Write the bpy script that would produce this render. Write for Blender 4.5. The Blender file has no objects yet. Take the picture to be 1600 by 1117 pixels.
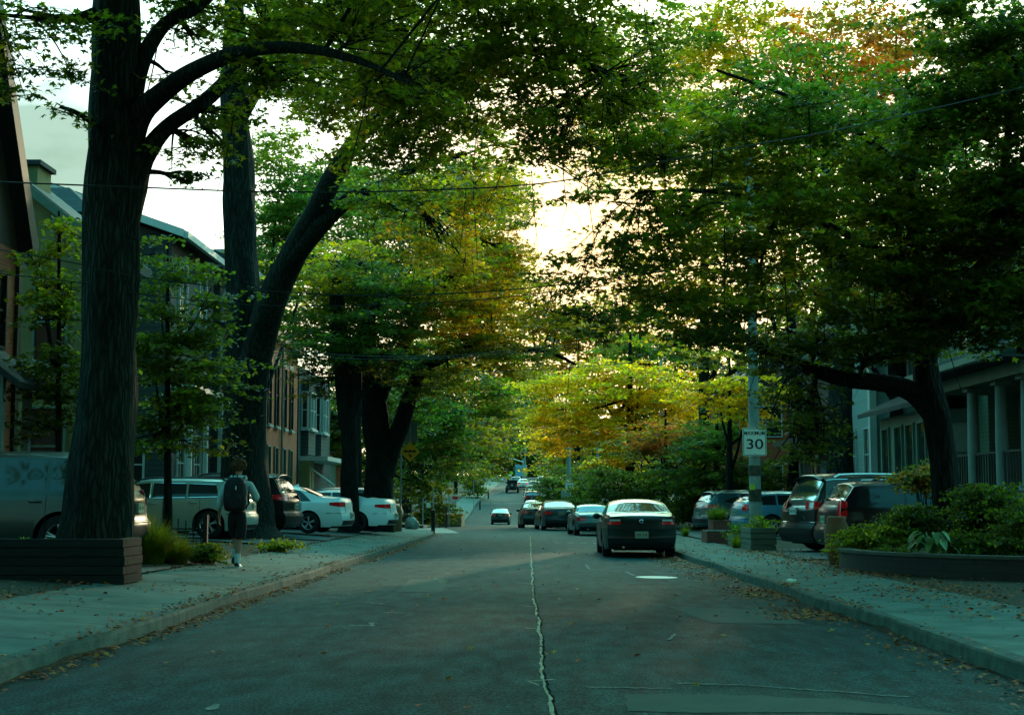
import bpy, bmesh, math, random
import numpy as np
from mathutils import Vector, Matrix, Euler, Quaternion, noise
R = math.radians
rnd = random.Random(7)
nrs = np.random.RandomState(11)
S = bpy.context.scene
COL = S.collection

# ------------------------------------------------------------------ camera
FPX = 2222.0                      # focal length in photo pixels (1600 wide)
PITCH, YAW = R(5.693), R(0.75)
CAMZ = 1.33
cd = bpy.data.cameras.new("camera"); cam = bpy.data.objects.new("camera", cd); COL.objects.link(cam)
cd.sensor_width = 36.0; cd.lens = 36.0 * FPX / 1600.0
cd.clip_start = 0.1; cd.clip_end = 5000
cam.location = (0, 0, CAMZ)
cam.rotation_euler = (R(90) + PITCH, 0, YAW)
S.camera = cam
cd.dof.use_dof = False
CM0 = Euler((R(90) + PITCH, 0, YAW)).to_matrix()

# ------------------------------------------------------------------ light
SUN_AZ, SUN_EL = R(12.0), R(10.0)     # to the right of the street axis (+Y), low
SKY_STRENGTH = 0.15
EXPOSURE = 0.58
world = bpy.data.worlds.new("World"); S.world = world; world.use_nodes = True
nt = world.node_tree; nt.nodes.clear(); L_ = nt.links.new
wo = nt.nodes.new('ShaderNodeOutputWorld'); bg = nt.nodes.new('ShaderNodeBackground')
sky = nt.nodes.new('ShaderNodeTexSky'); sky.sky_type = 'NISHITA'; sky.sun_disc = False
sky.sun_elevation = SUN_EL; sky.sun_rotation = SUN_AZ
sky.air_density = 1.0; sky.dust_density = 2.0; sky.ozone_density = 1.0
tc = nt.nodes.new('ShaderNodeTexCoord'); sx = nt.nodes.new('ShaderNodeSeparateXYZ')
L_(tc.outputs['Generated'], sx.inputs[0])
# colour of the evening: warm white low down, green-blue overhead
rmp = nt.nodes.new('ShaderNodeValToRGB'); L_(sx.outputs['Z'], rmp.inputs[0])
e = rmp.color_ramp.elements
e[0].position = 0.0; e[0].color = (1.0, 1.0, 0.86, 1)
e[1].position = 0.75; e[1].color = (2.9, 7.0, 6.0, 1)
m_ = e.new(0.30); m_.color = (1.0, 1.05, 1.0, 1)
m_ = e.new(0.42); m_.color = (2.9, 7.0, 6.0, 1)
mul = nt.nodes.new('ShaderNodeMixRGB'); mul.blend_type = 'MULTIPLY'; mul.inputs[0].default_value = 1
L_(sky.outputs[0], mul.inputs[1]); L_(rmp.outputs[0], mul.inputs[2])
# thin cloud: bright veils and a few greener banks
mp = nt.nodes.new('ShaderNodeMapping'); mp.inputs['Scale'].default_value = (2.2, 2.2, 7.0)
L_(tc.outputs['Generated'], mp.inputs[0])
cn = nt.nodes.new('ShaderNodeTexNoise'); cn.inputs['Scale'].default_value = 2.1; cn.inputs['Detail'].default_value = 7
cn.inputs['Roughness'].default_value = 0.55
L_(mp.outputs[0], cn.inputs[0])
cr = nt.nodes.new('ShaderNodeValToRGB'); L_(cn.outputs[0], cr.inputs[0])
cr.color_ramp.elements[0].position = 0.36; cr.color_ramp.elements[0].color = (1.9, 2.9, 2.3, 1)
cr.color_ramp.elements[1].position = 0.62; cr.color_ramp.elements[1].color = (8.0, 12.5, 12.0, 1); cr.color_ramp.elements.new(.43).color = (6.6, 8.6, 8.2, 1)
cz = nt.nodes.new('ShaderNodeMapRange'); L_(sx.outputs['Z'], cz.inputs[0])
cz.inputs[1].default_value = 0.0; cz.inputs[1].default_value = .30; cz.inputs[2].default_value = 0.45; cz.inputs[3].default_value = 0.70; cz.inputs[4].default_value = 0.0
mx = nt.nodes.new('ShaderNodeMixRGB'); L_(cz.outputs[0], mx.inputs[0])
L_(mul.outputs[0], mx.inputs[1]); L_(cr.outputs[0], mx.inputs[2])
# the sky away from the sunset is much dimmer and bluer
dq = nt.nodes.new('ShaderNodeVectorMath'); dq.operation = 'DOT_PRODUCT'; L_(tc.outputs['Generated'], dq.inputs[0]); dq.inputs[1].default_value = (.1, .995, 0)
dr = nt.nodes.new('ShaderNodeValToRGB'); mrg = nt.nodes.new('ShaderNodeMapRange'); L_(dq.outputs['Value'], mrg.inputs[0]); mrg.inputs[1].default_value = -1; mrg.inputs[2].default_value = 1; L_(mrg.outputs[0], dr.inputs[0])
de = dr.color_ramp.elements; de[0].position = .25; de[0].color = (.22, .42, .38, 1); de[1].position = .95; de[1].color = (1, 1, 1, 1)
de.new(.55).color = (.60, 1.0, .9, 1); de.new(.78).color = (.66, .95, .86, 1)
dm = nt.nodes.new('ShaderNodeMixRGB'); dm.blend_type = 'MULTIPLY'; dm.inputs[0].default_value = 1; L_(mx.outputs[0], dm.inputs[1]); L_(dr.outputs[0], dm.inputs[2]); mx = dm
# warm glow round the low sun
SD = (math.sin(SUN_AZ) * math.cos(SUN_EL), math.cos(SUN_AZ) * math.cos(SUN_EL), math.sin(SUN_EL))
dp = nt.nodes.new('ShaderNodeVectorMath'); dp.operation = 'DOT_PRODUCT'; L_(tc.outputs['Generated'], dp.inputs[0]); dp.inputs[1].default_value = (.06, .984, .165)
pw = nt.nodes.new('ShaderNodeMath'); pw.operation = 'POWER'; L_(dp.outputs['Value'], pw.inputs[0]); pw.inputs[1].default_value = 48
gl = nt.nodes.new('ShaderNodeMixRGB'); L_(pw.outputs[0], gl.inputs[0]); L_(mx.outputs[0], gl.inputs[1]); gl.inputs[2].default_value = (13, 8.7, 3.9, 1)
# one grey-green cloud bank low on the left
cb = CM0 @ Vector(((70 - 800) / FPX, -(245 - 558.5) / FPX, -1.0)); cb.normalize()
dc = nt.nodes.new('ShaderNodeVectorMath'); dc.operation = 'DOT_PRODUCT'; L_(tc.outputs['Generated'], dc.inputs[0]); dc.inputs[1].default_value = cb
mc = nt.nodes.new('ShaderNodeMapRange'); L_(dc.outputs['Value'], mc.inputs[0]); mc.inputs[1].default_value = .9975; mc.inputs[2].default_value = 1.0; mc.inputs[3].default_value = -.35; mc.inputs[4].default_value = .75
c2 = nt.nodes.new('ShaderNodeTexNoise'); c2.inputs['Scale'].default_value = 9; c2.inputs['Detail'].default_value = 6; L_(mp.outputs[0], c2.inputs[0])
ac = nt.nodes.new('ShaderNodeMath'); ac.operation = 'ADD'; L_(mc.outputs[0], ac.inputs[0]); L_(c2.outputs[0], ac.inputs[1])
rc = nt.nodes.new('ShaderNodeMapRange'); L_(ac.outputs[0], rc.inputs[0]); rc.inputs[1].default_value = .50; rc.inputs[2].default_value = .95; rc.inputs[3].default_value = 0; rc.inputs[4].default_value = .9
gc = nt.nodes.new('ShaderNodeMixRGB'); L_(rc.outputs[0], gc.inputs[0]); L_(gl.outputs[0], gc.inputs[1]); gc.inputs[2].default_value = (1.7, 2.7, 2.1, 1)
L_(gc.outputs[0], bg.inputs[0]); bg.inputs[1].default_value = SKY_STRENGTH
L_(bg.outputs[0], wo.inputs[0])

sd = bpy.data.lights.new("sun", 'SUN'); sun = bpy.data.objects.new("sun", sd); COL.objects.link(sun)
sd.energy = 1.2; sd.angle = R(0.6); sd.color = (1.0, 0.84, 0.52)
sdir = Vector((math.sin(SUN_AZ) * math.cos(SUN_EL), math.cos(SUN_AZ) * math.cos(SUN_EL), math.sin(SUN_EL)))
sun.rotation_euler = sdir.to_track_quat('Z', 'Y').to_euler(); sun.location = sdir * 60
vs = S.view_settings
vs.view_transform = 'Standard'; vs.look = 'None'; vs.gamma = 1; vs.use_curve_mapping = False; vs.exposure = EXPOSURE
S.cycles.max_bounces = 7; S.cycles.diffuse_bounces = 3; S.cycles.glossy_bounces = 3
S.cycles.transmission_bounces = 4; S.cycles.transparent_max_bounces = 6
S.cycles.caustics_reflective = False; S.cycles.caustics_refractive = False
S.cycles.use_denoising = True

# ------------------------------------------------------------------ helpers
CM = Euler((R(90) + PITCH, 0, YAW)).to_matrix()
def P(px, py, D):
    """point at depth y = D that projects to photo pixel (px, py); used only to read sizes off the photograph"""
    d = CM @ Vector(((px - 800) / FPX, -(py - 558.5) / FPX, -1.0))
    return Vector((0, 0, CAMZ)) + d * (D / d.y)
def PX(px, D): return P(px, 780, D).x
def M1(D): return FPX / D      # pixels per metre

MATS = {}
def mat(name, c1, c2=None, rough=0.7, scale=4.0, metal=0.0, bump=0.0, bscale=None, detail=4, coat=0.0, spec=0.35, stretch=None, ior=None, coords='Object', lo=0.35, hi=0.65):
    if name in MATS: return MATS[name]
    m = bpy.data.materials.new(name); m.use_nodes = True; n = m.node_tree; b = n.nodes['Principled BSDF']
    b.inputs['Roughness'].default_value = rough; b.inputs['Metallic'].default_value = metal
    b.inputs['Coat Weight'].default_value = coat; b.inputs['Coat Roughness'].default_value = 0.08
    b.inputs['Specular IOR Level'].default_value = spec
    if ior: b.inputs['IOR'].default_value = ior
    b.inputs['Base Color'].default_value = (*c1, 1)
    t = n.nodes.new('ShaderNodeTexCoord'); src = t.outputs[coords]
    if stretch:
        mp = n.nodes.new('ShaderNodeMapping'); mp.inputs['Scale'].default_value = stretch; n.links.new(src, mp.inputs[0]); src = mp.outputs[0]
    if c2:
        ns = n.nodes.new('ShaderNodeTexNoise'); ns.inputs['Scale'].default_value = scale; ns.inputs['Detail'].default_value = detail
        n.links.new(src, ns.inputs[0])
        r = n.nodes.new('ShaderNodeValToRGB'); r.color_ramp.elements[0].position = lo; r.color_ramp.elements[1].position = hi
        r.color_ramp.elements[0].color = (*c1, 1); r.color_ramp.elements[1].color = (*c2, 1)
        n.links.new(ns.outputs[0], r.inputs[0]); n.links.new(r.outputs[0], b.inputs['Base Color'])
    if bump:
        nb = n.nodes.new('ShaderNodeTexNoise'); nb.inputs['Scale'].default_value = bscale or scale * 3; nb.inputs['Detail'].default_value = 5
        n.links.new(src, nb.inputs[0]); bp = n.nodes.new('ShaderNodeBump'); bp.inputs['Strength'].default_value = bump; bp.inputs['Distance'].default_value = 0.05
        n.links.new(nb.outputs[0], bp.inputs['Height']); n.links.new(bp.outputs[0], b.inputs['Normal'])
    MATS[name] = m; return m

def brick_mat(name, c1, c2, mortar, scale=1.0, bw=0.22, rh=0.075, msize=0.008, axis='X'):
    m = bpy.data.materials.new(name); m.use_nodes = True; n = m.node_tree; b = n.nodes['Principled BSDF']
    b.inputs['Roughness'].default_value = 0.85
    t = n.nodes.new('ShaderNodeTexCoord'); s = n.nodes.new('ShaderNodeSeparateXYZ'); n.links.new(t.outputs['Object'], s.inputs[0])
    ad = n.nodes.new('ShaderNodeMath'); ad.operation = 'ADD'; n.links.new(s.outputs[0], ad.inputs[0]); n.links.new(s.outputs[1], ad.inputs[1])
    c = n.nodes.new('ShaderNodeCombineXYZ'); n.links.new(ad.outputs[0], c.inputs[0]); n.links.new(s.outputs[2], c.inputs[1])
    br = n.nodes.new('ShaderNodeTexBrick'); n.links.new(c.outputs[0], br.inputs[0])
    br.inputs['Scale'].default_value = scale; br.inputs['Brick Width'].default_value = bw; br.inputs['Row Height'].default_value = rh; br.inputs['Mortar Size'].default_value = msize
    br.inputs['Color1'].default_value = (*c1, 1); br.inputs['Color2'].default_value = (*c2, 1); br.inputs['Mortar'].default_value = (*mortar, 1)
    n.links.new(br.outputs[0], b.inputs['Base Color'])
    bp = n.nodes.new('ShaderNodeBump'); bp.inputs['Strength'].default_value = 0.4; bp.inputs['Distance'].default_value = 0.02; bp.invert = True
    n.links.new(br.outputs[1], bp.inputs['Height']); n.links.new(bp.outputs[0], b.inputs['Normal'])
    return m

def bark_mat(name, c0, c1, c2):
    m = bpy.data.materials.new(name); m.use_nodes = True; n = m.node_tree; b = n.nodes['Principled BSDF']; lk = n.links.new; b.inputs['Roughness'].default_value = .95; b.inputs['Specular IOR Level'].default_value = .2
    t = n.nodes.new('ShaderNodeTexCoord').outputs['Object']
    w = n.nodes.new('ShaderNodeTexNoise'); w.inputs['Scale'].default_value = 2.5; w.inputs['Detail'].default_value = 3; lk(t, w.inputs[0])
    am = n.nodes.new('ShaderNodeMixRGB'); am.inputs[0].default_value = .12; lk(t, am.inputs[1]); lk(w.outputs[1], am.inputs[2])
    mp = n.nodes.new('ShaderNodeMapping'); mp.inputs['Scale'].default_value = (18, 18, 1.7); lk(am.outputs[0], mp.inputs[0])
    v = n.nodes.new('ShaderNodeTexVoronoi'); v.feature = 'DISTANCE_TO_EDGE'; v.inputs['Scale'].default_value = 1; lk(mp.outputs[0], v.inputs[0])
    f = n.nodes.new('ShaderNodeTexNoise'); f.inputs['Scale'].default_value = 3; f.inputs['Detail'].default_value = 8; lk(mp.outputs[0], f.inputs[0])
    s = n.nodes.new('ShaderNodeMath'); s.operation = 'MULTIPLY'; lk(v.outputs[0], s.inputs[0]); lk(f.outputs[0], s.inputs[1])
    r = n.nodes.new('ShaderNodeValToRGB'); lk(s.outputs[0], r.inputs[0]); e = r.color_ramp.elements; e[0].position = .0; e[0].color = (*c0, 1); e[1].position = .34; e[1].color = (*c2, 1); e.new(.12).color = (*c1, 1)
    g = n.nodes.new('ShaderNodeTexNoise'); g.inputs['Scale'].default_value = 1.1; g.inputs['Detail'].default_value = 4; lk(t, g.inputs[0])
    mg = n.nodes.new('ShaderNodeMixRGB'); mg.blend_type = 'OVERLAY'; mg.inputs[0].default_value = .5; lk(r.outputs[0], mg.inputs[1]); lk(g.outputs[0], mg.inputs[2])
    lk(mg.outputs[0], b.inputs['Base Color'])
    bp = n.nodes.new('ShaderNodeBump'); bp.inputs['Strength'].default_value = 1; bp.inputs['Distance'].default_value = .14; lk(s.outputs[0], bp.inputs['Height']); lk(bp.outputs[0], b.inputs['Normal'])
    return m

def ramp_attr_leaf(name, trans=0.45, rough=0.5, gain=1.0):
    m = bpy.data.materials.new(name); m.use_nodes = True; n = m.node_tree; n.nodes.remove(n.nodes['Principled BSDF'])
    out = n.nodes['Material Output']
    at = n.nodes.new('ShaderNodeAttribute'); at.attribute_name = 'col'
    p = n.nodes.new('ShaderNodeBsdfPrincipled'); p.inputs['Roughness'].default_value = rough; p.inputs['Specular IOR Level'].default_value = 0.35
    tr = n.nodes.new('ShaderNodeBsdfTranslucent')
    g = n.nodes.new('ShaderNodeMixRGB'); g.blend_type = 'MULTIPLY'; g.inputs[0].default_value = 1; g.inputs[2].default_value = (1.9 * gain, 1.7 * gain, 0.7 * gain, 1)
    n.links.new(at.outputs['Color'], p.inputs['Base Color']); n.links.new(at.outputs['Color'], g.inputs[1]); n.links.new(g.outputs[0], tr.inputs[0])
    mx = n.nodes.new('ShaderNodeMixShader'); mx.inputs[0].default_value = trans
    n.links.new(p.outputs[0], mx.inputs[1]); n.links.new(tr.outputs[0], mx.inputs[2]); n.links.new(mx.outputs[0], out.inputs[0])
    return m

ORG = {}
def tag(o, label=None, cat=None, group=None, kind=None):
    if label: o['label'] = label
    if cat: o['category'] = cat
    if group: o['group'] = group
    if kind: o['kind'] = kind
    return o
def thing(name, label, cat, loc=(0, 0, 0), rz=0, group=None, world=False):
    o = bpy.data.objects.new(name, None); COL.objects.link(o); o.location = loc; o.rotation_euler = (0, 0, rz); o.empty_display_size = .2
    ORG[o.name] = Vector(loc) if world else Vector((0, 0, 0))
    return tag(o, label, cat, group)
def link_mesh(name, me, m=None, parent=None, smooth=False, shift=True):
    if m: me.materials.append(m)
    o = bpy.data.objects.new(name, me); COL.objects.link(o)
    if parent is not None:
        o.parent = parent
        og = ORG.get(parent.name, Vector((0, 0, 0))); ORG[o.name] = og
        if shift and og.length > 0: me.transform(Matrix.Translation(-og))
    if smooth:
        me.polygons.foreach_set('use_smooth', [True] * len(me.polygons))
    me.update()
    return o
def root_mesh(name, label, cat, mb, m, loc, group=None, smooth=False):
    """a thing that is one mesh with its origin at its base"""
    o = mb.build(name, m, None, smooth); o.data.transform(Matrix.Translation(-Vector(loc))); o.location = loc
    return tag(o, label, cat, group)

class MB:
    def __init__(s): s.v = []; s.f = []
    def add(s, vs, fs):
        b = len(s.v); s.v += [tuple(v) for v in vs]; s.f += [tuple(b + i for i in f) for f in fs]; return s
    def box(s, x0, x1, y0, y1, z0, z1, M=None):
        vs = [Vector((x, y, z)) for z in (z0, z1) for x, y in ((x0, y0), (x1, y0), (x1, y1), (x0, y1))]
        if M is not None: vs = [M @ v for v in vs]
        return s.add(vs, [(0, 3, 2, 1), (4, 5, 6, 7), (0, 1, 5, 4), (1, 2, 6, 5), (2, 3, 7, 6), (3, 0, 4, 7)])
    def quad(s, a, b, c, d): return s.add([a, b, c, d], [(0, 1, 2, 3)])
    def grid(s, pts, closed_u=False, closed_v=False, flip=False):
        nu, nv = len(pts), len(pts[0]); vs = [p for row in pts for p in row]; fs = []
        for i in range(nu if closed_u else nu - 1):
            for j in range(nv if closed_v else nv - 1):
                a, b, c, d = i * nv + j, ((i + 1) % nu) * nv + j, ((i + 1) % nu) * nv + (j + 1) % nv, i * nv + (j + 1) % nv
                fs.append((a, d, c, b) if flip else (a, b, c, d))
        return s.add(vs, fs)
    def tube(s, pts, rad, n=8, cap=True, wob=0.0, seed=0):
        pts = [Vector(p) for p in pts]; k = len(pts)
        if not hasattr(rad, '__len__'): rad = [rad] * k
        rows = []; up = Vector((0.13, 0.31, 0.94)); prev = None
        for i, p in enumerate(pts):
            t = (pts[min(i + 1, k - 1)] - pts[max(i - 1, 0)])
            if t.length < 1e-9: t = Vector((0, 0, 1))
            t.normalize()
            if prev is None:
                a = t.cross(Vector((1, 0, 0)) if abs(t.x) < .8 else Vector((0, 1, 0))).normalized()
            else:
                a = (prev - t * prev.dot(t)).normalized()
            prev = a; b = t.cross(a)
            row = []
            for j in range(n):
                an = 2 * math.pi * j / n; r = rad[i]
                if wob: r *= 1 + wob * noise.noise(Vector((math.cos(an) * 1.7 + seed, math.sin(an) * 1.7, p.z * .7 + p.x * .3))) * 2
                row.append(p + (a * math.cos(an) + b * math.sin(an)) * r)
            rows.append(row)
        s.grid(rows, closed_v=True)
        if cap:
            s.add(rows[0], [tuple(range(n))[::-1]]); s.add(rows[-1], [tuple(range(n))])
        return s
    def cyl(s, p0, p1, r0, r1=None, n=16): return s.tube([p0, p1], [r0, r0 if r1 is None else r1], n)
    def prism(s, poly, vec, M=None):
        """closed outline (list of 3D points) extruded by vec"""
        a = [Vector(p) for p in poly]; b = [p + Vector(vec) for p in a]
        if M is not None: a = [M @ p for p in a]; b = [M @ p for p in b]
        k = len(a); return s.add(a + b, [tuple(range(k))[::-1], tuple(range(k, 2 * k))] + [(i, (i + 1) % k, k + (i + 1) % k, k + i) for i in range(k)])
    def ball(s, c, r, n=8, m=6, sc=(1, 1, 1)):
        c = Vector(c); rows = []
        for i in range(m + 1):
            th = math.pi * i / m
            rows.append([c + Vector((math.sin(th) * math.cos(2 * math.pi * j / n) * sc[0], math.sin(th) * math.sin(2 * math.pi * j / n) * sc[1], math.cos(th) * sc[2])) * r for j in range(n)])
        return s.grid(rows, closed_v=True)
    def build(s, name, m=None, parent=None, smooth=False, bevel=0.0, shift=True):
        me = bpy.data.meshes.new(name); me.from_pydata(s.v, [], s.f)
        o = link_mesh(name, me, m, parent, smooth, shift)
        if bevel:
            bm = bmesh.new(); bm.from_mesh(me); bmesh.ops.remove_doubles(bm, verts=bm.verts, dist=1e-5)
            es = [ed for ed in bm.edges if len(ed.link_faces) == 2 and ed.calc_face_angle(0) > 0.6]
            bmesh.ops.bevel(bm, geom=es, offset=bevel, segments=2, affect='EDGES', profile=.7)
            bmesh.ops.recalc_face_normals(bm, faces=bm.faces); bm.to_mesh(me); bm.free()
        else:
            bm = bmesh.new(); bm.from_mesh(me); bmesh.ops.recalc_face_normals(bm, faces=bm.faces); bm.to_mesh(me); bm.free()
            if smooth: me.polygons.foreach_set('use_smooth', [True] * len(me.polygons))
        return o

def smooth_path(pts, k=5):
    """catmull-rom through (Vector, radius) pairs"""
    out = []; n = len(pts)
    for i in range(n - 1):
        p0, p1, p2, p3 = pts[max(i - 1, 0)], pts[i], pts[i + 1], pts[min(i + 2, n - 1)]
        for j in range(k):
            t = j / k
            q = 0.5 * ((2 * p1[0]) + (p2[0] - p0[0]) * t + (2 * p0[0] - 5 * p1[0] + 4 * p2[0] - p3[0]) * t * t + (-p0[0] + 3 * p1[0] - 3 * p2[0] + p3[0]) * t ** 3)
            out.append((q, p1[1] + (p2[1] - p1[1]) * t))
    out.append(pts[-1]); return out

def copy_tree(o, parent=None):
    c = o.copy(); COL.objects.link(c); c.parent = parent
    for ch in list(o.children): copy_tree(ch, c)
    return c

def text_mesh(name, s, size, M, m, parent, extrude=0.002, width=None):
    cu = bpy.data.curves.new('t', 'FONT'); cu.body = s; cu.size = size; cu.extrude = extrude; cu.align_x = 'CENTER'; cu.align_y = 'CENTER'; cu.offset = size * .004
    to = bpy.data.objects.new('t', cu); COL.objects.link(to); bpy.context.view_layer.update()
    me = bpy.data.meshes.new_from_object(to); bpy.data.objects.remove(to)
    if width:
        xs = [v.co.x for v in me.vertices]; k = width / (max(xs) - min(xs)); me.transform(Matrix.Diagonal((k, 1, 1, 1)))
    me.transform(M); me.name = name
    return link_mesh(name, me, m, parent)

# ------------------------------------------------------------------ terrain profile
HALF = 3.72
_ys = np.arange(-80, 3000, 1.0)
_z = np.interp(_ys, [-80, 0, 10, 20, 35, 60, 75, 90, 115, 133, 148, 170, 205, 240, 300, 400, 600, 3000],
                    [0.1, 0, 0, -.03, -.09, -.15, -.20, -.42, -.83, -1.0, -.42, .93, 2.5, 3.6, 5.5, 7.5, 9.5, 14])
_k = np.hanning(13); _k /= _k.sum(); _zp = np.convolve(np.pad(_z, 6, 'edge'), _k, 'valid')
_x = np.interp(_ys, [-80, 58, 80, 133, 170, 205, 300, 500, 3000], [-.1, -.1, -2.45, -2.6, -2.6, -1.9, -1.9, -2.5, -2.5])
_xp = np.convolve(np.pad(_x, 6, 'edge'), _k, 'valid')
def zr(y): return float(np.interp(y, _ys, _zp))
def xc(y): return float(np.interp(y, _ys, _xp))
def g_off(u, y):
    """height of the ground over the road surface at signed distance u from the road centre"""
    a = abs(u) - HALF
    if a < 0: return 0.0
    if u < 0: return float(np.interp(a, [0, 1.85, 4, 8, 30, 90, 400], [.14, .27, .40, .46, .6, .2, -3]))
    return float(np.interp(a, [0, 1.6, 6.5, 9.5, 30, 90, 400], [.13, .17, .20, .60, .7, .2, -3]))
def gz(x, y): return zr(y) + g_off(x - xc(y), y)
# ------------------------------------------------------------------ ground materials
def asphalt():
    m = bpy.data.materials.new('asphalt'); m.use_nodes = True; n = m.node_tree; b = n.nodes['Principled BSDF']; lk = n.links.new
    t = n.nodes.new('ShaderNodeTexCoord').outputs['Object']
    def noi(sc, det=4, stretch=None):
        s = t
        if stretch:
            mp = n.nodes.new('ShaderNodeMapping'); mp.inputs['Scale'].default_value = stretch; lk(t, mp.inputs[0]); s = mp.outputs[0]
        q = n.nodes.new('ShaderNodeTexNoise'); q.inputs['Scale'].default_value = sc; q.inputs['Detail'].default_value = det; lk(s, q.inputs[0]); return q.outputs[0]
    def ramp(src, stops):
        r = n.nodes.new('ShaderNodeValToRGB'); lk(src, r.inputs[0]); el = r.color_ramp.elements
        el[0].position, el[0].color = stops[0][0], (*stops[0][1], 1); el[1].position, el[1].color = stops[-1][0], (*stops[-1][1], 1)
        for p, c in stops[1:-1]: el.new(p).color = (*c, 1)
        return r.outputs[0]
    base = ramp(noi(.35, 5, (1, .35, 1)), [(.3, (.006, .033, .034)), (.55, (.009, .047, .047)), (.75, (.014, .063, .061))])
    grain = ramp(noi(48, 2), [(.40, (.50, .50, .50)), (.5, (.95, .95, .95)), (.60, (2.1, 2.1, 2.0))])
    mu = n.nodes.new('ShaderNodeMixRGB'); mu.blend_type = 'MULTIPLY'; mu.inputs[0].default_value = 1; lk(base, mu.inputs[1]); lk(grain, mu.inputs[2])
    med = ramp(noi(3, 6, (1.6, .5, 1)), [(.36, (.62, .62, .62)), (.64, (1.35, 1.35, 1.35))])
    mu2 = n.nodes.new('ShaderNodeMixRGB'); mu2.blend_type = 'MULTIPLY'; mu2.inputs[0].default_value = 1; lk(mu.outputs[0], mu2.inputs[1]); lk(med, mu2.inputs[2])
    # fine cracks
    v = n.nodes.new('ShaderNodeTexVoronoi'); v.feature = 'DISTANCE_TO_EDGE'; v.inputs['Scale'].default_value = .33
    mp = n.nodes.new('ShaderNodeMapping'); lk(t, mp.inputs[0])
    wn = n.nodes.new('ShaderNodeTexNoise'); wn.inputs['Scale'].default_value = 1.3; lk(t, wn.inputs[0])
    am = n.nodes.new('ShaderNodeMixRGB'); am.inputs[0].default_value = .25; lk(t, am.inputs[1]); lk(wn.outputs[1], am.inputs[2]); lk(am.outputs[0], v.inputs[0])
    cr = ramp(v.outputs[0], [(0, (.35, .35, .35)), (.006, (1, 1, 1))])
    mu3 = n.nodes.new('ShaderNodeMixRGB'); mu3.blend_type = 'MULTIPLY'; mu3.inputs[0].default_value = .6; lk(mu2.outputs[0], mu3.inputs[1]); lk(cr, mu3.inputs[2])
    lk(mu3.outputs[0], b.inputs['Base Color'])
    rr = n.nodes.new('ShaderNodeMapRange'); lk(noi(1.1, 3), rr.inputs[0]); rr.inputs[3].default_value = .6; rr.inputs[4].default_value = .8; b.inputs['Specular IOR Level'].default_value = .07; lk(rr.outputs[0], b.inputs['Roughness'])
    bp = n.nodes.new('ShaderNodeBump'); bp.inputs['Strength'].default_value = .5; bp.inputs['Distance'].default_value = .012; lk(noi(80, 2), bp.inputs['Height']); lk(bp.outputs[0], b.inputs['Normal'])
    return m
M_asph = asphalt()
M_conc = mat('concrete_slab', (.034, .094, .078), (.085, .165, .135), rough=.85, scale=2.2, bump=.25, bscale=60, detail=8)
M_kerb = mat('kerb_concrete', (.024, .060, .050), (.062, .120, .096), rough=.85, scale=5, bump=.3, bscale=40, detail=7)
M_soil = mat('soil_and_litter', (.020, .026, .014), (.055, .045, .022), rough=.95, scale=9, bump=.6, bscale=30, detail=8)
M_lawn = mat('yard_grass', (.018, .035, .012), (.045, .060, .022), rough=.95, scale=3, bump=.6, bscale=60, detail=8)
M_drive = mat('driveway_surface', (.06, .08, .075), (.10, .12, .108), rough=.85, scale=2, bump=.3, bscale=60, detail=6)

def ystations(a, b):
    out = [a]; y = a
    while y < b:
        y += 0.5 if -5 < y < 30 else (1.0 if y < 120 else (3.0 if y < 400 else 60)); out.append(min(y, b))
    return out
# one big ground sheet
ys = ystations(-60, 420) + [500, 650, 900, 1300, 2000, 2800]
us = [-1600, -700, -300, -150, -90, -60, -40, -30, -20, -14, -11, -8, -6.6, -5.6, -4.7, -3.9, -3.55, 0, 3.55, 3.9, 4.6, 5.4, 6.6, 8, 10.2, 11.5, 13.3, 16, 20, 30, 40, 60, 90, 150, 300, 700, 1600]
rows = []
for y in ys:
    row = []
    for u in us:
        x = xc(y) + u
        if abs(u) < HALF: z = zr(y) - .12
        else:
            w = 0.02 * noise.noise(Vector((x * .6, y * .6, 0))) if abs(u) > 5.7 else 0
            z = gz(x, y) - .02 + w
        row.append((x, y, z))
    rows.append(row)
g = MB().grid(rows, flip=True); o = g.build('ground', M_soil); tag(o, kind='structure')

# road surface with a slight crown
rows = []
for y in ystations(-60, 900):
    rows.append([(xc(y) + u, y, zr(y) + .03 * (1 - (u / HALF) ** 2)) for u in np.linspace(-HALF, HALF, 9)])
o = MB().grid(rows, flip=True).build('road', M_asph, smooth=True); tag(o, kind='structure')
def zroad(x, y): u = x - xc(y); return zr(y) + .03 * (1 - (u / HALF) ** 2)
# side street on the left, driven in between the two stretches of pavement
SS0, SS1 = 63.5, 79.0
rows = []
for x in np.linspace(-70, -3.0, 30):
    rows.append([(x + 0.0, y, gz(min(x, xc(y) - HALF - .02), y) * 0 + zr(y) + .012 + .002 * (-x - 3)) for y in np.linspace(SS0 - .4, SS1 + .4, 10)])
M_asph2 = mat('pale_asphalt', (.08, .14, .125), (.14, .20, .18), rough=.6, scale=1.2, bump=.3, bscale=80, detail=8)  # paler than the main road's asphalt

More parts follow.
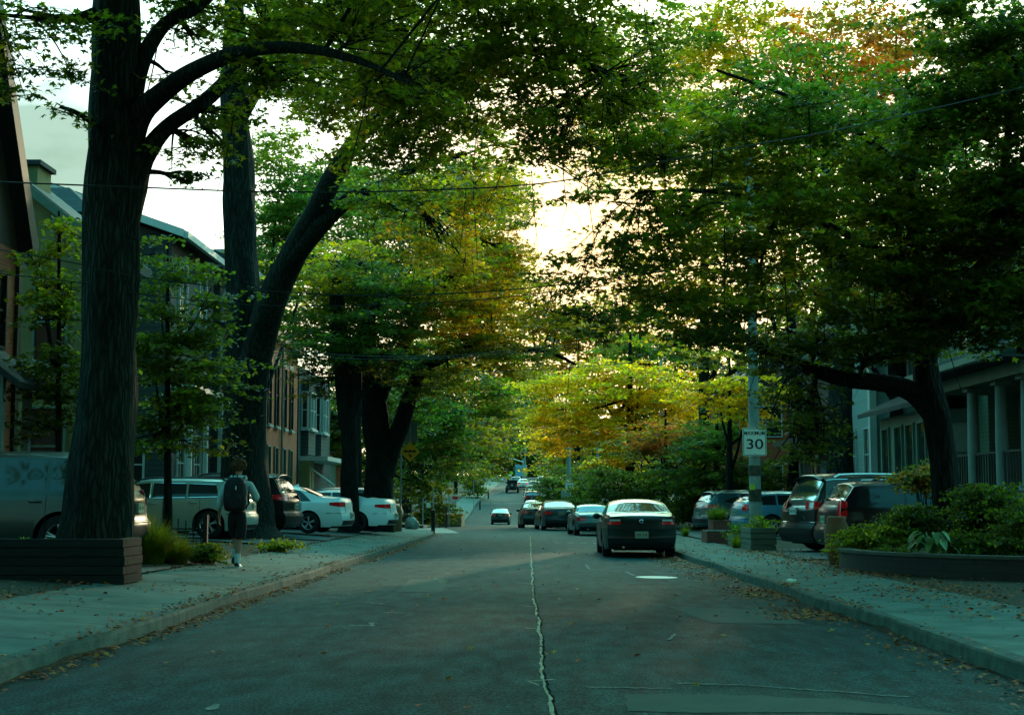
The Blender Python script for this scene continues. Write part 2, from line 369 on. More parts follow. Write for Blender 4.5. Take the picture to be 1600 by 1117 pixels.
def strip(name, u0, u1, dz, m, y0, y1, side, edge=False):
    """ribbon following the street; u measured outwards from the road edge; dz(u) added to the ground height"""
    rows = []
    for y in ystations(y0, y1):
        x0 = xc(y) + side * HALF; r = []
        wv = .09 * noise.noise(Vector((y * .3, side * 7, 0))) + .03 * noise.noise(Vector((y * 1.7, side * 7, 4))) if edge else 0; hv = .05 * noise.noise(Vector((y * .5, side * 3, 8))) if edge else 0
        if edge: r.append((x0 + side * (u0 + wv), y, zr(y) - .05)); r.append((x0 + side * (u0 + wv + .012), y, zr(y) + .115 + dz + min(0, hv)))
        for u in np.linspace(u0 + (.03 if edge else 0), u1, 3):
            x = x0 + side * u; r.append((x + (side * wv if edge and u < u0 + .1 else 0), y, zr(y) + g_off(side * (HALF + u), y) + dz + .006 * noise.noise(Vector((x * .8, y * .8, 1)))))
        rows.append(r)
    o = MB().grid(rows, flip=(side > 0)).build(name, m, smooth=False); tag(o, kind='structure'); return o
for nm, a, b in (('left', -40, SS0), ('left_far', SS1, 330)):
    strip('kerb_' + nm, 0, .17, .004, M_kerb, a, b, -1, True); strip('sidewalk_' + nm, .17, 1.85 if nm == 'left' else 2.3, .004, M_conc, a, b, -1)
strip('kerb_right', 0, .17, .004, M_kerb, -40, 330, 1, True); strip('sidewalk_right', .17, 1.75, .004, M_conc, -40, 330, 1)
# side street
rows = []
for x in np.linspace(-70, -2.2, 36):
    rows.append([(x, y, zr(y) + .016 + max(0, (-x - 6)) * .012) for y in np.linspace(SS0 - .3, SS1 + .3, 10)])
side = MB().grid(rows).build('side_street', M_asph2); tag(side, kind='structure')
# cut the ground down where the side street crosses it
me = bpy.data.objects['ground'].data
for v in me.vertices:
    if SS0 - 1 < v.co.y < SS1 + 1 and -70 < v.co.x < xc(v.co.y) - 3.3: v.co.z = zr(v.co.y) - .08 + max(0, (-v.co.x - 6)) * .012 - .02
# slab joints across the pavements: shallow grooves as thin dark inset lines
M_joint = mat('joint_dirt', (.020, .028, .024), rough=.95)
j = MB()
def groove(x0, x1, y, w=.014, y2=None):
    y2 = y if y2 is None else y2; n = 6
    pts0, pts1 = [], []
    for i in range(n + 1):
        t = i / n; x = x0 + (x1 - x0) * t; yy = y + (y2 - y) * t
        z = gz(x, yy) + .0115
        pts0.append((x, yy - w, z)); pts1.append((x, yy + w, z))
    j.grid([pts0, pts1])
for k in range(60):
    y = 1.2 + k * 1.55
    if y < SS0 - 1: groove(xc(y) - HALF - .19, xc(y) - HALF - 1.83, y, .010)
    groove(xc(y) + HALF + .19, xc(y) + HALF + 1.73, y + .6, .010)
o = j.build('pavement_joints', M_joint); tag(o, kind='structure')

# crack sealing down the middle, patches, utility paint and the cover's painted-in reflection
M_seal = mat('crack_sealant', (.16, .22, .15), (.34, .38, .25), rough=.7, scale=4)
M_dark = mat('dark_tar', (.004, .010, .010), (.008, .015, .014), rough=.95, scale=6, spec=.02)
M_patch = mat('patch_asphalt', (.016, .060, .050), (.026, .074, .058), rough=.8, scale=3, bump=.4, bscale=90)
M_paint = mat('chalk_paint', (.05, .10, .09), (.16, .23, .21), rough=.8, scale=30)
M_white = mat('reflection_white', (.75, .78, .7), (.85, .86, .8), rough=.5, scale=10)
def road_ribbon(name, pts, w, m, dz, jit=.0):
    mb = MB(); a, b = [], []
    for i, (x, y) in enumerate(pts):
        p, q = pts[max(i - 1, 0)], pts[min(i + 1, len(pts) - 1)]; dx, dy = q[0] - p[0], q[1] - p[1]; l = math.hypot(dx, dy) or 1
        ww = w * (1 + jit * rnd.uniform(-1, 1)); nx, ny = -dy / l * ww / 2, dx / l * ww / 2
        a.append((x + nx, y + ny, zroad(x + nx, y + ny) + dz)); b.append((x - nx, y - ny, zroad(x - nx, y - ny) + dz))
    mb.grid([a, b]); o = mb.build(name, m); tag(o, kind='structure'); return o
def wander(y0, y1, x0, amp, step=.12, seed=0, sc=1.0):
    return [(x0 + amp * (noise.noise(Vector((y * sc, seed, 0))) + .5 * noise.noise(Vector((y * sc * 3.3, seed, 5))) + .25 * noise.noise(Vector((y * 9 * sc, seed, 9)))) , y) for y in np.arange(y0, y1, step)]
cl = wander(6.5, 56, .03, .032, seed=2.2, sc=.8)
cl = [(x + float(np.interp(y, [6, 8.8, 11, 15, 22, 56], [.14, .10, .06, .05, .0, -.05])), y) for x, y in cl]
k0 = 0
while k0 < len(cl):
    k1 = k0 + rnd.randint(8, 30)
    if len(cl[k0:k1 + 1]) > 2: road_ribbon('crack_seal_line', cl[k0:k1 + 1], rnd.uniform(.018, .034), M_seal, .006, .7)
    k0 = k1 + rnd.choice((0, 0, 1, 2))
for y in (10.2, 14.5): road_ribbon('crack_seal_spur', [(.05 + .03 * k * rnd.uniform(.5, 1.5) * rnd.choice((-1, 1)), y + .1 * k) for k in range(4)], .03, M_seal, .0064, .8)
road_ribbon('crack_dark_line', [(x + .022, y) for x, y in cl], .016, M_dark, .004, .8)
def patch(name, poly, m, dz):
    a = [(x, y, zroad(x, y) + dz) for x, y in poly]; mb = MB()
    cx = sum(p[0] for p in a) / len(a); cy = sum(p[1] for p in a) / len(a)
    rings = []
    for t in (1, .66, .33, .01): rings.append([(cx + (p[0] - cx) * t, cy + (p[1] - cy) * t, zroad(cx + (p[0] - cx) * t, cy + (p[1] - cy) * t) + dz) for p in a])
    mb.grid(rings, closed_v=True); o = mb.build(name, m); tag(o, kind='structure'); return o
def gp(px, py):
    """road point seen at a photo pixel"""
    D = 20.0
    for _ in range(30):
        q = P(px, py, D); D = max(5, D * (CAMZ - zroad(q.x, D)) / max(.01, (CAMZ - q.z)))
    q = P(px, py, D); return (q.x, D)
def dense(poly, n=5, jit=.02):
    out = []
    for i in range(len(poly)):
        a, b = poly[i], poly[(i + 1) % len(poly)]
        for k in range(n): out.append((a[0] + (b[0] - a[0]) * k / n + rnd.uniform(-jit, jit), a[1] + (b[1] - a[1]) * k / n + rnd.uniform(-jit, jit) * 2))
    return out
patch('road_patch', dense([gp(982, 1112), gp(978, 1084), gp(1150, 1086), gp(1340, 1094), gp(1500, 1117)]), M_patch, .004)
patch('road_patch', dense([gp(1040, 947), gp(1200, 953), gp(1260, 975), gp(1110, 973)]), M_patch, .004)
patch('road_patch', dense([gp(640, 905), gp(700, 905), gp(690, 925), gp(620, 925)]), M_patch, .004)
for pts, w in (([(1060, 1068), (1180, 1072), (1290, 1080), (1420, 1089)], .035), ([(915, 1074), (960, 1075), (1050, 1076)], .03), ([(545, 977), (582, 978), (580, 973)], .05), ([(600, 957), (630, 958)], .05), ([(340, 1100), (328, 1110)], .07),
               ([(560, 940), (600, 944)], .03), ([(1055, 990), (1045, 1000)], .03), ([(915, 882), (921, 889), (945, 891)], .05), ([(978, 893), (990, 899)], .07), ([(805, 910), (835, 913)], .05), ([(812, 946), (840, 948)], .06)):
    pp = [gp(*p) for p in pts]; dn = []
    for a, b in zip(pp[:-1], pp[1:]):
        for k in range(8): dn.append((a[0] + (b[0] - a[0]) * k / 8, a[1] + (b[1] - a[1]) * k / 8 + rnd.uniform(-.03, .03)))
    road_ribbon('painted_mark', dn + [pp[-1]], w, M_paint, .0065, .5)
# white oval in the right lane: a cover's bright reflection put into the colour
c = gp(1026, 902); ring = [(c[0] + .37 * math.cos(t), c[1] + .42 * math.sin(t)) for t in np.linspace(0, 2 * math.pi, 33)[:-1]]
patch('reflection_oval', ring, M_white, .007)
# crosswalk remnants near the side street
for k in range(9):
    x = -.9 + k * .42; patch('painted_mark', dense([(x, 46.8), (x + .22, 46.8), (x + .22, 47.6), (x, 47.6)], 3, .04), M_paint, .0062) if k in (4, 5, 6, 7, 8) else None
# far white bars beyond the dip
for k in range(5):
    x = xc(168) - 3.4 + k * 1.35; patch('stop_line', dense([(x, 168), (x + 1.2, 168), (x + 1.2, 168.8), (x, 168.8)], 2, .03), M_paint, .007)

# driveways
def drive(name, x0, x1, y0, y1):
    rows = []
    for y in np.linspace(y0, y1, 14): rows.append([(x, y, gz(x, y) + .012) for x in np.linspace(x0, x1, 14)])
    o = MB().grid(rows, flip=(x1 > x0)).build(name, M_drive); tag(o, kind='structure')
drive('driveway', -14, -5.75, 35.2, 39.2); drive('driveway', -14, -5.75, 40.2, 52.5); drive('driveway', -13, -5.75, 21.2, 23.8)
drive('driveway', 5.55, 14, 29.6, 36.0); drive('driveway', 5.55, 14, 46, 58)

# ------------------------------------------------------------------ fallen leaves
def leaf_card_mesh(name, centers, size, cols, flat=True, m=None, lobed=False, up=.35, parent=None, sizes=None):
    n = len(centers); c = np.asarray(centers, float)
    if flat: nv = np.stack([nrs.normal(0, .25, n), nrs.normal(0, .25, n), np.ones(n)], 1)
    else:
        nv = nrs.normal(0, 1, (n, 3)); nv /= np.linalg.norm(nv, axis=1, keepdims=True) + 1e-9; nv[:, 2] = np.abs(nv[:, 2]); nv += np.array([0, 0, up])
    nv /= np.linalg.norm(nv, axis=1, keepdims=True)
    a = nrs.normal(0, 1, (n, 3)); a -= nv * (a * nv).sum(1, keepdims=True); a /= np.linalg.norm(a, axis=1, keepdims=True) + 1e-9
    b = np.cross(nv, a)
    s = size * nrs.uniform(.65, 1.2, n) if sizes is None else sizes
    if lobed:   # broad five-lobed leaf, points with deep notches
        T = np.array([(-.5, 0, -.02), (-.12, .16, .03), (-.25, .46, -.03), (.06, .22, .04), (.52, 0, -.06), (.06, -.22, .04), (-.25, -.46, -.03), (-.12, -.16, .03)])
        T = T[[0, 7, 6, 5, 4, 3, 2, 1]]
        F = [(0, 1, 7), (1, 2, 3), (7, 1, 3), (7, 3, 5), (5, 3, 4), (5, 6, 7)]
    else:
        T = np.array([(-.5, 0, 0), (-.05, -.33, .07), (.5, 0, 0), (-.05, .33, .07)]); F = [(0, 1, 2), (0, 2, 3)]
    k = len(T)
    V = c[:, None, :] + s[:, None, None] * (T[None, :, 0, None] * a[:, None, :] + T[None, :, 1, None] * b[:, None, :] + T[None, :, 2, None] * nv[:, None, :])
    V = V.reshape(-1, 3); F = np.array(F); nf = len(F)
    idx = (F[None] + (np.arange(n) * k)[:, None, None]).reshape(-1)
    me = bpy.data.meshes.new(name); me.vertices.add(len(V)); me.vertices.foreach_set('co', V.astype(np.float32).ravel())
    me.loops.add(len(idx)); me.loops.foreach_set('vertex_index', idx.astype(np.int32))
    me.polygons.add(n * nf); me.polygons.foreach_set('loop_start', (np.arange(n * nf) * 3).astype(np.int32))
    try: me.polygons.foreach_set('loop_total', np.full(n * nf, 3, np.int32))
    except Exception: pass
    me.update(calc_edges=True)
    at = me.attributes.new('col', 'FLOAT_COLOR', 'POINT'); cc = np.ones((n, 4), np.float32); cc[:, :3] = cols
    at.data.foreach_set('color', np.repeat(cc, k, axis=0).ravel())
    return link_mesh(name, me, m, parent)
M_leaf = ramp_attr_leaf('leaf', trans=.55, gain=1.5)
M_litter = ramp_attr_leaf('fallen_leaf', trans=.1, rough=.7)
pts = []
def litter(n, fx, y0, y1, spread, far=False):
    for _ in range(n):
        y = y0 + (y1 - y0) * rnd.random() ** 1.2
        if noise.noise(Vector((y * .45, fx(y), 3))) < rnd.uniform(-.55, .25) : continue
        x = fx(y) + rnd.gauss(0, spread)
        u = x - xc(y); z = (zroad(x, y) if abs(u) < HALF else gz(x, y)) + rnd.uniform(.012, .03)
        pts.append((x, y, z))
litter(2600, lambda y: xc(y) - HALF + .12, 7, 62, .10); litter(2200, lambda y: xc(y) + HALF - .22, 8, 60, .16)
litter(5200, lambda y: xc(y) + HALF - .35, 16, 38, .30); litter(2600, lambda y: xc(y) - HALF + .02, 12, 40, .16); litter(3000, lambda y: xc(y) + HALF + 1.5, 14, 36, .5)
litter(1400, lambda y: xc(y) - HALF - 1.95, 12, 45, .22); litter(900, lambda y: xc(y) - HALF - 1.1, 14, 50, .5)
litter(2600, lambda y: xc(y) + HALF + 1.95, 12, 40, .28); litter(700, lambda y: xc(y) + HALF + 1.0, 12, 50, .45)
litter(420, lambda y: 0, 8, 60, 1.8); litter(1500, lambda y: -7.5, 12, 40, 1.2); litter(1400, lambda y: 6.8, 12, 36, .9)
pts = np.array(pts); pal = np.array([(.34, .075, .014), (.20, .05, .014), (.42, .12, .018), (.46, .20, .02), (.12, .04, .014), (.38, .07, .014)])
cols = pal[nrs.randint(0, len(pal), len(pts))] * nrs.uniform(.6, 1.15, (len(pts), 1))
o = leaf_card_mesh('fallen_leaves', pts, .105, cols, True, M_litter, lobed=True, sizes=nrs.uniform(.03, .085, len(pts))); tag(o, 'brown and orange fallen leaves along both kerbs', 'fallen leaves', kind='stuff')
pts = [(rnd.uniform(-3.4, 3.4), rnd.uniform(7.5, 30)) for _ in range(26)]
pts = np.array([(x, y, zroad(x, y) + .02) for x, y in pts])
o = leaf_card_mesh('scattered_leaves', pts, .085, np.array([(.45, .36, .05)]) * nrs.uniform(.6, 1.1, (len(pts), 1)), True, M_litter, lobed=True); tag(o, 'few yellow leaves scattered over the asphalt', 'fallen leaves', kind='stuff')
# ------------------------------------------------------------------ cars (local: rear at -L/2, front at +L/2 along x, ground z = 0)
def paint(name, c, metal=.35, rough=.3): return mat('paint_' + name, c, tuple(min(1, k * 1.12) for k in c), rough=rough, metal=metal, coat=.3, scale=1.5)
M_glass = mat('car_glass', (.012, .018, .018), rough=.04, spec=.5, ior=1.5)
M_glassr = mat('rear_glass', (.03, .05, .05), rough=.05, spec=1.0, ior=2.4)
M_tyre = mat('tyre_rubber', (.012, .013, .013), rough=.85, bump=.1, scale=30)
M_rim = mat('alloy', (.45, .47, .47), (.55, .57, .57), rough=.3, metal=.9)
M_plastic = mat('black_plastic', (.012, .014, .014), rough=.55, bump=.05, scale=40)
M_under = mat('underbody', (.006, .007, .007), rough=.95)
M_chrome = mat('chrome', (.62, .64, .62), rough=.12, metal=1.0)
M_red = mat('tail_lamp_red', (.90, .006, .010), (.95, .012, .015), rough=.15, scale=20, coat=1)
M_redhot = bpy.data.materials.new('brake_lamp'); M_redhot.use_nodes = True
_b = M_redhot.node_tree.nodes['Principled BSDF']; _b.inputs['Base Color'].default_value = (.6, .02, .02, 1); _b.inputs['Emission Color'].default_value = (1, .06, .04, 1); _b.inputs['Emission Strength'].default_value = .5
M_amber = mat('amber_lens', (.45, .16, .03), rough=.15, coat=1)
M_clear = mat('clear_lens', (.45, .5, .46), rough=.15, coat=1)
M_plate = mat('plate', (.30, .33, .22), (.38, .40, .30), rough=.5, scale=20)
M_platew = mat('plate_white', (.55, .6, .58), rough=.5)

def interp(pts, x): return float(np.interp(x, [p[0] for p in pts], [p[1] for p in pts]))
def smooth_prof(pts, L, k=9):
    xs = np.arange(-.4, L + .4, .02); z = np.interp(xs, [p[0] for p in pts], [p[1] for p in pts])
    w = np.hanning(k + 2)[1:-1]; w /= w.sum(); z = np.convolve(np.pad(z, k // 2, 'edge'), w, 'valid')[:len(xs)]
    return lambda x: float(np.interp(x, xs, z))

class CarShape:
    """x runs 0 (rear) .. L (front) inside this class"""
    def __init__(s, L, W, top, belt, wheels, r, rear, front=None, tumble=.42, sill=.2, taper=.09, bulge=.10, roofw=.0, sm=7):
        s.L, s.W, s.wheels, s.r, s.tumble, s.sill, s.taper, s.bulge = L, W, wheels, r, tumble, sill, taper, bulge
        s.zt = smooth_prof(top, L, sm); s.zb_ = smooth_prof(belt, L, 9); s.rear = rear; s.front = front or [(.2, .06), (.45, 0), (.7, .03), (1.0, .22), (1.6, .5)]
    def belt(s, x): return min(s.zb_(x), s.zt(x) - .015)
    def plan(s, x):
        d0, d1 = x, s.L - x; k = 1.0
        if d0 < .8: k -= s.taper * (1 - d0 / .8) ** 2
        if d1 < 1.1: k -= 1.35 * s.taper * (1 - d1 / 1.1) ** 2
        return k
    def half(s, x, z):
        """half width of the flank below the belt"""
        b = s.belt(x); t = (z - s.sill) / max(.1, b - s.sill)
        shp = 1 - .055 * max(0, (.45 - t) / .45) ** 2 - .045 * max(0, (t - .6) / .4) ** 1.5
        fl = 0
        for wx in s.wheels:
            q = abs(x - wx) / (s.r + .16)
            if q < 1: fl = max(fl, .022 * (1 - q * q) * (1 - abs(t - .35)))
        return s.W / 2 * s.plan(x) * shp + fl - .012
    def warp(s, x, z):
        d = 0
        if x < .45: d += interp(s.rear, z) * (1 - x / .45) ** 1.0
        if x > s.L - .5: d -= interp(s.front, z) * (1 - (s.L - x) / .5)
        return x + d
    def side(s, x, z, off=0.0, sg=1):
        b = s.belt(x)
        if z <= b: y = s.half(x, z)
        else: y = s.half(x, b) - s.tumble * (z - b) - .02 * min(1, (z - b) / .05)
        return Vector((s.warp(x, z) - s.L / 2, sg * (y + off), z))
    def top(s, x, f, off=0.0):
        """roof / glass / deck surface; f = -1..1 across"""
        b = s.belt(x); h = s.zt(x) - b; zc_ = b + h * .86
        y = (s.half(x, b) - s.tumble * (zc_ - b) - .02 * min(1, h * .86 / .05)) * f
        z = zc_ + h * .14 * (1 - abs(f) ** 3.0) + .015 * (1 - f * f) + off
        return Vector((s.warp(x, min(z, b + .02) if h < .2 else z) - s.L / 2, y, z))
    def zbot(s, x):
        z = s.sill + (.03 if x < .35 or x > s.L - .35 else 0)
        for wx in s.wheels:
            q = (x - wx); R_ = s.r + .055
            if abs(q) < R_: z = max(z, s.r + math.sqrt(R_ * R_ - q * q))
        return z
    def body(s, m, parent, name='body'):
        xs = list(np.arange(0, .5, .035)) + list(np.arange(.5, s.L - .5, .06)) + list(np.arange(s.L - .5, s.L + .001, .04))
        for wx in s.wheels: xs += [wx - s.r - .056, wx - s.r - .054, wx + s.r + .054, wx + s.r + .056] + [wx + (s.r + .055) * math.sin(a) for a in np.linspace(-1.5, 1.5, 15)]
        xs = sorted(set(round(x, 4) for x in xs)); xs[-1] = s.L; nz = 9
        def section(x):
            b = s.belt(x); zb = s.zbot(x); out = []
            for j in range(nz + 1):
                z = zb + (b - zb) * j / nz; out.append(('s', z))
            h = s.zt(x) - b; zc_ = b + h * .86
            for j in range(1, 5): out.append(('s', b + (zc_ - b) * j / 4))
            return out
        rows = []
        for x in xs:
            sec = section(x); left = [s.side(x, z, sg=1) for _, z in sec]; right = [s.side(x, z, sg=-1) for _, z in sec]
            cr = [s.top(x, f) for f in (.93, .8, .5, 0, -.5, -.8, -.93)]
            rows.append(left + cr + right[::-1])
        mb = MB(); mb.grid(rows)
        # rounded end caps
        for end in (0, -1):
            sec = section(xs[end]); N = 9; sg = -1 if end == 0 else 1; cap = []
            for _, z in sec[:nz + 1]:
                p = s.side(xs[end], z); r = []
                for i in range(N + 1):
                    f = 1 - 2 * i / N; r.append(Vector((p.x + sg * s.bulge * (1 - abs(f) ** 2.4), p.y * f, z)))
                cap.append(r)
            mb.grid(cap)
            # lid between the cap and the deck edge
            up = [Vector((p.x * .0 + s.top(xs[end], f).x + sg * s.bulge * .0, s.top(xs[end], f).y, s.top(xs[end], f).z)) for f in np.linspace(1, -1, N + 1)]
            mb.grid([cap[-1], up])
        o = mb.build(name, m, parent, smooth=True)
        bm = bmesh.new(); bm.from_mesh(o.data); bmesh.ops.remove_doubles(bm, verts=bm.verts, dist=.0005); bmesh.ops.recalc_face_normals(bm, faces=bm.faces)
        for ed in bm.edges:
            if len(ed.link_faces) == 2 and ed.calc_face_angle(0) > .75: ed.smooth = False
        bm.to_mesh(o.data); bm.free()
        return o
    def rearp(s, f, z, off=.01):
        """point on the rear cap, f across -1..1"""
        p = s.side(0, z); return Vector((p.x - s.bulge * (1 - abs(f) ** 2.4) - off, p.y * f, z))
    def frontp(s, f, z, off=.01):
        p = s.side(s.L, z); return Vector((p.x + s.bulge * (1 - abs(f) ** 2.4) + off, p.y * f, z))

def patch_solid(mb, rows, n):
    """a thin raised panel: the grid plus a rim going back in by n"""
    mb.grid(rows); back = [[p - n for p in r] for r in rows]
    ring = rows[0] + [r[-1] for r in rows[1:-1]] + rows[-1][::-1] + [r[0] for r in rows[1:-1]][::-1]
    mb.grid([ring, [p - n for p in ring]], closed_v=True); return mb
def side_window(s, sg, xb0, xb1, zb0, zb1, xt0, xt1, zt0, zt1, off=.006, nc=10, nr=4, arc=0.0):
    rows = []
    for i in range(nc + 1):
        t = i / nc; r = []
        for j in range(nr + 1):
            q = j / nr; x = (xb0 + (xb1 - xb0) * t) * (1 - q) + (xt0 + (xt1 - xt0) * t) * q
            z = (zb0 + (zb1 - zb0) * t) * (1 - q) + (zt0 + (zt1 - zt0) * t + arc * math.sin(math.pi * t)) * q
            z = min(z, s.belt(x) + (s.zt(x) - s.belt(x)) * .84)
            r.append(s.side(x, z, off, sg))
        rows.append(r)
    return rows
def wheel(parent, x, y, r, w, rimm, spokes=5, sg=1):
    k = MB(); n = 28; prof = [(.62, -.5), (.66, -.52), (.9, -.5), (.985, -.38), (1, -.15), (1, .15), (.985, .38), (.9, .5), (.66, .52), (.62, .5)]
    rows = [[Vector((x + r * a * math.cos(t), y + w * b, r + r * a * math.sin(t))) for a, b in prof] for t in np.linspace(0, 2 * math.pi, n + 1)[:-1]]
    k.grid(rows, closed_u=True); k.cyl((x, y - sg * w * .1, r), (x, y - sg * w * .35, r), r * .6, n=20)
    wh = k.build('wheel', M_tyre, parent, smooth=True)
    q = MB(); yo = y + sg * w * .40
    prof = [(.66, .46), (.62, .44), (.57, .30), (.57, -.1)]
    rows = [[Vector((x + r * a * math.cos(t), y + sg * w * b, r + r * a * math.sin(t))) for a, b in prof] for t in np.linspace(0, 2 * math.pi, n + 1)[:-1]]
    q.grid(rows, closed_u=True)
    for i in range(spokes):
        a = 2 * math.pi * i / spokes + .3; wa = .20
        for d in (-.13, .13):
            p0 = Vector((x + r * .10 * math.cos(a), yo, r + r * .10 * math.sin(a))); p1 = Vector((x + r * .6 * math.cos(a + d), yo, r + r * .6 * math.sin(a + d)))
            q.tube([p0, p1], [r * .055, r * .05], 5)
    q.cyl((x, yo - sg * .03, r), (x, yo + sg * .012, r), r * .14, n=12)
    q.build('rim', rimm, wh, smooth=True); return wh

def make_car(name, label, cat, s, pm, spec, group=None, detail=2):
    t = thing(name, label, cat, group=group)
    s.body(pm, t)
    L, W = s.L, s.W; h = L / 2
    # underside
    u = MB(); u.box(-h + .25, h - .25, -W / 2 + .27, W / 2 - .27, s.sill - .02, s.sill + .25)
    for wx in s.wheels: u.box(wx - h - s.r - .02, wx - h + s.r + .02, -W / 2 + .24, W / 2 - .24, s.sill, s.r * 2 + .12)
    u.box(-h + .1, -h + .3, -W * .38, W * .38, s.sill + .03, s.sill + .2)
    u.build('underbody', M_under, t)
    rimm = spec.get('rim', M_rim)
    for wx in s.wheels:
        for sg in (1, -1): wheel(t, wx - h, sg * (W / 2 - .13), s.r, .215, rimm, spec.get('spokes', 5), sg)
    # glass
    for sg in (1, -1):
        for wdw in spec['sidewin']:
            mb = MB(); patch_solid(mb, side_window(s, sg, *wdw), Vector((0, sg * .02, 0))); w_ = mb.build('side_window', M_glass, t, smooth=True)
            if spec.get('chrome_side'):
                rows = side_window(s, sg, *wdw, off=.012) ; ring = [r[0] for r in rows] + rows[-1][1:] + [r[-1] for r in rows[:-1]][::-1] + rows[0][1:-1][::-1]
                c = MB(); c.tube(ring + [ring[0]], .014, 5); c.build('window_trim', spec.get('trimm', M_chrome), w_)
    def glass_top(nm, xa, xb, fa, fb, m):
        xs = np.linspace(xa, xb, 12); rows = []
        for i, x in enumerate(xs):
            q = i / 11; fm = fa + (fb - fa) * q; rows.append([s.top(x, f * fm, 0) + Vector((-.006 if xa < L / 2 else .006, 0, .008)) for f in np.linspace(-1, 1, 13)])
        return MB().grid(rows).build(nm, m, t, smooth=True)
    rw = glass_top('rear_window', *spec['rearglass'], spec.get('rgmat', M_glassr)); glass_top('windshield', *spec['windshield'], M_glass)
    if spec.get('wiper'):
        xa, xb = spec['rearglass'][:2]; MB().tube([s.top(xa + .01, 0, .03), s.top(xa + (xb - xa) * .25, -.35, .03)], .008, 4).build('wiper', M_plastic, rw)
    # tail lamps
    for sg in (1, -1):
        z0, z1, f0, f1, xs_ = spec['tail']; rows = []
        for f in np.linspace(f0, 1.0, 5): rows.append([s.rearp(sg * f, z) for z in np.linspace(z0 + spec.get('tailsl', 0) * (1 - f), z1, 4)])
        for x in np.linspace(.02, xs_, 5):
            q = x / xs_; zz0 = z0 + (z1 - z0) * spec.get('tailpt', .3) * q
            rows.append([s.side(x, z, .01, sg) for z in np.linspace(zz0, z1 - (z1 - z0) * .1 * q, 4)])
        mb = MB(); patch_solid(mb, rows, Vector((-.03, 0, 0))); lamp = mb.build('tail_lamp', spec.get('tailm', M_red), t, smooth=True)
        if 'tail2' in spec:
            za, zb, fa, fb, mm = spec['tail2']; rows = [[s.rearp(sg * f, z, .02) for z in np.linspace(za, zb, 3)] for f in np.linspace(fa, fb, 5)]
            MB().grid(rows).build('lens', mm, lamp, smooth=True)
    # bumper line, lower valance
    if spec.get('valance'):
        z0, z1 = spec['valance']; rows = [[s.rearp(f, z, .012) for z in np.linspace(z0, z1, 3)] for f in np.linspace(-.96, .96, 13)]
        MB().grid(rows).build('rear_valance', M_plastic, t, smooth=True)
    z0 = spec.get('bumper', .62); rows = [s.rearp(f, z0, .0) for f in np.linspace(-1, 1, 15)]
    rows = [s.side(.5, z0, .0, -1)] + rows + [s.side(.5, z0, .0, 1)]
    MB().tube(rows, .012, 5).build('bumper_line', spec.get('bumperm', M_plastic), t)
    # plate
    pz = spec.get('plate', .5); px_ = s.rearp(0, pz).x
    bm_ = MB().box(px_ - .03, px_ + .03, -.16, .16, pz - .08, pz + .08); pl = bm_.build('licence_plate', spec.get('platem', M_plate), t)
    if detail > 1:
        q = MB()
        for i in range(7):
            y = -.115 + i * .038
            if i != 3: q.box(px_ - .032, px_ - .0295, y - .011, y + .011, pz - .03, pz + .03)
        q.build('plate_characters', mat('plate_ink', (.10, .14, .10), rough=.6), pl)
    # deck/trunk seam
    if 'seam' in spec:
        z0, z1, f0 = spec['seam']; c = [s.rearp(-f0, z1, .002), s.rearp(-f0 * .97, z0, .002), s.rearp(0, z0 - .01, .002), s.rearp(f0 * .97, z0, .002), s.rearp(f0, z1, .002)]
        MB().tube(c, .006, 4).build('boot_seam', M_under, t)
    # doors: seams and handles
    for sg in (1, -1):
        for xd in spec['doors']:
            pts = [s.side(xd, z, -.001, sg) for z in np.linspace(s.sill + .08, s.belt(xd), 8)]
            MB().tube(pts, .006, 4).build('door_seam', M_under, t)
        for xh in spec['handles']:
            zc_ = s.belt(xh) - .1; a, b = s.side(xh - .09, zc_, .03, sg), s.side(xh + .09, zc_, .03, sg)
            MB().tube([s.side(xh - .1, zc_, 0, sg), a, b, s.side(xh + .1, zc_, 0, sg)], .014, 5).build('door_handle', spec.get('handlem', pm), t, smooth=True)
        xm = spec['mirror']; p = s.side(xm, s.belt(xm) + .08, .0, sg)
        mm = MB(); mm.ball(p + Vector((0, sg * .13, .0)), .11, 10, 7, (.7, 1.0, .72)); mm.tube([p, p + Vector((0, sg * .1, -.02))], .03, 5)
        mm.build('mirror', pm, t, smooth=True)
        # head lamp
        rows = [[s.frontp(sg * f, z) for z in (.62, .72)] for f in np.linspace(.6, 1, 4)]
        MB().grid(rows).build('headlight', M_clear, t, smooth=True)
    if spec.get('rails'):
        xa, xb = spec['rails']
        for sg in (1, -1):
            def rp(x, dz): p = s.top(x, sg * .9); return p + Vector((0, 0, dz))
            pts = [rp(xa, -.005), rp(xa + .13, .055)] + [rp(x, .06) for x in np.linspace(xa + .4, xb - .4, 6)] + [rp(xb - .13, .05), rp(xb, -.005)]
            MB().tube(pts, spec.get('railr', .022), 6).build('roof_rail', spec.get('railm', M_chrome), t, smooth=True)
    if spec.get('spoiler'):
        xa = spec['spoiler']; p = s.top(xa, 0); w = s.top(xa, 1).y
        k = MB(); rows = []
        for f in np.linspace(-.96, .96, 11):
            q = s.top(xa, f); rows.append([q + Vector((.16, 0, .012)), q + Vector((-.04, 0, .02)), q + Vector((-.14, 0, -.012)), q + Vector((-.12, 0, -.03)), q + Vector((.05, 0, -.03))])
        k.grid(rows, closed_v=True); k.build('spoiler', pm, t, smooth=True)
    if spec.get('fin'):
        xa = spec['fin']; p = s.top(xa, 0); k = MB(); k.prism([p + Vector((.09, -.02, -.01)), p + Vector((-.1, -.02, -.01)), p + Vector((-.08, -.02, .07))], (0, .04, 0)); k.build('antenna_fin', pm, t)
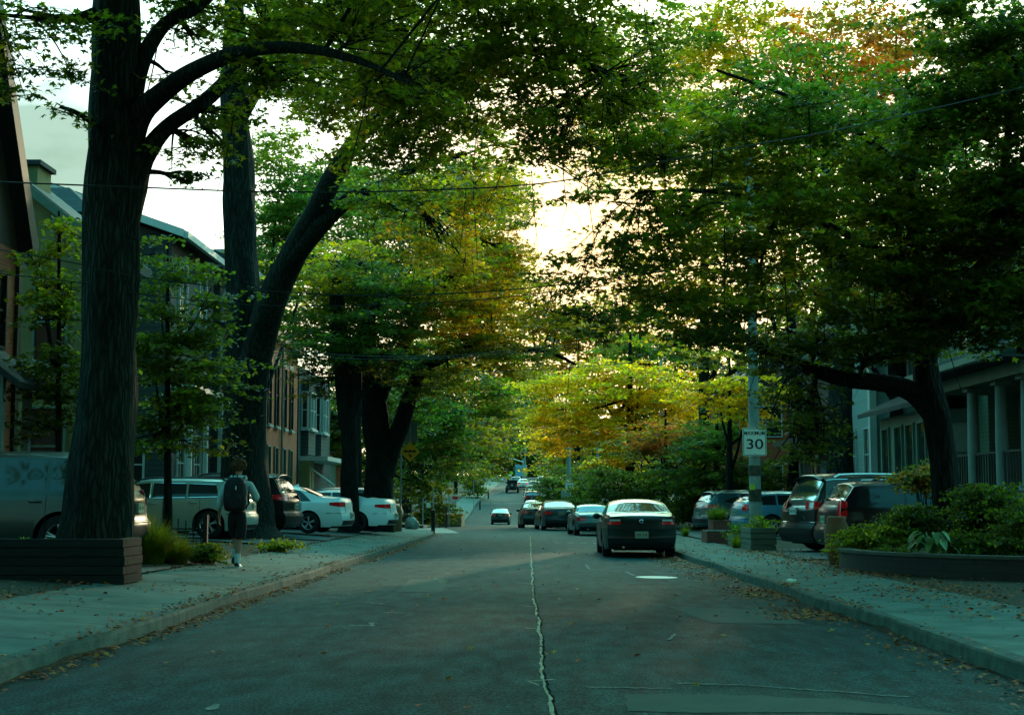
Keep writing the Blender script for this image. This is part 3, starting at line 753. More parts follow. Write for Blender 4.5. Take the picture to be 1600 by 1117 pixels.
    if spec.get('exhaust'):
        k = MB(); p = s.rearp(spec['exhaust'], s.sill + .07); k.cyl(p + Vector((.15, 0, 0)), p + Vector((-.01, 0, 0)), .032, n=12); k.build('exhaust_pipe', M_rim, t)
    if spec.get('badge'):
        z = spec['badge']; p = s.rearp(0, z, .02); k = MB(); k.tube([p + Vector((0, .045 * math.cos(a), .04 * math.sin(a))) for a in np.linspace(0, 2 * math.pi, 13)], .008, 4); k.tube([p + Vector((0, -.03, -.025)), p + Vector((0, 0, .03)), p + Vector((0, .03, -.025))], .006, 4)
        k.build('badge', M_chrome, t)
    if spec.get('cladding'):
        for sg in (1, -1):
            rows = [[s.side(x, z, .012, sg) for z in (s.sill + .005, s.sill + .14)] for x in np.linspace(s.wheels[0] + s.r + .09, s.wheels[1] - s.r - .09, 12)]
            MB().grid(rows).build('sill_cladding', M_plastic, t, smooth=True)
    return t

REAR_SEDAN = [(.2, .10), (.32, .02), (.55, 0), (.62, .05), (.75, .07), (.95, .10), (1.1, .16)]
REAR_SUV = [(.2, .10), (.35, .0), (.58, 0), (.64, .06), (.95, .08), (1.1, .12), (1.3, .18), (1.7, .32)]
def sedan_shape(L=4.8, W=1.8, H=1.42, deck=1.02, r=.33, wb=2.75, rear_wh=1.05, **k):
    d = H - 1.42
    return CarShape(L, W, [(0, deck), (.15, deck + .035), (.55, deck + .045), (.75, deck + .08), (1.35, 1.34 + d), (1.75, H), (2.3, H + .005), (2.75, H - .03), (3.55, 1.02), (3.8, .96), (4.4, .86), (L, .74)],
                    [(0, deck - .07), (.6, .96), (2.0, .93), (3.5, .89), (4.3, .80), (L, .66)], (rear_wh, rear_wh + wb), r, REAR_SEDAN, **k)
def sedan_spec(**k):
    d = dict(sidewin=[(.98, 2.0, .985, .965, 1.38, 2.0, 1.33, 1.38), (2.06, 3.22, .965, .94, 2.06, 2.72, 1.38, 1.345)], rearglass=(.72, 1.42, .93, .93), windshield=(2.72, 3.5, .93, .93),
             tail=(.74, .90, .5, 1, .3), valance=(.25, .40), doors=(1.28, 2.03, 3.1), handles=(1.45, 2.3), mirror=3.05, plate=.55, seam=(.66, .93, .62)); d.update(k); return d
def suv_shape(L=4.7, W=1.88, H=1.72, r=.36, wb=2.75, rear_wh=.95, hood=1.08, **k):
    return CarShape(L, W, [(0, 1.06), (.06, 1.16), (.16, H - .30), (.38, H - .07), (.6, H - .03), (1.6, H), (2.5, H - .01), (2.95, H - .07), (3.75, hood + .02), (4.1, hood - .03), (4.5, hood - .12), (L, hood - .26)],
                    [(0, 1.0), (.6, 1.04), (2.0, 1.01), (3.6, .97), (4.3, .88), (L, .74)], (rear_wh, rear_wh + wb), r, REAR_SUV, tumble=k.pop('tumble', .30), sm=k.pop('sm', 5), **k)
def suv_spec(H=1.72, **k):
    t = H - .14
    d = dict(sidewin=[(.42, 1.15, 1.07, 1.06, .62, 1.15, t - .03, t), (1.22, 2.1, 1.06, 1.05, 1.22, 2.1, t, t), (2.16, 3.3, 1.05, 1.02, 2.16, 2.85, t, t - .04)], rearglass=(.07, .36, .86, .9), windshield=(2.95, 3.68, .93, .93),
             tail=(.86, 1.12, .72, 1, .28), valance=(.25, .60), bumper=.62, doors=(1.18, 2.13, 3.2), handles=(1.35, 2.4), mirror=3.1, plate=.82, wiper=True, spoiler=.40, cladding=True); d.update(k); return d

def place(t, x, y, rz, z=None, pitch=None):
    t.location = (x, y, gz(x, y) if z is None else z); t.rotation_euler = (0, 0, rz)
    if pitch: t.rotation_euler = Euler((0, 0, rz)); t.rotation_euler.rotate_axis('Y', -pitch)
    return t
def along(t, x, y):
    """facing away down the street, following its slope"""
    sl = math.atan2(zr(y + 2) - zr(y - 2), 4); return place(t, x, y, R(90) + math.atan2(xc(y - 2) - xc(y + 2), 4), zroad(x, y) if abs(x - xc(y)) < HALF else gz(x, y), sl)

DG = paint('bottle_black', (.006, .014, .012), .0); 
# --- cars on the street
c = make_car('parked_car', 'black four door saloon parked nearest the camera at the right kerb', 'car', sedan_shape(L=4.85, W=1.82, H=1.40, deck=1.0), DG,
             sedan_spec(tail=(.80, .875, .62, .96, .03), tailm=M_red, tail2=(.882, .925, .64, .97, M_clear), plate=.56, badge=.88, valance=(.23, .34), bumper=.70, exhaust=.55, rgmat=M_glassr), 'cars parked along the right kerb')
along(c, 2.66, 36.9)
GR = paint('grey_green', (.10, .15, .15), .6)
rs = CarShape(4.0, 1.72, [(0, .83), (.12, .88), (.6, .92), (.95, .95), (1.25, 1.18), (1.6, 1.25), (2.0, 1.24), (2.5, .98), (2.9, .88), (3.5, .80), (4.0, .66)], [(0, .78), (.7, .86), (2.2, .86), (3.2, .78), (4.0, .6)], (.75, 3.08), .31, REAR_SEDAN, taper=.13, tumble=.5)
c = make_car('parked_car', 'small grey green roadster parked behind the black saloon at the right kerb', 'car', rs, GR,
             dict(sidewin=[(1.35, 2.35, .9, .9, 1.45, 1.95, 1.17, 1.17)], rearglass=(.95, 1.28, .85, .85), windshield=(2.02, 2.5, .9, .9), tail=(.60, .75, .60, .97, .15), valance=(.24, .36), doors=(1.25, 2.45), handles=(1.45,), mirror=2.35, plate=.62, platem=M_platew, seam=(.55, .8, .5), exhaust=.5, rgmat=M_glassr), 'cars parked along the right kerb')
along(c, 2.50, 60)
NB = paint('navy', (.010, .024, .030), .1); 
c = make_car('parked_car', 'dark navy saloon with red corner lamps parked behind the roadster', 'car', sedan_shape(L=4.7, W=1.82, H=1.44, deck=1.04), NB, sedan_spec(tail=(.78, .93, .60, 1, .2), plate=.86, seam=(.68, .95, .7)), 'cars parked along the right kerb')
along(c, 1.25, 71.3)
c = make_car('parked_car', 'black saloon with white plate half hidden behind the navy saloon', 'car', sedan_shape(L=4.6, W=1.8, H=1.43, deck=1.03), DG, sedan_spec(tail=(.80, .95, .60, 1, .2), plate=.72, platem=M_platew), 'cars parked along the right kerb')
along(c, .25, 79.5)
SV = paint('silver_green', (.28, .36, .34), .7)
c = make_car('parked_car', 'pale silver saloon just below the red car on the far slope', 'car', sedan_shape(), SV, sedan_spec(), 'cars parked along the right kerb', 1)
along(c, .15, 152)
RD = paint('maroon', (.10, .012, .015), .3)
c = make_car('parked_car', 'maroon red hatchback with black rear window on the far slope', 'car', suv_shape(L=4.4, H=1.62), RD, suv_spec(1.62, plate=.85), 'cars parked along the right kerb', 1)
along(c, .15, 167)
GY = paint('mid_grey', (.12, .15, .15), .5)
c = make_car('parked_car', 'grey saloon with bright roof directly behind the red hatchback', 'car', sedan_shape(H=1.46), GY, sedan_spec(), 'cars parked along the right kerb', 1)
along(c, .15, 174.5)
GN = paint('dark_green', (.02, .06, .045), .4)
c = make_car('parked_car', 'dark green estate parked third behind the maroon hatchback on the slope', 'car', suv_shape(L=4.6, H=1.65), GN, suv_spec(1.65), 'cars parked along the right kerb', 1)
along(c, .2, 183)
BG = paint('beige', (.42, .36, .25), .2)
c = make_car('parked_car', 'beige roofed people carrier parked highest in the row on the slope', 'car', suv_shape(L=4.8, H=1.78), BG, suv_spec(1.78), 'cars parked along the right kerb', 1)
along(c, .45, 196)
WH = paint('white', (.62, .68, .66), .0)
c = make_car('parked_car', 'white car far up the street right of the parked row', 'car', suv_shape(L=4.5, H=1.6), WH, suv_spec(1.6), None, 1)
along(c, 1.9, 233)
# moving
c = make_car('moving_car', 'small dark grey saloon driving alone in the dip of the road', 'car', sedan_shape(L=4.6, W=1.78, H=1.44), NB, sedan_spec(tail=(.80, .95, .55, 1, .25), plate=.86), 'cars driving away in the left lane')
along(c, -2.75, 131)
BL = paint('pale_blue', (.15, .30, .36), .4)
c = make_car('moving_car', 'pale blue van like car with brake lamps lit beyond the off roader', 'car', suv_shape(L=4.6, H=1.75), BL, suv_spec(1.75, tailm=M_redhot), 'cars driving away in the left lane', 1)
along(c, -2.3, 226)
c = make_car('moving_car', 'white roofed car with brake lamps lit right of the pale blue one', 'car', sedan_shape(H=1.5), WH, sedan_spec(tailm=M_redhot), 'cars driving away in the left lane', 1)
along(c, -1.15, 219)
# off-roader with a spare wheel
def jeep():
    t = thing('off_roader', 'boxy black topped off roader with spare wheel on the back driving uphill', 'car')
    b = MB(); b.box(-2.0, 2.0, -.72, .72, .55, 1.15); b.box(1.0, 1.95, -.62, .62, 1.15, 1.2); b.build('body', GR, t, bevel=.04)
    b = MB(); b.prism([(-1.98, -.72, 1.15), (.75, -.72, 1.15), (.5, -.66, 1.8), (-1.9, -.66, 1.83)], (0, 1.38, 0)); b.build('hard_top', M_plastic, t, bevel=.04)
    MB().box(-2.0, -1.985, -.56, .56, 1.24, 1.68).build('rear_window', M_glass, t)
    for sg in (1, -1):
        for x in (-1.25, 1.25):
            wheel(t, x, sg * .8, .40, .26, M_rim, 5, sg)
            MB().box(x - .5, x + .5, sg * .93 if sg < 0 else .70, sg * .70 if sg < 0 else .93, .86, .92).build('fender', M_plastic, t, bevel=.02)
        MB().box(-2.03, -1.99, sg * .66 - .06, sg * .66 + .06, .98, 1.12).build('tail_lamp', M_red, t)
        MB().ball((.6, sg * .92, 1.3), .12, 8, 6, (.5, 1, .8)).build('mirror', M_plastic, t, smooth=True)
        MB().box(-1.6, .3, sg * .715 - .01, sg * .715 + .01, 1.26, 1.68).build('side_window', M_glass, t)
    k = MB(); n = 24; prof = [(.2, -.09), (.36, -.12), (.39, -.06), (.39, .06), (.36, .12), (.2, .09)]
    k.grid([[Vector((-2.16 + b_, a * math.cos(q), 1.08 + a * math.sin(q))) for a, b_ in prof] for q in np.linspace(0, 2 * math.pi, n + 1)[:-1]], closed_u=True); sw = k.build('spare_wheel', M_tyre, t, smooth=True)
    MB().cyl((-2.0, 0, 1.08), (-2.22, 0, 1.08), .2, n=16).build('rim', M_rim, sw)
    MB().box(-2.14, -1.98, -.8, .8, .5, .66).build('bumper', M_plastic, t, bevel=.02)
    MB().box(-1.9, 1.9, -.5, .5, .38, .56).build('underbody', M_under, t)
    return t
along(jeep(), -2.55, 200)
def truck():
    t = thing('box_truck', 'light blue box truck waiting at the top of the hill', 'truck')
    MB().box(-3, 1.6, -1.15, 1.15, .9, 3.1).build('cargo_box', mat('truck_blue', (.12, .42, .55), (.16, .48, .6), rough=.5), t, bevel=.04)
    MB().prism([(1.65, -1.0, .6), (3.2, -1.0, .6), (3.2, -1.0, 1.3), (2.8, -1.0, 2.2), (1.65, -1.0, 2.3)], (0, 2, 0)).build('cab', WH, t, bevel=.05)
    MB().box(-2.8, 3.0, -.6, .6, .5, .9).build('chassis', M_under, t)
    for x in (-2, 2.3):
        for sg in (1, -1): wheel(t, x, sg * .95, .42, .26, M_rim, 5, sg)
    for sg in (1, -1): MB().box(-3.04, -2.99, sg * 1.0 - .08, sg * 1.0 + .08, .95, 1.15).build('tail_lamp', M_red, t)
    return t
along(truck(), -1.9, 282)

# --- cars in the drives on the right: tails towards the street, noses away
CH = paint('charcoal_teal', (.03, .085, .10), .2); BLU = paint('steel_blue', (.10, .25, .33), .2); BK = paint('black', (.006, .009, .009), .0); WN = paint('dark_wine', (.012, .003, .004), .0)
grp = 'cars parked in the right hand drives'
c = make_car('parked_car', 'charcoal crossover with chrome ringed side windows in a right hand drive', 'car', suv_shape(L=4.6, W=1.85, H=1.62, taper=.12), CH,
             suv_spec(1.62, chrome_side=True, sidewin=[(.62, 1.7, 1.16, 1.06, .98, 1.7, 1.34, 1.46), (1.7, 3.3, 1.06, 1.02, 1.7, 2.8, 1.46, 1.42)], rails=(.6, 2.6), tail=(.95, 1.08, .6, 1, .42), tailpt=.2, plate=.7), grp)
place(c, 8.8, 56.5, R(15))
c = make_car('parked_car', 'steel blue hatchback parked behind the concrete pole', 'car', suv_shape(L=4.35, W=1.78, H=1.54, taper=.12, hood=1.0), BLU, suv_spec(1.54, tail=(.88, 1.10, .70, 1, .22), valance=(.25, .36), cladding=False, bumper=.6), grp)
place(c, 9.2, 49.8, R(12))
c = make_car('parked_car', 'large black sport utility with silver roof rails in a right hand drive', 'car', suv_shape(L=5.1, W=1.95, H=1.84, hood=1.15, r=.39, wb=3.0, taper=.06, sm=3, tumble=.24), BK,
             suv_spec(1.84, sidewin=[(.30, 1.10, 1.12, 1.10, .44, 1.02, 1.68, 1.70), (1.35, 2.3, 1.10, 1.08, 1.35, 2.3, 1.68, 1.70), (2.36, 3.55, 1.08, 1.06, 2.36, 2.95, 1.70, 1.66)], chrome_side=True, rails=(.7, 2.9), railr=.032, tail=(1.0, 1.18, .62, 1, .34), tailm=M_red, tail2=(1.03, 1.15, .80, .98, M_clear), plate=.95, platem=M_platew, bumper=.70, bumperm=M_chrome, valance=(.25, .55), wiper=True, rim=M_plastic), grp)
place(c, 8.71, 34.6, R(15))
c = make_car('parked_car', 'dark wine red people carrier with roof bars nearest in the right hand drives', 'car', suv_shape(L=4.9, W=1.88, H=1.62, hood=1.02, taper=.08, tumble=.32, wb=2.85), WN,
             suv_spec(1.62, sidewin=[(.40, 1.5, 1.05, 1.04, .62, 1.5, 1.44, 1.47), (1.56, 2.4, 1.04, 1.03, 1.56, 2.4, 1.47, 1.48), (2.46, 3.45, 1.03, 1.0, 2.46, 2.9, 1.48, 1.44)], tail=(.72, 1.20, .86, 1, .13), plate=.78, valance=(.25, .5), spoiler=None, cladding=False, rim=M_plastic), grp)
rs_ = suv_shape(L=4.9, W=1.88, H=1.62, hood=1.02, taper=.08, tumble=.32, wb=2.85)
for xb in (1.35, 2.65):
    a = [rs_.top(xb, f, .09) + Vector((0, 0, 0)) for f in (-.85, 0, .85)]
    b = MB(); b.tube([rs_.top(xb, -.93), rs_.top(xb, -.9, .1), a[1], rs_.top(xb, .9, .1), rs_.top(xb, .93)], .03, 6)
    for f in (-.93, .93): q = rs_.top(xb, f); b.box(q.x - .07, q.x + .07, q.y - .04, q.y + .04, q.z - .02, q.z + .1)
    b.build('roof_bar', M_plastic, c, smooth=True)
place(c, 8.94, 31.95, R(6))
c = make_car('parked_car', 'old dark green jeep like car glimpsed under the trees left of the charcoal crossover', 'car', suv_shape(L=4.4, W=1.8, H=1.6), GN, suv_spec(1.6), grp, 1)
place(c, 9.4, 68.0, R(12))

# --- cars in the drives on the left: noses to the houses
grp = 'cars parked in the left hand drives'
SG = paint('sage_silver', (.34, .44, .38), .35); WT = paint('pearl_white', (.74, .80, .78), .0)
c = make_car('parked_car', 'grey people carrier behind the big trunk at the left edge', 'car', suv_shape(L=4.8, W=1.85, H=1.72), paint('dull_grey', (.022, .040, .034), .2), suv_spec(1.72, cladding=False), grp)
place(c, -8.75, 23.0, R(180))
c = make_car('parked_car', 'silver estate car seen side on behind the walking person', 'car', suv_shape(L=4.75, W=1.82, H=1.55, hood=.98, tumble=.34, taper=.1), SG,
             suv_spec(1.55, chrome_side=True, sidewin=[(.72, 1.5, 1.06, 1.04, .80, 1.5, 1.37, 1.40), (1.56, 2.42, 1.04, 1.03, 1.56, 2.42, 1.40, 1.42), (2.48, 3.5, 1.03, .99, 2.48, 2.95, 1.42, 1.38)], rails=(.55, 2.9), railm=M_plastic, tail=(.82, 1.02, .72, 1, .2), cladding=False, valance=(.25, .35)), grp)
place(c, -9.65, 37.3, R(180))
c = make_car('parked_car', 'black sport utility with tail toward the street between silver estate and white saloon', 'car', suv_shape(L=4.7, W=1.9, H=1.78, r=.37, taper=.08), BK, suv_spec(1.78, rails=(.6, 2.7), railm=M_plastic, tail=(.98, 1.16, .6, 1, .36), tailm=M_red), grp)
place(c, -9.15, 41.6, R(172))
c = make_car('parked_car', 'white saloon with silver five spoke wheel in a left hand drive', 'car', sedan_shape(L=4.7, W=1.84, H=1.45, deck=1.06), WT, sedan_spec(tail=(.82, .96, .55, 1, .36), spokes=5, fin=1.7, rgmat=M_glass), grp)
place(c, -8.0, 44.7, R(174))
c = make_car('parked_car', 'white saloon with black wheels partly behind a slim trunk on the left', 'car', sedan_shape(L=4.6, W=1.82, H=1.42, deck=1.08, taper=.11), WT, sedan_spec(tail=(.80, .94, .55, 1, .42), rim=M_plastic, fin=1.7, exhaust=.7, rgmat=M_glass), grp)
place(c, -7.05, 50.0, R(172))
c = make_car('parked_car', 'dark hatchback with red tail lamp beyond the two white saloons', 'car', suv_shape(L=4.3, W=1.78, H=1.55), NB, suv_spec(1.55, tail=(.8, 1.2, .82, 1, .15), tailm=M_red), grp)
place(c, -8.1, 58.3, R(176))
c = make_car('parked_car', 'dark teal car half hidden in shade beside the far corner', 'car', sedan_shape(L=4.5), CH, sedan_spec(), grp, 1)
place(c, -9.9, 84.5, R(170))
c = make_car('parked_car', 'green car parked high on the bank across the side street', 'car', suv_shape(L=4.4, H=1.6), GN, suv_spec(1.6), grp, 1)
place(c, -12.2, 104, R(165))
# ------------------------------------------------------------------ trees
M_bark = bark_mat('bark', (.003, .006, .004), (.018, .028, .020), (.045, .060, .042))
M_bark2 = bark_mat('bark_dark', (.002, .004, .003), (.010, .016, .012), (.024, .032, .023))
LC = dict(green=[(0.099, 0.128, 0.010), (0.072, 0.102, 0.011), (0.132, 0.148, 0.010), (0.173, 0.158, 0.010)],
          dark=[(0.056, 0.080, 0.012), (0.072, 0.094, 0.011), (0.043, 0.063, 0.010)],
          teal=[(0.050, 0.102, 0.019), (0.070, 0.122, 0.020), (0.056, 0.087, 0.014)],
          lime=[(0.231, 0.184, 0.008), (0.329, 0.214, 0.008), (0.165, 0.153, 0.009), (0.445, 0.245, 0.008)],
          yellow=[(.54, .34, .010), (.62, .37, .010), (.42, .30, .012), (.26, .23, .014)],
          orange=[(.50, .14, .02), (.40, .11, .02), (.30, .16, .02), (.18, .15, .02)],
          rust=[(.22, .095, .018), (.14, .10, .02), (.07, .085, .018)])
LAIK = 2.4
TW = []
def blob_leaves(blobs, k=14):
    """blobs: (centre Vector, (rx, ry, rz), lai, leaf size, palette); returns centres, sizes, colours, spray points"""
    C, Sz, Co, sprays = [], [], [], []; TW.clear()
    for bi, (c, r, lai, ls, pal) in enumerate(blobs):
        n = int(LAIK * lai * math.pi * r[0] * r[2] / (k * .42 * ls * ls)); n = max(4, n)
        pc = np.array(LC[pal]); q = 0; tries = 0; cs = []
        fr = 1.1 / max(.4, min(r)) + .35
        while q < n and tries < n * 6:
            tries += 1
            v = nrs.normal(0, 1, 3); v /= np.linalg.norm(v); v *= nrs.uniform(.05, 1) ** (1 / 2.4)
            p = (c.x + v[0] * r[0], c.y + v[1] * r[1], c.z + v[2] * r[2])
            if noise.noise(Vector(p) * fr + Vector((bi * 3.1, 0, 0))) < nrs.uniform(-.32, .10): continue
            cs.append(p); q += 1
        if not cs: continue
        # each seed becomes a near-level twig carrying five leaf sprays
        seeds = np.array(cs[::5]); m0 = len(seeds)
        dd = seeds - np.array([c.x, c.y, c.z]); dd[:, 2] = 0; dd += nrs.normal(0, .6, dd.shape) * min(r); dd[:, 2] *= .18; dd /= np.linalg.norm(dd, axis=1, keepdims=True) + 1e-6
        ln = ls * 7.5; tt = np.linspace(-.5, .5, 5)[None, :, None] * ln * nrs.uniform(.7, 1.3, (m0, 1, 1))
        ctr = seeds[:, None, :] + dd[:, None, :] * tt; ctr[:, :, 2] -= (.05 + tt[:, :, 0] / ln) ** 2 * ln * .22
        ctr += nrs.normal(0, ls * .35, ctr.shape) * np.array([1, 1, .3])
        TW.extend([[Vector(q) for q in row] for row in ctr[:, ::2]])
        cs = ctr.reshape(-1, 3); m = len(cs)
        sprays += [(Vector(p), bi) for p in cs[:: max(1, m // 40)]]
        d = np.repeat(dd, 5, axis=0) + nrs.normal(0, .55, (m, 3)); d[:, 2] *= .3; d /= np.linalg.norm(d, axis=1, keepdims=True) + 1e-6; d[:, 2] -= .2
        sc = ls * 2.9
        t = nrs.uniform(-.6, .6, (m, k, 1)) * sc; lat = nrs.normal(0, .28, (m, k, 3)) * sc; lat[:, :, 2] *= .22
        pos = cs[:, None, :] + d[:, None, :] * t + lat
        base = pc[nrs.randint(0, len(pc), m)] * nrs.uniform(.72, 1.25, (m, 1))
        col = base[:, None, :] * nrs.uniform(.75, 1.25, (m, k, 1))
        yl = nrs.random_sample((m, k)) < .035; col[yl] = np.array((.20, .17, .02))
        C.append(pos.reshape(-1, 3)); Co.append(col.reshape(-1, 3)); Sz.append(nrs.uniform(.6, 1.2, m * k) * ls)
    return np.concatenate(C), np.concatenate(Sz), np.concatenate(Co), sprays
def smoothed(path, k=5): return smooth_path([(Vector(p), r) for p, r in path], k)
def tree(name, label, cat, paths, blobs, bark=None, group=None, lobed=False, twigs=True, kind_parts=('trunk', 'crown'), hang=0, upn=.8, nseg=12):
    """paths[0] is the trunk; the others are limbs"""
    base = Vector(paths[0][0][0]); t = thing(name, label, cat, base, world=True, group=group); bark = bark or M_bark
    tp = smoothed(paths[0], 6); mb = MB(); mb.tube([p for p, r in tp], [r for p, r in tp], 20, wob=.15, seed=base.x)
    tr = mb.build('trunk', bark, t, smooth=True)
    allp = list(tp)
    for lp in paths[1:]:
        q = smoothed(lp, 5); MB().tube([p for p, r in q], [r for p, r in q], nseg, wob=.08, seed=lp[0][0][0]).build('limb', bark, t, smooth=True); allp += q
    C, Sz, Co, spr = blob_leaves(blobs)
    o = leaf_card_mesh('crown', C, 1, Co, False, M_leaf, lobed, upn, t, sizes=Sz)
    if twigs:
        mb = MB(); cand = [(p, r) for p, r in allp if p.z > base.z + .35 * (max(q.z for q, _ in allp) - base.z)]
        bycl = {}
        for p, bi in spr: bycl.setdefault(bi, []).append(p)
        for bi, ps in bycl.items():
            c = blobs[bi][0]; st, sr = min(cand, key=lambda q: (q[0] - c).length + rnd.random() * .5)
            # one main bough from the nearest limb into the blob, then twigs from it
            mid = st.lerp(c, .5) + Vector((rnd.uniform(-.3, .3), rnd.uniform(-.3, .3), rnd.uniform(.1, .6))) * min(1.5, (c - st).length * .25)
            r0 = min(sr * .5, .035 + .018 * (c - st).length); bough = smooth_path([(st, r0), (mid, r0 * .7), (c, r0 * .4)], 5)
            mb.tube([p for p, _ in bough], [r for _, r in bough], 6, cap=False)
            for p in ps[:34]:
                s0, r_ = bough[rnd.randint(3, len(bough) - 1)]; m2 = s0.lerp(p, .55) + Vector((rnd.uniform(-.15, .15), rnd.uniform(-.15, .15), rnd.uniform(0, .35))) * (p - s0).length * .5
                w = smooth_path([(s0, r_ * .55), (m2, r_ * .35), (p, .006)], 3); mb.tube([q for q, _ in w], [r for _, r in w], 4, cap=False)
        if lobed:
            for tw in TW: mb.tube(tw, [.010, .007, .003], 3, cap=False)
        mb.build('boughs_and_twigs', bark, t, smooth=True)  # boughs and twigs in one mesh, partly loose pieces
    if hang:
        mb = MB()
        for _ in range(hang):
            b = rnd.choice([q for q in blobs if q[0].z > 4.6]); c = b[0] + Vector((rnd.uniform(-1, 1) * b[1][0], rnd.uniform(-1, 1) * b[1][1], -b[1][2] * .3)); l = rnd.uniform(.8, 2.2)
            dx = rnd.uniform(-.5, .5); w = smooth_path([(c, .012), (c + Vector((dx * .3, 0, -l * .4)), .009), (c + Vector((dx, 0, -l)), .004)], 4); mb.tube([q for q, _ in w], [r for _, r in w], 4, cap=False)
            for _ in range(3):
                s0 = w[rnd.randint(2, len(w) - 2)][0]; mb.tube([s0, s0 + Vector((rnd.uniform(-.35, .35), 0, -rnd.uniform(.1, .5)))], [.005, .003], 3, cap=False)
        mb.build('hanging_twigs', bark, t)  # bare twigs hanging loose under the leaf blobs
    return t
def B(px, py, D, rx, ry, rd, lai=3.0, ls=.15, pal='green'):
    c = P(px, py, D); k = M1(D); return (c, (rx / k, rd, ry / k), lai, ls, pal)
def T(px, py, D, r): return (tuple(P(px, py, D)), r / M1(D))

# tree 1: the big trunk at the left
g0 = gz(-6.0, 20) - .1
tree('street_tree', 'thickest tree, a huge dark trunk in the planting bed at the far left', 'tree',
     [[((P(142, 800, 20).x, 20, g0), .66), T(146, 845, 20, 62), T(152, 790, 20, 56), T(160, 700, 20, 49), T(167, 560, 20, 45), T(171, 420, 20, 41), T(175, 280, 20, 39), T(178, 150, 20, 36), T(180, 20, 20, 35), T(184, -140, 20, 30), T(190, -300, 20.4, 22), T(200, -480, 21, 12)],
      [T(185, 370, 20, 30), T(203, 290, 20, 27), T(226, 245, 20, 16), T(262, 198, 20.3, 13), T(330, 150, 20.8, 12), T(420, 60, 21.6, 9), T(520, 10, 22.5, 6)],
      [T(190, 260, 20, 28), T(212, 190, 20, 22), T(243, 155, 19.8, 17), T(300, 112, 19.4, 14), T(380, 80, 18.8, 12), T(470, 75, 18.2, 9), T(560, 95, 17.6, 6), T(640, 130, 17, 3)],
      [T(195, 200, 20, 24), T(214, 120, 20.1, 15), T(232, 75, 20.2, 13), T(262, 35, 20.6, 11), T(312, 8, 21, 10), T(380, -60, 22, 7)],
      [T(165, 20, 20, 18), T(110, 30, 19.4, 6), T(50, 28, 18.6, 4), T(-10, 22, 18, 2.5)],
      [T(160, -80, 20, 18), T(110, -150, 18, 14), T(60, -200, 15, 9)]],
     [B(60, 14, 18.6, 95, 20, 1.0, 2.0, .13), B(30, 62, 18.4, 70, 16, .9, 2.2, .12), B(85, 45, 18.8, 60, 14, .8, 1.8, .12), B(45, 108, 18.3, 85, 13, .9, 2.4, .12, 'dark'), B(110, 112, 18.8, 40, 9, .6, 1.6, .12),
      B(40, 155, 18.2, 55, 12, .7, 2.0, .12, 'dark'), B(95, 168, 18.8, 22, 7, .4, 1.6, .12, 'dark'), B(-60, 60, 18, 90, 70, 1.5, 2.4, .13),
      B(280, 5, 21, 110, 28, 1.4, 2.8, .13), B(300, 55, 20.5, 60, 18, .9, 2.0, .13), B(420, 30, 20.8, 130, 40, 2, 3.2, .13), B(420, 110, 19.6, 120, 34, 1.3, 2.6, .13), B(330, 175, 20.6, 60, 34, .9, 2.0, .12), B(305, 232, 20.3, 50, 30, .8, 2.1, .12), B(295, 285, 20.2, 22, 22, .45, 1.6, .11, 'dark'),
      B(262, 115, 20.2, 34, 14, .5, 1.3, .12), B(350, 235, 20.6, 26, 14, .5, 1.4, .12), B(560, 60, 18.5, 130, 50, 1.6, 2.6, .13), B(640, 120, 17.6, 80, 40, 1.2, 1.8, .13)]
     + [(Vector((x, y, 12.6 + .05 * y + rnd.uniform(-.3, .6))), (2.8, 3.0, 1.3), 4.2, .22, 'green') for x in (-7.5, -3.5, .5, 4.5) for y in (12, 17, 22, 27)],
     lobed=True, hang=10)
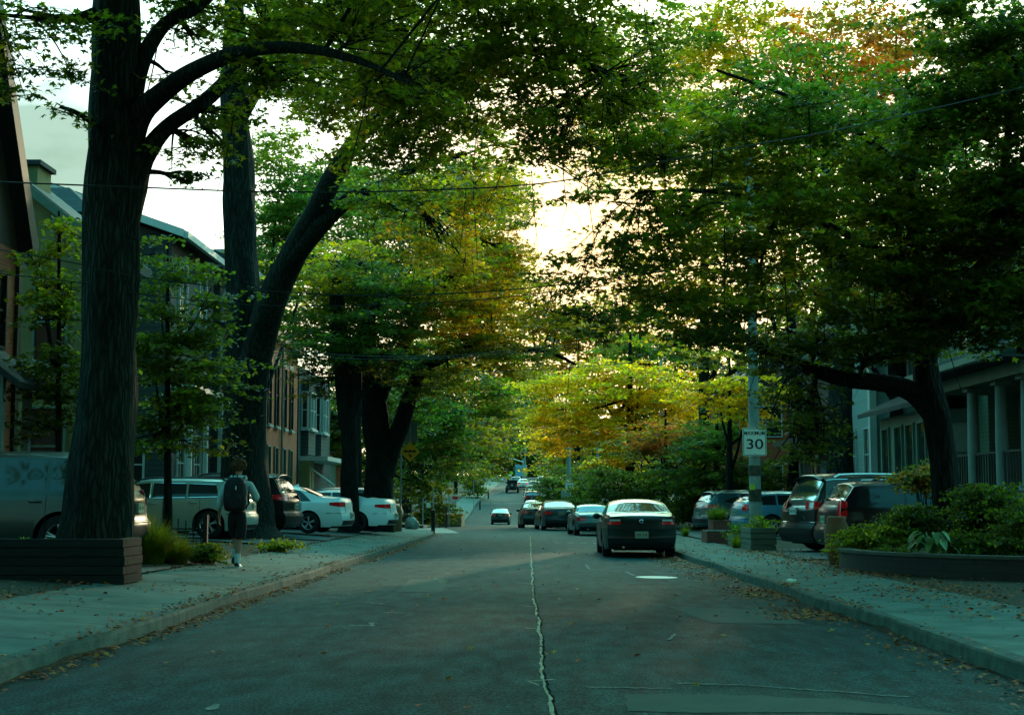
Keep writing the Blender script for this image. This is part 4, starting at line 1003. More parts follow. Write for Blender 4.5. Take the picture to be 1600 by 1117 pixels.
# the same tree's high boughs over the street are unseen, added to shade the foreground
# tree 2: the forked tree behind the walker
D2 = 39.0; g0 = gz(PX(383, D2), D2) - .1
tree('street_tree', 'tall forked tree behind the walking person with one limb leaning over the street', 'tree',
     [[((P(380, 800, D2).x, D2, g0), 1.25), T(380, 822, D2, 44), T(382, 770, D2, 37), T(383, 680, D2, 34), T(384, 560, D2, 31), T(381, 470, D2, 27), T(376, 380, D2, 25), T(372, 280, D2, 24), T(368, 180, D2, 22), T(366, 60, D2, 18), T(362, -60, D2, 14), T(350, -200, D2, 8)],
      [T(392, 690, D2, 23), T(397, 590, D2 - .3, 24), T(410, 520, D2 - .6, 25), T(432, 452, D2 - 1, 24), T(462, 390, D2 - 1.5, 21), T(492, 335, D2 - 2, 18), T(518, 280, D2 - 2.5, 16), T(552, 225, D2 - 3, 14), T(600, 170, D2 - 5, 12), T(670, 110, D2 - 8, 8), T(740, 80, D2 - 10, 5)],
      [T(458, 405, D2 - 1.5, 16), T(502, 350, D2 - 2, 15), T(545, 312, D2 - 2, 12), T(590, 292, D2 - 2, 9), T(650, 262, D2 - 2, 7), T(730, 240, D2 - 2, 4)],
      [T(372, 190, D2, 14), T(420, 120, D2 - 1, 11), T(520, 92, D2 - 5, 10), T(640, 92, D2 - 9, 9), T(760, 80, D2 - 11, 8), T(870, 84, D2 - 12, 7), T(950, 120, D2 - 13, 5)]],
     [B(430, 60, 38, 110, 60, 3, 3.51, .18), B(600, 60, 29, 170, 80, 4, 4.86, .18), B(760, 40, 27, 170, 60, 4, 4.86, .18), B(930, 40, 26.5, 120, 60, 3, 3.78, .17), B(700, 150, 28, 160, 70, 3.5, 4.86, .18, 'green'),
      B(860, 130, 26.5, 120, 60, 2.6, 3.78, .16), B(560, 170, 30, 90, 60, 2.6, 3.78, .18), B(840, 210, 26.5, 100, 45, 2.2, 3.24, .15), B(960, 170, 29, 80, 50, 2, 2.70, .15), B(470, 150, 38, 60, 36, 2, 2.03, .17),
      B(640, 240, 29, 110, 50, 3, 4.05, .17, 'green'), B(880, 235, 26.5, 60, 26, 1.5, 2.16, .14), B(970, 230, 26.5, 60, 40, 2, 2.16, .15), B(1010, 140, 26.5, 70, 60, 2, 2.70, .15), B(930, 300, 34, 30, 22, 1.4, 1.35, .14), B(745, 290, 35, 100, 50, 2.6, 3.51, .16, 'lime'), B(620, 330, 37, 80, 50, 2.6, 2.97, .16, 'green'), B(690, 380, 37, 70, 60, 2.4, 3.10, .16, 'lime'),
      B(560, 20, 28, 220, 40, 3, 3.24, .16), B(830, 10, 28, 180, 40, 3, 3.24, .16)],
     lobed=True, hang=46)
# tree 3: the pair of slim trunks further on
D3 = 50.5; g0 = gz(PX(545, D3), D3) - .1
tree('street_tree', 'slim dark trunk standing in front of the second white saloon', 'tree',
     [[((P(545, 800, 49).x, 49, g0), .42), T(545, 828, 49, 16), T(546, 760, 49, 14), T(545, 690, 49, 13), T(540, 640, 49, 13), T(536, 570, 49, 14), T(528, 500, 49, 12), T(520, 400, 49, 8)], [T(543, 660, 49, 10), T(556, 610, 49, 9), T(560, 540, 49, 8), T(590, 470, 49, 5)]],
     [B(520, 540, 49, 80, 55, 3, 4.42, .18, 'dark'), B(580, 480, 50, 100, 70, 3.5, 4.68, .18, 'dark'), B(520, 430, 50, 90, 60, 3, 3.38, .18, 'lime'), B(500, 600, 49, 45, 20, 2, 1.69, .16, 'dark'), B(610, 560, 49, 70, 34, 2.5, 3.38, .17, 'dark')], bark=M_bark2, lobed=True)
D3 = 54.0; g0 = gz(PX(590, D3), D3) - .1
tree('street_tree', 'broad double trunk right of the slim one with a level limb over the road', 'tree',
     [[((P(592, 800, D3).x, D3, g0), .75), T(592, 818, D3, 26), T(592, 770, D3, 23), T(591, 700, D3, 21), T(584, 640, D3, 19), T(576, 580, D3, 17), T(570, 500, D3, 13), T(560, 380, D3, 8)],
      [T(596, 760, D3, 15), T(610, 710, D3, 14), T(626, 665, D3, 14), T(640, 620, D3, 12), T(662, 575, D3, 10), T(710, 552, D3, 8), T(770, 545, D3, 6), T(850, 548, D3, 4), T(900, 570, D3, 2)],
      [T(585, 640, D3, 12), T(640, 520, D3, 9), T(700, 430, D3, 6), T(740, 340, D3, 4)]],
     [B(640, 500, 53, 100, 60, 3.5, 3.38, .18, 'green'), B(700, 440, 52, 90, 60, 3.5, 2.86, .18, 'lime'), B(760, 500, 52, 80, 40, 3, 2.86, .18, 'lime'), B(740, 540, 52, 90, 22, 2.2, 2.47, .17, 'green'), B(830, 560, 51, 60, 22, 2, 2.08, .16, 'green'), B(835, 490, 52, 40, 34, 2, 2.08, .17, 'lime'), B(800, 400, 53, 34, 60, 2, 2.34, .17, 'lime'), B(880, 500, 52, 60, 30, 2, 1.82, .17, 'lime'), B(860, 460, 52, 30, 26, 2, 1.69, .17, 'lime'), B(800, 320, 54, 34, 50, 2, 2.08, .17, 'green'),
      B(700, 590, 54, 80, 30, 2.5, 2.86, .18, 'green'), B(640, 420, 55, 110, 90, 3, 2.60, .18, 'dark'), B(760, 400, 53, 60, 90, 3, 2.60, .18, 'lime'), B(640, 610, 54, 50, 26, 2, 2.21, .17, 'dark')], bark=M_bark2, lobed=True, hang=14)
# right hand tree
D4 = 28.0; g0 = gz(PX(1478, D4), D4) - .1
tree('street_tree', 'dark leaning trunk in the walled bed on the right with a low arching limb', 'tree',
     [[((P(1480, 800, D4).x, D4, g0), .55), T(1480, 850, D4, 24.8), T(1479, 790, D4, 22.0), T(1474, 720, D4, 20.0), T(1464, 650, D4, 20.0), T(1448, 590, D4, 20.6), T(1442, 520, D4, 17.2), T(1438, 430, D4, 15.1), T(1428, 330, D4, 12.4), T(1415, 220, D4, 9.6), T(1410, 150, D4, 5.2)],
      [T(1462, 650, D4, 17.9), T(1425, 612, D4, 15.8), T(1380, 598, D4, 13.8), T(1320, 592, D4, 12.4), T(1262, 575, D4, 10.3), T(1215, 556, D4, 8.3), T(1180, 540, D4, 6.2), T(1130, 500, D4, 4.8), T(1060, 470, D4, 2.8)],
      [T(1445, 560, D4, 13.8), T(1500, 480, D4 - .6, 11.0), T(1545, 380, D4 - 1.2, 8.3), T(1570, 250, D4 - 2, 6.2), T(1590, 100, D4 - 2.5, 4.1)],
      [T(1430, 340, D4, 8.3), T(1380, 262, D4, 6.2), T(1372, 215, D4, 4.8), T(1400, 190, D4, 3.4), T(1420, 150, D4, 2.1)],
      [T(1438, 430, D4, 9.6), T(1350, 380, D4 - 1, 6.2), T(1240, 330, D4 - 2, 4.8), T(1120, 300, D4 - 3, 3.4), T(1000, 300, D4 - 3.5, 2.1)],
      [T(1420, 270, D4, 6.9), T(1330, 200, D4 - 1, 4.8), T(1230, 150, D4 - 2, 3.4), T(1120, 110, D4 - 3, 2.1)]],
     [B(960, 500, 24.5, 90, 40, 1.5, 2.34, .165, 'dark'), B(1040, 460, 25, 100, 60, 1.8, 3.71, .165, 'green'), B(985, 400, 24.5, 90, 45, 1.5, 2.61, .165, 'dark'), B(1080, 360, 25, 110, 60, 1.8, 3.88, .165, 'green'), B(1000, 320, 25, 90, 40, 1.6, 2.34, .165, 'green'),
      B(1130, 520, 26, 70, 50, 1.5, 3.20, .165, 'dark'), B(1180, 440, 26, 100, 70, 2, 3.55, .165, 'green'), B(1220, 320, 26, 110, 70, 2, 4.05, .165, 'green'), B(1120, 240, 26, 110, 60, 2, 3.55, .165, 'green'), B(1040, 240, 25, 70, 40, 1.5, 2.86, .165, 'green'),
      B(1240, 180, 26, 130, 60, 2, 4.05, .165, 'teal'), B(1340, 280, 27, 100, 80, 2, 4.39, .165, 'green'), B(1300, 430, 27, 110, 60, 2, 4.22, .165, 'green'), B(1290, 530, 27.5, 110, 40, 1.8, 4.72, .165, 'dark'),
      B(1420, 480, 27, 90, 80, 1.8, 5.74, .165, 'dark'), B(1440, 360, 27, 90, 80, 1.8, 5.74, .165, 'green'), B(1460, 200, 27, 90, 90, 2, 5.40, .165, 'teal'), B(1540, 480, 26, 80, 70, 1.8, 6.75, .165, 'dark'), B(1560, 330, 26, 80, 100, 2, 7.09, .165, 'dark'), B(1570, 130, 26, 90, 110, 2, 6.41, .165, 'dark'), B(1640, 300, 25, 70, 240, 2, 6.75, .165, 'dark'),
      B(1250, 640, 27, 60, 55, 1.2, 2.75, .13, 'dark'), B(1265, 710, 27, 40, 30, .9, 2.25, .12, 'dark'), B(1190, 560, 26.5, 45, 26, 1, 2.12, .13, 'dark'), B(1360, 560, 27, 60, 30, 1.2, 2.25, .13, 'dark'), B(900, 440, 24, 60, 30, 1.1, 1.62, .13, 'dark'), B(1480, 30, 26, 120, 50, 2, 3.71, .165, 'dark')],
     bark=M_bark2, lobed=True, hang=20)
# trunk in front of the blue trimmed house
D5 = 46.0; g0 = gz(PX(1312, D5), D5) - .1
tree('street_tree', 'upright trunk in front of the white house on the right', 'tree',
     [[((P(1312, 800, D5).x, D5, g0), .55), T(1312, 780, D5, 22), T(1312, 700, D5, 19), T(1314, 620, D5, 18), T(1318, 540, D5, 16), T(1306, 440, D5, 14), T(1290, 330, D5, 11), T(1290, 220, D5, 5)],
      [T(1310, 470, D5, 9), T(1360, 380, D5, 6), T(1430, 250, D5, 4)], [T(1300, 400, D5, 9), T(1220, 330, D5, 6), T(1130, 250, D5, 3)]],
     [B(1250, 300, 46, 130, 90, 4, 1.8, .2, 'green'), B(1350, 200, 46, 130, 90, 4, 1.9, .2, 'green'), B(1120, 220, 46, 120, 80, 4, 1.6, .2, 'lime'), B(1420, 380, 46, 120, 100, 4, 2.4, .2, 'dark'), B(1230, 110, 46, 120, 60, 4, 1.5, .2, 'green'), B(1520, 250, 44, 120, 160, 4, 2.2, .2, 'dark')], group=None)
for x, y, lab in ((-8.3, 3.0, 'unseen tree added left of and behind the camera to shade the foreground'), (7.6, 7.5, 'unseen tree added right of the camera to shade the foreground'), (-8.0, -13, 'unseen tree added left of the street well behind the camera to block the sky'), (7.8, -9, 'unseen tree added right of the street well behind the camera to block the sky')):  # out-of-view trees added to darken the foreground and cut sky light
    sg = 1 if x < 0 else -1; z = gz(x, y)
    bl = [(Vector((x + sg * dx, y + dy, z + dz)), (3.4, 3.4, 1.5), 4.5, .26, 'green') for dx, dy, dz in ((0, 0, 12), (4, 2, 12.2), (4, -4, 12), (-3, 3, 11), (-3, -3, 11), (7.5, 0, 13), (1, 5, 12), (1, -6, 11.5), (8, 4, 13.2), (7, -5, 13), (5, 8, 13), (2, 10, 13), (8, 9, 13.4))]
    tree('street_tree', lab, 'tree', [[((x, y, z - .1), .6), ((x, y, z + 2), .42), ((x + sg * .2, y, z + 6), .36), ((x + sg * .5, y, z + 10), .25), ((x + sg * .5, y, z + 13), .1)], [((x, y, z + 5), .25), ((x + sg * 3, y + 1, z + 9.5), .18), ((x + sg * 7, y + 2, z + 12), .06)]], bl, twigs=False)
for x, y, lab in ((-5, -42, 'unseen leafy tree added far behind the camera to block the sky'), (5, -48, 'second unseen leafy tree added far behind the camera to block the sky'), (-14, -36, 'unseen leafy tree added behind and left of the camera to block the sky'), (14, -36, 'unseen leafy tree added behind and right of the camera to block the sky')):  # unseen occluders, added against the bright sky behind the camera
    z = gz(x, y); up = [(Vector((x + dx, y, z + dz)), (4.5, 2.5, 3), 2.4, .5, 'dark') for dx, dz in ((0, 4), (0, 9), (-4, 6), (4, 6), (0, 13))]
    tree('street_tree', lab, 'tree', [[((x, y, z - .1), .5), ((x, y, z + 5), .35), ((x, y, z + 12), .1)]], up, twigs=False)
# autumn tree with bare tops
D6 = 60.0
def up_tree(name, label, px, pyb, D, rtr, top_py, blobs, pal_bark=None, lean=0, group=None, twigs=True):
    u = PX(px, D) - xc(D)
    if abs(u) < HALF + 3: px = 829 + (xc(D) + math.copysign(HALF + 3.2, u)) * M1(D)
    g0 = gz(PX(px, D), D) - .1; base = ((P(px, 780, D).x, D, g0), rtr * 1.5 / M1(D)); n = 6; y0 = 780 - (g0 - CAMZ) * M1(D)
    pth = [base] + [T(px + lean * i / n, y0 + (top_py - y0) * i / n, D, rtr * (1.15 - .9 * i / n)) for i in range(1, n + 1)]
    limbs = []
    for b in blobs[:5]:
        i = rnd.randint(2, 4); s0 = pth[i]; c = b[0]; mid = Vector(s0[0]).lerp(c, .5) + Vector((0, 0, -.3))
        limbs.append([(s0[0], s0[1] * .6), (tuple(mid), s0[1] * .4), (tuple(c), s0[1] * .15)])
    return tree(name, label, 'tree', [pth] + limbs, blobs, bark=pal_bark or M_bark2, group=group, twigs=twigs)
up_tree('tall_tree', 'tall tree with orange leaves and bare twigs at the upper right', 1240, 800, 62, 8, 200,
        [B(1210, 60, 62, 100, 40, 3, .9, .2, 'orange'), B(1370, 90, 60, 70, 36, 3, 1.4, .2, 'orange'), B(1100, 90, 62, 90, 50, 3, 1.0, .2, 'lime'), B(1300, 40, 62, 120, 26, 3, .6, .2, 'rust'), B(1160, 20, 62, 120, 20, 3, .5, .2, 'rust'), B(1050, 60, 62, 60, 40, 3, .7, .2, 'green'), B(1420, 230, 60, 100, 60, 3, 1.2, .22, 'rust')])
up_tree('tall_tree', 'backlit tree behind the speed limit pole with glowing edges', 1100, 800, 72, 10, 220,
        [B(1080, 420, 72, 110, 70, 4, 1.1, .24, 'lime'), B(1000, 480, 72, 90, 60, 4, 1.1, .24, 'lime'), B(1160, 330, 72, 110, 80, 4, 1.1, .24, 'lime'), B(1140, 500, 72, 90, 60, 4, 1.6, .24, 'lime'), B(1240, 470, 72, 90, 80, 4, 1.6, .24, 'green'), B(1200, 220, 72, 100, 60, 4, .9, .24, 'lime')])
# yellow tree over the row of parked cars
D7 = 84.0
up_tree('yellow_tree', 'broad yellow autumn tree arching over the parked cars', 985, 800, D7, 8, 520,
        [B(930, 610, D7, 80, 32, 3.5, 3.7, .24, 'yellow'), B(1000, 600, D7, 80, 36, 3.5, 4.1, .24, 'yellow'), B(870, 640, D7 - 2, 55, 26, 2.5, 2.9, .22, 'yellow'), B(930, 670, D7, 80, 30, 3, 4.1, .24, 'yellow'), B(1050, 640, D7, 70, 40, 3, 4.1, .24, 'yellow'), B(850, 600, D7 - 2, 50, 20, 2, 2.0, .22, 'yellow'), B(885, 690, D7, 50, 26, 2.5, 3.1, .22, 'yellow'), B(830, 665, D7, 34, 16, 2, 2.0, .22, 'yellow'), B(940, 580, D7, 60, 20, 3, 2.7, .24, 'yellow'), B(960, 715, D7, 60, 20, 3, 3.1, .24, 'yellow')])
up_tree('yellow_tree', 'smaller yellow tree beside the speed limit pole', 1140, 800, 58, 6, 560,
        [B(1120, 610, 58, 60, 26, 2, 3.2, .2, 'yellow'), B(1165, 640, 58, 50, 36, 2, 3.2, .2, 'yellow'), B(1210, 610, 58, 45, 22, 2, 2.4, .2, 'yellow'), B(1100, 560, 60, 60, 30, 2.5, 1.3, .2, 'lime')])
up_tree('small_tree', 'low russet leaved tree between the yellow tree and the pole', 1040, 800, 66, 5, 640,
        [B(1030, 680, 66, 60, 26, 2.4, 4.1, .2, 'orange'), B(1000, 705, 66, 50, 20, 2.2, 2.2, .2, 'rust'), B(1080, 700, 66, 50, 26, 2.4, 2.4, .2, 'rust'), B(1060, 735, 66, 60, 22, 2.4, 2.6, .2, 'green')])
up_tree('small_tree', 'dark green leafy tree above the charcoal crossover', 1120, 800, 62, 6, 620,
        [B(1120, 700, 62, 60, 50, 2.5, 3.4, .2, 'teal'), B(1160, 740, 60, 45, 36, 2.5, 3.4, .2, 'dark'), B(1080, 750, 62, 60, 30, 2.5, 3.4, .2, 'dark'), B(1140, 670, 62, 46, 36, 2.4, 2.6, .2, 'teal')])
def hedge(name, label, px0, px1, py0, py1, D, depth, pal, ls=.16, lai=4):
    """a dense shrub mass from its own blobs, reaching the ground"""
    x0, x1 = PX(px0, D), PX(px1, D); zt_ = P((px0 + px1) / 2, py0, D).z; xm = (x0 + x1) / 2; zb = gz(xm, D); n = max(2, int((x1 - x0) / max(.8, (zt_ - zb) * .6)))
    bl = []
    for i in range(n):
        x = x0 + (x1 - x0) * (i + .5) / n; w = (x1 - x0) / n * .75; h = (zt_ - zb) * rnd.uniform(.86, 1.04)
        bl.append((Vector((x, D + rnd.uniform(-.3, .3), zb + h * .5)), (w, depth, h * .55), lai, ls, pal))
    C, Sz, Co, spr = blob_leaves(bl); base = Vector((xm, D, zb)); t = thing(name, label, 'hedge' if name == 'hedge' else 'bush', base, world=True)
    leaf_card_mesh('foliage', C, 1, Co, False, M_leaf, False, .2, t, sizes=Sz)
    mb = MB()
    for b in bl:
        for _ in range(7):
            p = b[0] + Vector((rnd.uniform(-.6, .6) * b[1][0], rnd.uniform(-.6, .6) * b[1][1], rnd.uniform(0, .8) * b[1][2])); mb.tube([Vector((b[0].x + rnd.uniform(-.2, .2), b[0].y, zb - .1)), p], [.02, .006], 4, cap=False)
    mb.build('stems', M_bark2, t); return t
hedge('hedge', 'dark hedge behind the roadster and the black saloon', 925, 1060, 722, 815, 68, 1.2, 'dark')
hedge('hedge', 'dark hedge behind the charcoal crossover and blue hatchback', 1060, 1225, 735, 830, 64, 1.0, 'dark')
hedge('bush', 'pale green bush behind the second speed limit pole', 893, 935, 735, 815, 100, 1.2, 'teal', .2)
hedge('bush', 'green bush under the yellow tree beside the row of cars', 845, 890, 735, 800, 150, 2, 'dark', .28)

# left: dark young maples between the big trunks in front of the houses
def maple(label, px, D, top, blobs): return up_tree('young_maple', label, px, 800, D, 6, top, blobs)
LAIK = 3.4
maple('young maple between the thickest trunk and the forked tree', 262, 31, 380,
      [B(250, 470, 31, 50, 45, 1.4, 1.9, .15, 'dark'), B(300, 500, 31, 60, 50, 1.4, 2.2, .15, 'dark'), B(240, 560, 31, 60, 50, 1.4, 2.8, .15, 'dark'), B(310, 580, 31, 60, 50, 1.4, 3.0, .15, 'dark'), B(330, 450, 31, 34, 34, 1.1, 1.5, .15, 'dark'), B(260, 640, 31, 70, 36, 1.4, 2.8, .15, 'dark'), B(330, 640, 31, 34, 34, 1.2, 2.3, .15, 'dark'), B(235, 690, 31, 40, 26, 1.2, 2.0, .15, 'dark'), B(300, 695, 31, 50, 20, 1.2, 1.6, .15, 'dark'), B(230, 400, 31, 34, 34, 1.2, 1.4, .15, 'dark'), B(290, 430, 31, 50, 30, 1.2, 1.7, .15, 'dark')])
LAIK = 3.6
maple('young maple left of the thickest trunk in front of the cream house', 92, 27, 330,
      [B(95, 370, 27, 55, 24, 1, 1.5, .14, 'green'), B(70, 430, 27, 60, 18, 1, 1.2, .14, 'green'), B(110, 460, 27, 40, 26, 1, 1.9, .14, 'green'), B(70, 480, 27, 46, 40, 1, 1.5, .14, 'green'), B(60, 400, 27, 40, 24, 1, 1.2, .14, 'green'), B(50, 580, 27, 40, 30, 1, 1.5, .14, 'dark'), B(100, 560, 27, 60, 30, 1, 1.9, .14, 'dark'), B(70, 505, 27, 40, 14, .8, 1.2, .14, 'dark'), B(95, 620, 27, 50, 40, 1, 2.3, .14, 'dark'), B(60, 660, 27, 30, 30, .8, 1.5, .14, 'dark')])
maple('young maple behind the forked tree toward the brick row', 398, 56, 330,
      [B(430, 400, 60, 60, 70, 2.6, 2.2, .2, 'teal'), B(470, 330, 60, 70, 70, 2.6, 2.4, .2, 'teal'), B(440, 250, 60, 60, 50, 2.6, 2.0, .2, 'green'), B(520, 300, 62, 70, 60, 2.6, 2.0, .2, 'teal')])

LAIK = 2.4
# further masses along the street, both sides, each its own tree
up_tree('tall_tree', 'dense green tree filling the upper right behind the leaning trunk', 1400, 800, 52, 12, 240,
        [B(x, y, 52, 100, 75, 3.5, 2.1, .21, pl) for x, y, pl in ((1030, 90, 'green'), (1150, 60, 'lime'), (1280, 90, 'orange'), (1400, 50, 'orange'), (1520, 100, 'teal'), (1060, 210, 'green'), (1190, 200, 'green'), (1320, 210, 'green'), (1450, 220, 'teal'), (1150, 330, 'green'), (1290, 340, 'green'), (1420, 350, 'dark'), (1550, 330, 'dark'), (1400, 470, 'dark'), (1530, 470, 'dark'), (980, 200, 'lime'), (1380, 110, 'orange'))])
far = [  # px, D, top, palette, crown (px, py, rx, ry) list, label
    (660, 92, 560, 'teal', [(660, 690, 46, 50), (690, 640, 50, 50), (640, 640, 45, 45), (655, 750, 40, 34), (700, 700, 40, 40)], 'bright green young tree behind the yellow bump sign'),
    (700, 105, 520, 'green', [(700, 600, 70, 50), (760, 620, 60, 45), (720, 540, 80, 50), (650, 560, 60, 50), (735, 680, 40, 30)], 'broad green tree beyond the side street on the left'),
    (705, 125, 600, 'dark', [(705, 720, 34, 28), (725, 690, 40, 30), (690, 750, 26, 22), (745, 660, 36, 28)], 'very dark tree over the far bend of the left pavement'),
    (742, 150, 560, 'rust', [(735, 700, 24, 24), (760, 680, 30, 28), (735, 660, 34, 24), (770, 640, 30, 24)], 'brownish tree further up the left side'),
    (745, 178, 560, 'green', [(752, 700, 24, 24), (775, 690, 22, 24), (760, 650, 30, 30), (790, 640, 30, 30), (745, 735, 18, 16)], 'green tree above the far left pavement bollards'),
    (768, 215, 590, 'dark', [(772, 705, 22, 22), (790, 690, 24, 22), (770, 670, 26, 22), (760, 738, 14, 12)], 'dark tree left of the traffic signal'),
    (800, 330, 600, 'dark', [(790, 710, 22, 20), (815, 705, 26, 22), (800, 680, 30, 22), (835, 690, 24, 22), (850, 715, 24, 20), (780, 690, 22, 20), (825, 730, 20, 12)], 'dark wooded backdrop tree at the top of the street'),
    (820, 300, 600, 'teal', [(810, 650, 40, 34), (850, 655, 40, 30), (780, 640, 40, 34), (835, 620, 40, 24)], 'hazy green tree over the top of the street'),
    (862, 190, 600, 'rust', [(862, 700, 20, 22), (875, 670, 28, 24), (850, 725, 14, 10), (880, 715, 24, 20)], 'brown yellow tree on the right far up the street'),
    (880, 160, 600, 'green', [(890, 730, 30, 26), (905, 700, 36, 30), (880, 760, 24, 20), (915, 750, 30, 26)], 'green tree behind the second speed limit pole'),
    (872, 225, 600, 'yellow', [(850, 680, 22, 18), (860, 735, 14, 12), (845, 650, 24, 16)], 'yellow tree far up on the right of the street'),
    (560, 80, 330, 'teal', [(520, 420, 80, 70), (590, 380, 80, 70), (640, 320, 70, 60), (560, 300, 80, 50), (660, 430, 70, 60), (740, 350, 60, 60), (700, 290, 60, 50), (780, 420, 40, 50), (460, 360, 60, 60), (420, 450, 50, 60), (480, 500, 60, 60), (790, 300, 34, 40)], 'tall blue green tree behind the double trunk'),
    (640, 86, 560, 'dark', [(560, 620, 60, 50), (620, 650, 40, 50), (520, 680, 40, 50), (480, 640, 50, 40), (640, 600, 60, 40)], 'dark shrubby tree behind the slim trunk'),
    (690, 110, 420, 'lime', [(760, 460, 50, 50), (800, 500, 45, 40), (780, 560, 60, 36), (820, 590, 40, 26), (740, 420, 50, 60), (790, 430, 30, 40)], 'yellow green tree catching the light left of the sky gap'),
    (900, 128, 520, 'lime', [(880, 520, 50, 34), (930, 540, 60, 36), (860, 570, 50, 26), (900, 500, 40, 26), (970, 520, 60, 34)], 'pale backlit tree above the yellow one'),
    (1000, 112, 480, 'green', [(1040, 560, 80, 46), (990, 560, 70, 40), (1090, 600, 70, 40), (1000, 650, 60, 40), (1080, 660, 60, 40)], 'green tree behind the yellow tree on the right'),
    (1230, 80, 400, 'dark', [(1220, 560, 70, 60), (1280, 500, 80, 70), (1200, 640, 60, 50), (1350, 520, 70, 60), (1420, 560, 70, 60)], 'dark tree crowded behind the houses on the right'),
]
for px, D, top, pal, cr_, lab in far:
    ls = .0036 * D if D < 140 else .0030 * D
    up_tree('street_tree', lab, px, 800, D, 420 / D, top, [B(a, b, D + rnd.uniform(-3, 3), rx, ry, max(2.0, rx / M1(D) * .8), 3.4, ls, pal) for a, b, rx, ry in cr_], twigs=D < 130)
far2 = [(700, 260, 'teal', [(660, 640, 60, 60), (700, 700, 40, 50), (620, 600, 60, 60)], 'hazy green tree on the far left hillside'),
    (960, 230, 'dark', [(930, 700, 60, 60), (1000, 680, 60, 70), (1080, 690, 60, 70)], 'dark tree behind the hedge far on the right'),
    (560, 150, 'dark', [(520, 700, 60, 70), (580, 700, 60, 70), (620, 740, 50, 50), (560, 620, 70, 60)], 'dark tree behind the parked white saloons'),
    (1180, 140, 'dark', [(1140, 680, 60, 80), (1210, 640, 70, 90), (1280, 640, 70, 90)], 'dark tree standing behind the gabled house'),
    (870, 360, 'teal', [(850, 650, 40, 40), (880, 690, 36, 50), (820, 600, 50, 30), (910, 620, 40, 40), (770, 600, 40, 40)], 'blue green tree closing the street behind the signal')]
far2 += [(1020, 118, 'dark', [(930, 735, 40, 24), (990, 730, 40, 26), (1050, 730, 40, 26), (1110, 725, 40, 30), (1160, 720, 40, 30)], 'dark tree low behind the hedge on the right'), (760, 400, 'dark', [(780, 730, 26, 26), (800, 725, 22, 24), (825, 728, 22, 22), (850, 735, 22, 22), (880, 735, 26, 26), (812, 700, 30, 20)], 'dark wood closing the street at the hilltop')]
for px, D, pal, cr_, lab in far2:
    up_tree('street_tree', lab, px, 800, D, 420 / D, 620, [B(a, b, D + rnd.uniform(-3, 3), rx, ry, max(2.0, rx / M1(D) * .6), 3.6, .0032 * D, pal) for a, b, rx, ry in cr_], twigs=False)
wd = []
for k in range(40):
    x = -45 + k * 2.4; y = 425 + rnd.uniform(-8, 8); wd.append((Vector((x, y, gz(x, 420) + rnd.uniform(3, 9))), (4, 5, 5), 3, 1.1, rnd.choice(('dark', 'teal', 'green'))))
C, Sz, Co, _s = blob_leaves(wd); o = leaf_card_mesh('far_wood', C, 1, Co, False, M_leaf, False, .5, None, sizes=Sz); tag(o, 'far dark wood closing the view beyond the hilltop', 'wood', kind='stuff')
hedge('bush', 'low green shrubs bordering the far left pavement', 655, 700, 770, 800, 92, 1.0, 'dark', .2)
hedge('bush', 'dark shrubs on the far left bank under the signs', 728, 752, 728, 752, 180, 2.0, 'dark', .3)
# ------------------------------------------------------------------ houses
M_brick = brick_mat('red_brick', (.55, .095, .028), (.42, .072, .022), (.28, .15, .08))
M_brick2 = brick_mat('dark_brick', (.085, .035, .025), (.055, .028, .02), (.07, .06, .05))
M_cream = mat('cream_stucco', (.20, .17, .07), (.26, .22, .09), rough=.9, scale=2, bump=.2, bscale=50)
M_siding = brick_mat('dark_siding', (.045, .055, .05), (.04, .048, .045), (.015, .02, .018), bw=6, rh=.18, msize=.012)
M_sidew = brick_mat('white_siding', (.20, .30, .29), (.23, .33, .32), (.18, .24, .22), bw=6, rh=.13, msize=.008)
M_sideg = brick_mat('pale_green_siding', (.12, .18, .12), (.11, .17, .11), (.08, .11, .08), bw=6, rh=.12, msize=.01)
M_shingle = brick_mat('roof_shingle', (.018, .026, .026), (.028, .036, .036), (.015, .02, .02), bw=.3, rh=.16, msize=.012)
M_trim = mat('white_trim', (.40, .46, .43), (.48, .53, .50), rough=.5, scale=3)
M_trims = mat('shaded_white_trim', (.13, .18, .165), (.17, .22, .20), rough=.6, scale=3)  # white trim with the porch shade put into its colour
M_trimg = mat('sage_trim', (.10, .155, .115), (.13, .18, .135), rough=.6, scale=3)
M_trimd = mat('dark_trim', (.012, .018, .016), (.022, .028, .025), rough=.6, scale=3)
M_stone = mat('window_sill_stone', (.35, .36, .3), (.42, .42, .36), rough=.8, scale=5)
M_blue = mat('blue_paint', (.05, .17, .24), (.07, .2, .28), rough=.5, scale=3)
M_pane = mat('window_glass', (.015, .022, .022), rough=.06, ior=1.7)
M_curt = mat('net_curtain', (.30, .32, .28), (.40, .42, .36), rough=.9, scale=6, stretch=(6, 6, .5))
M_door = mat('door_wood', (.10, .045, .02), (.14, .06, .03), rough=.5, scale=4)
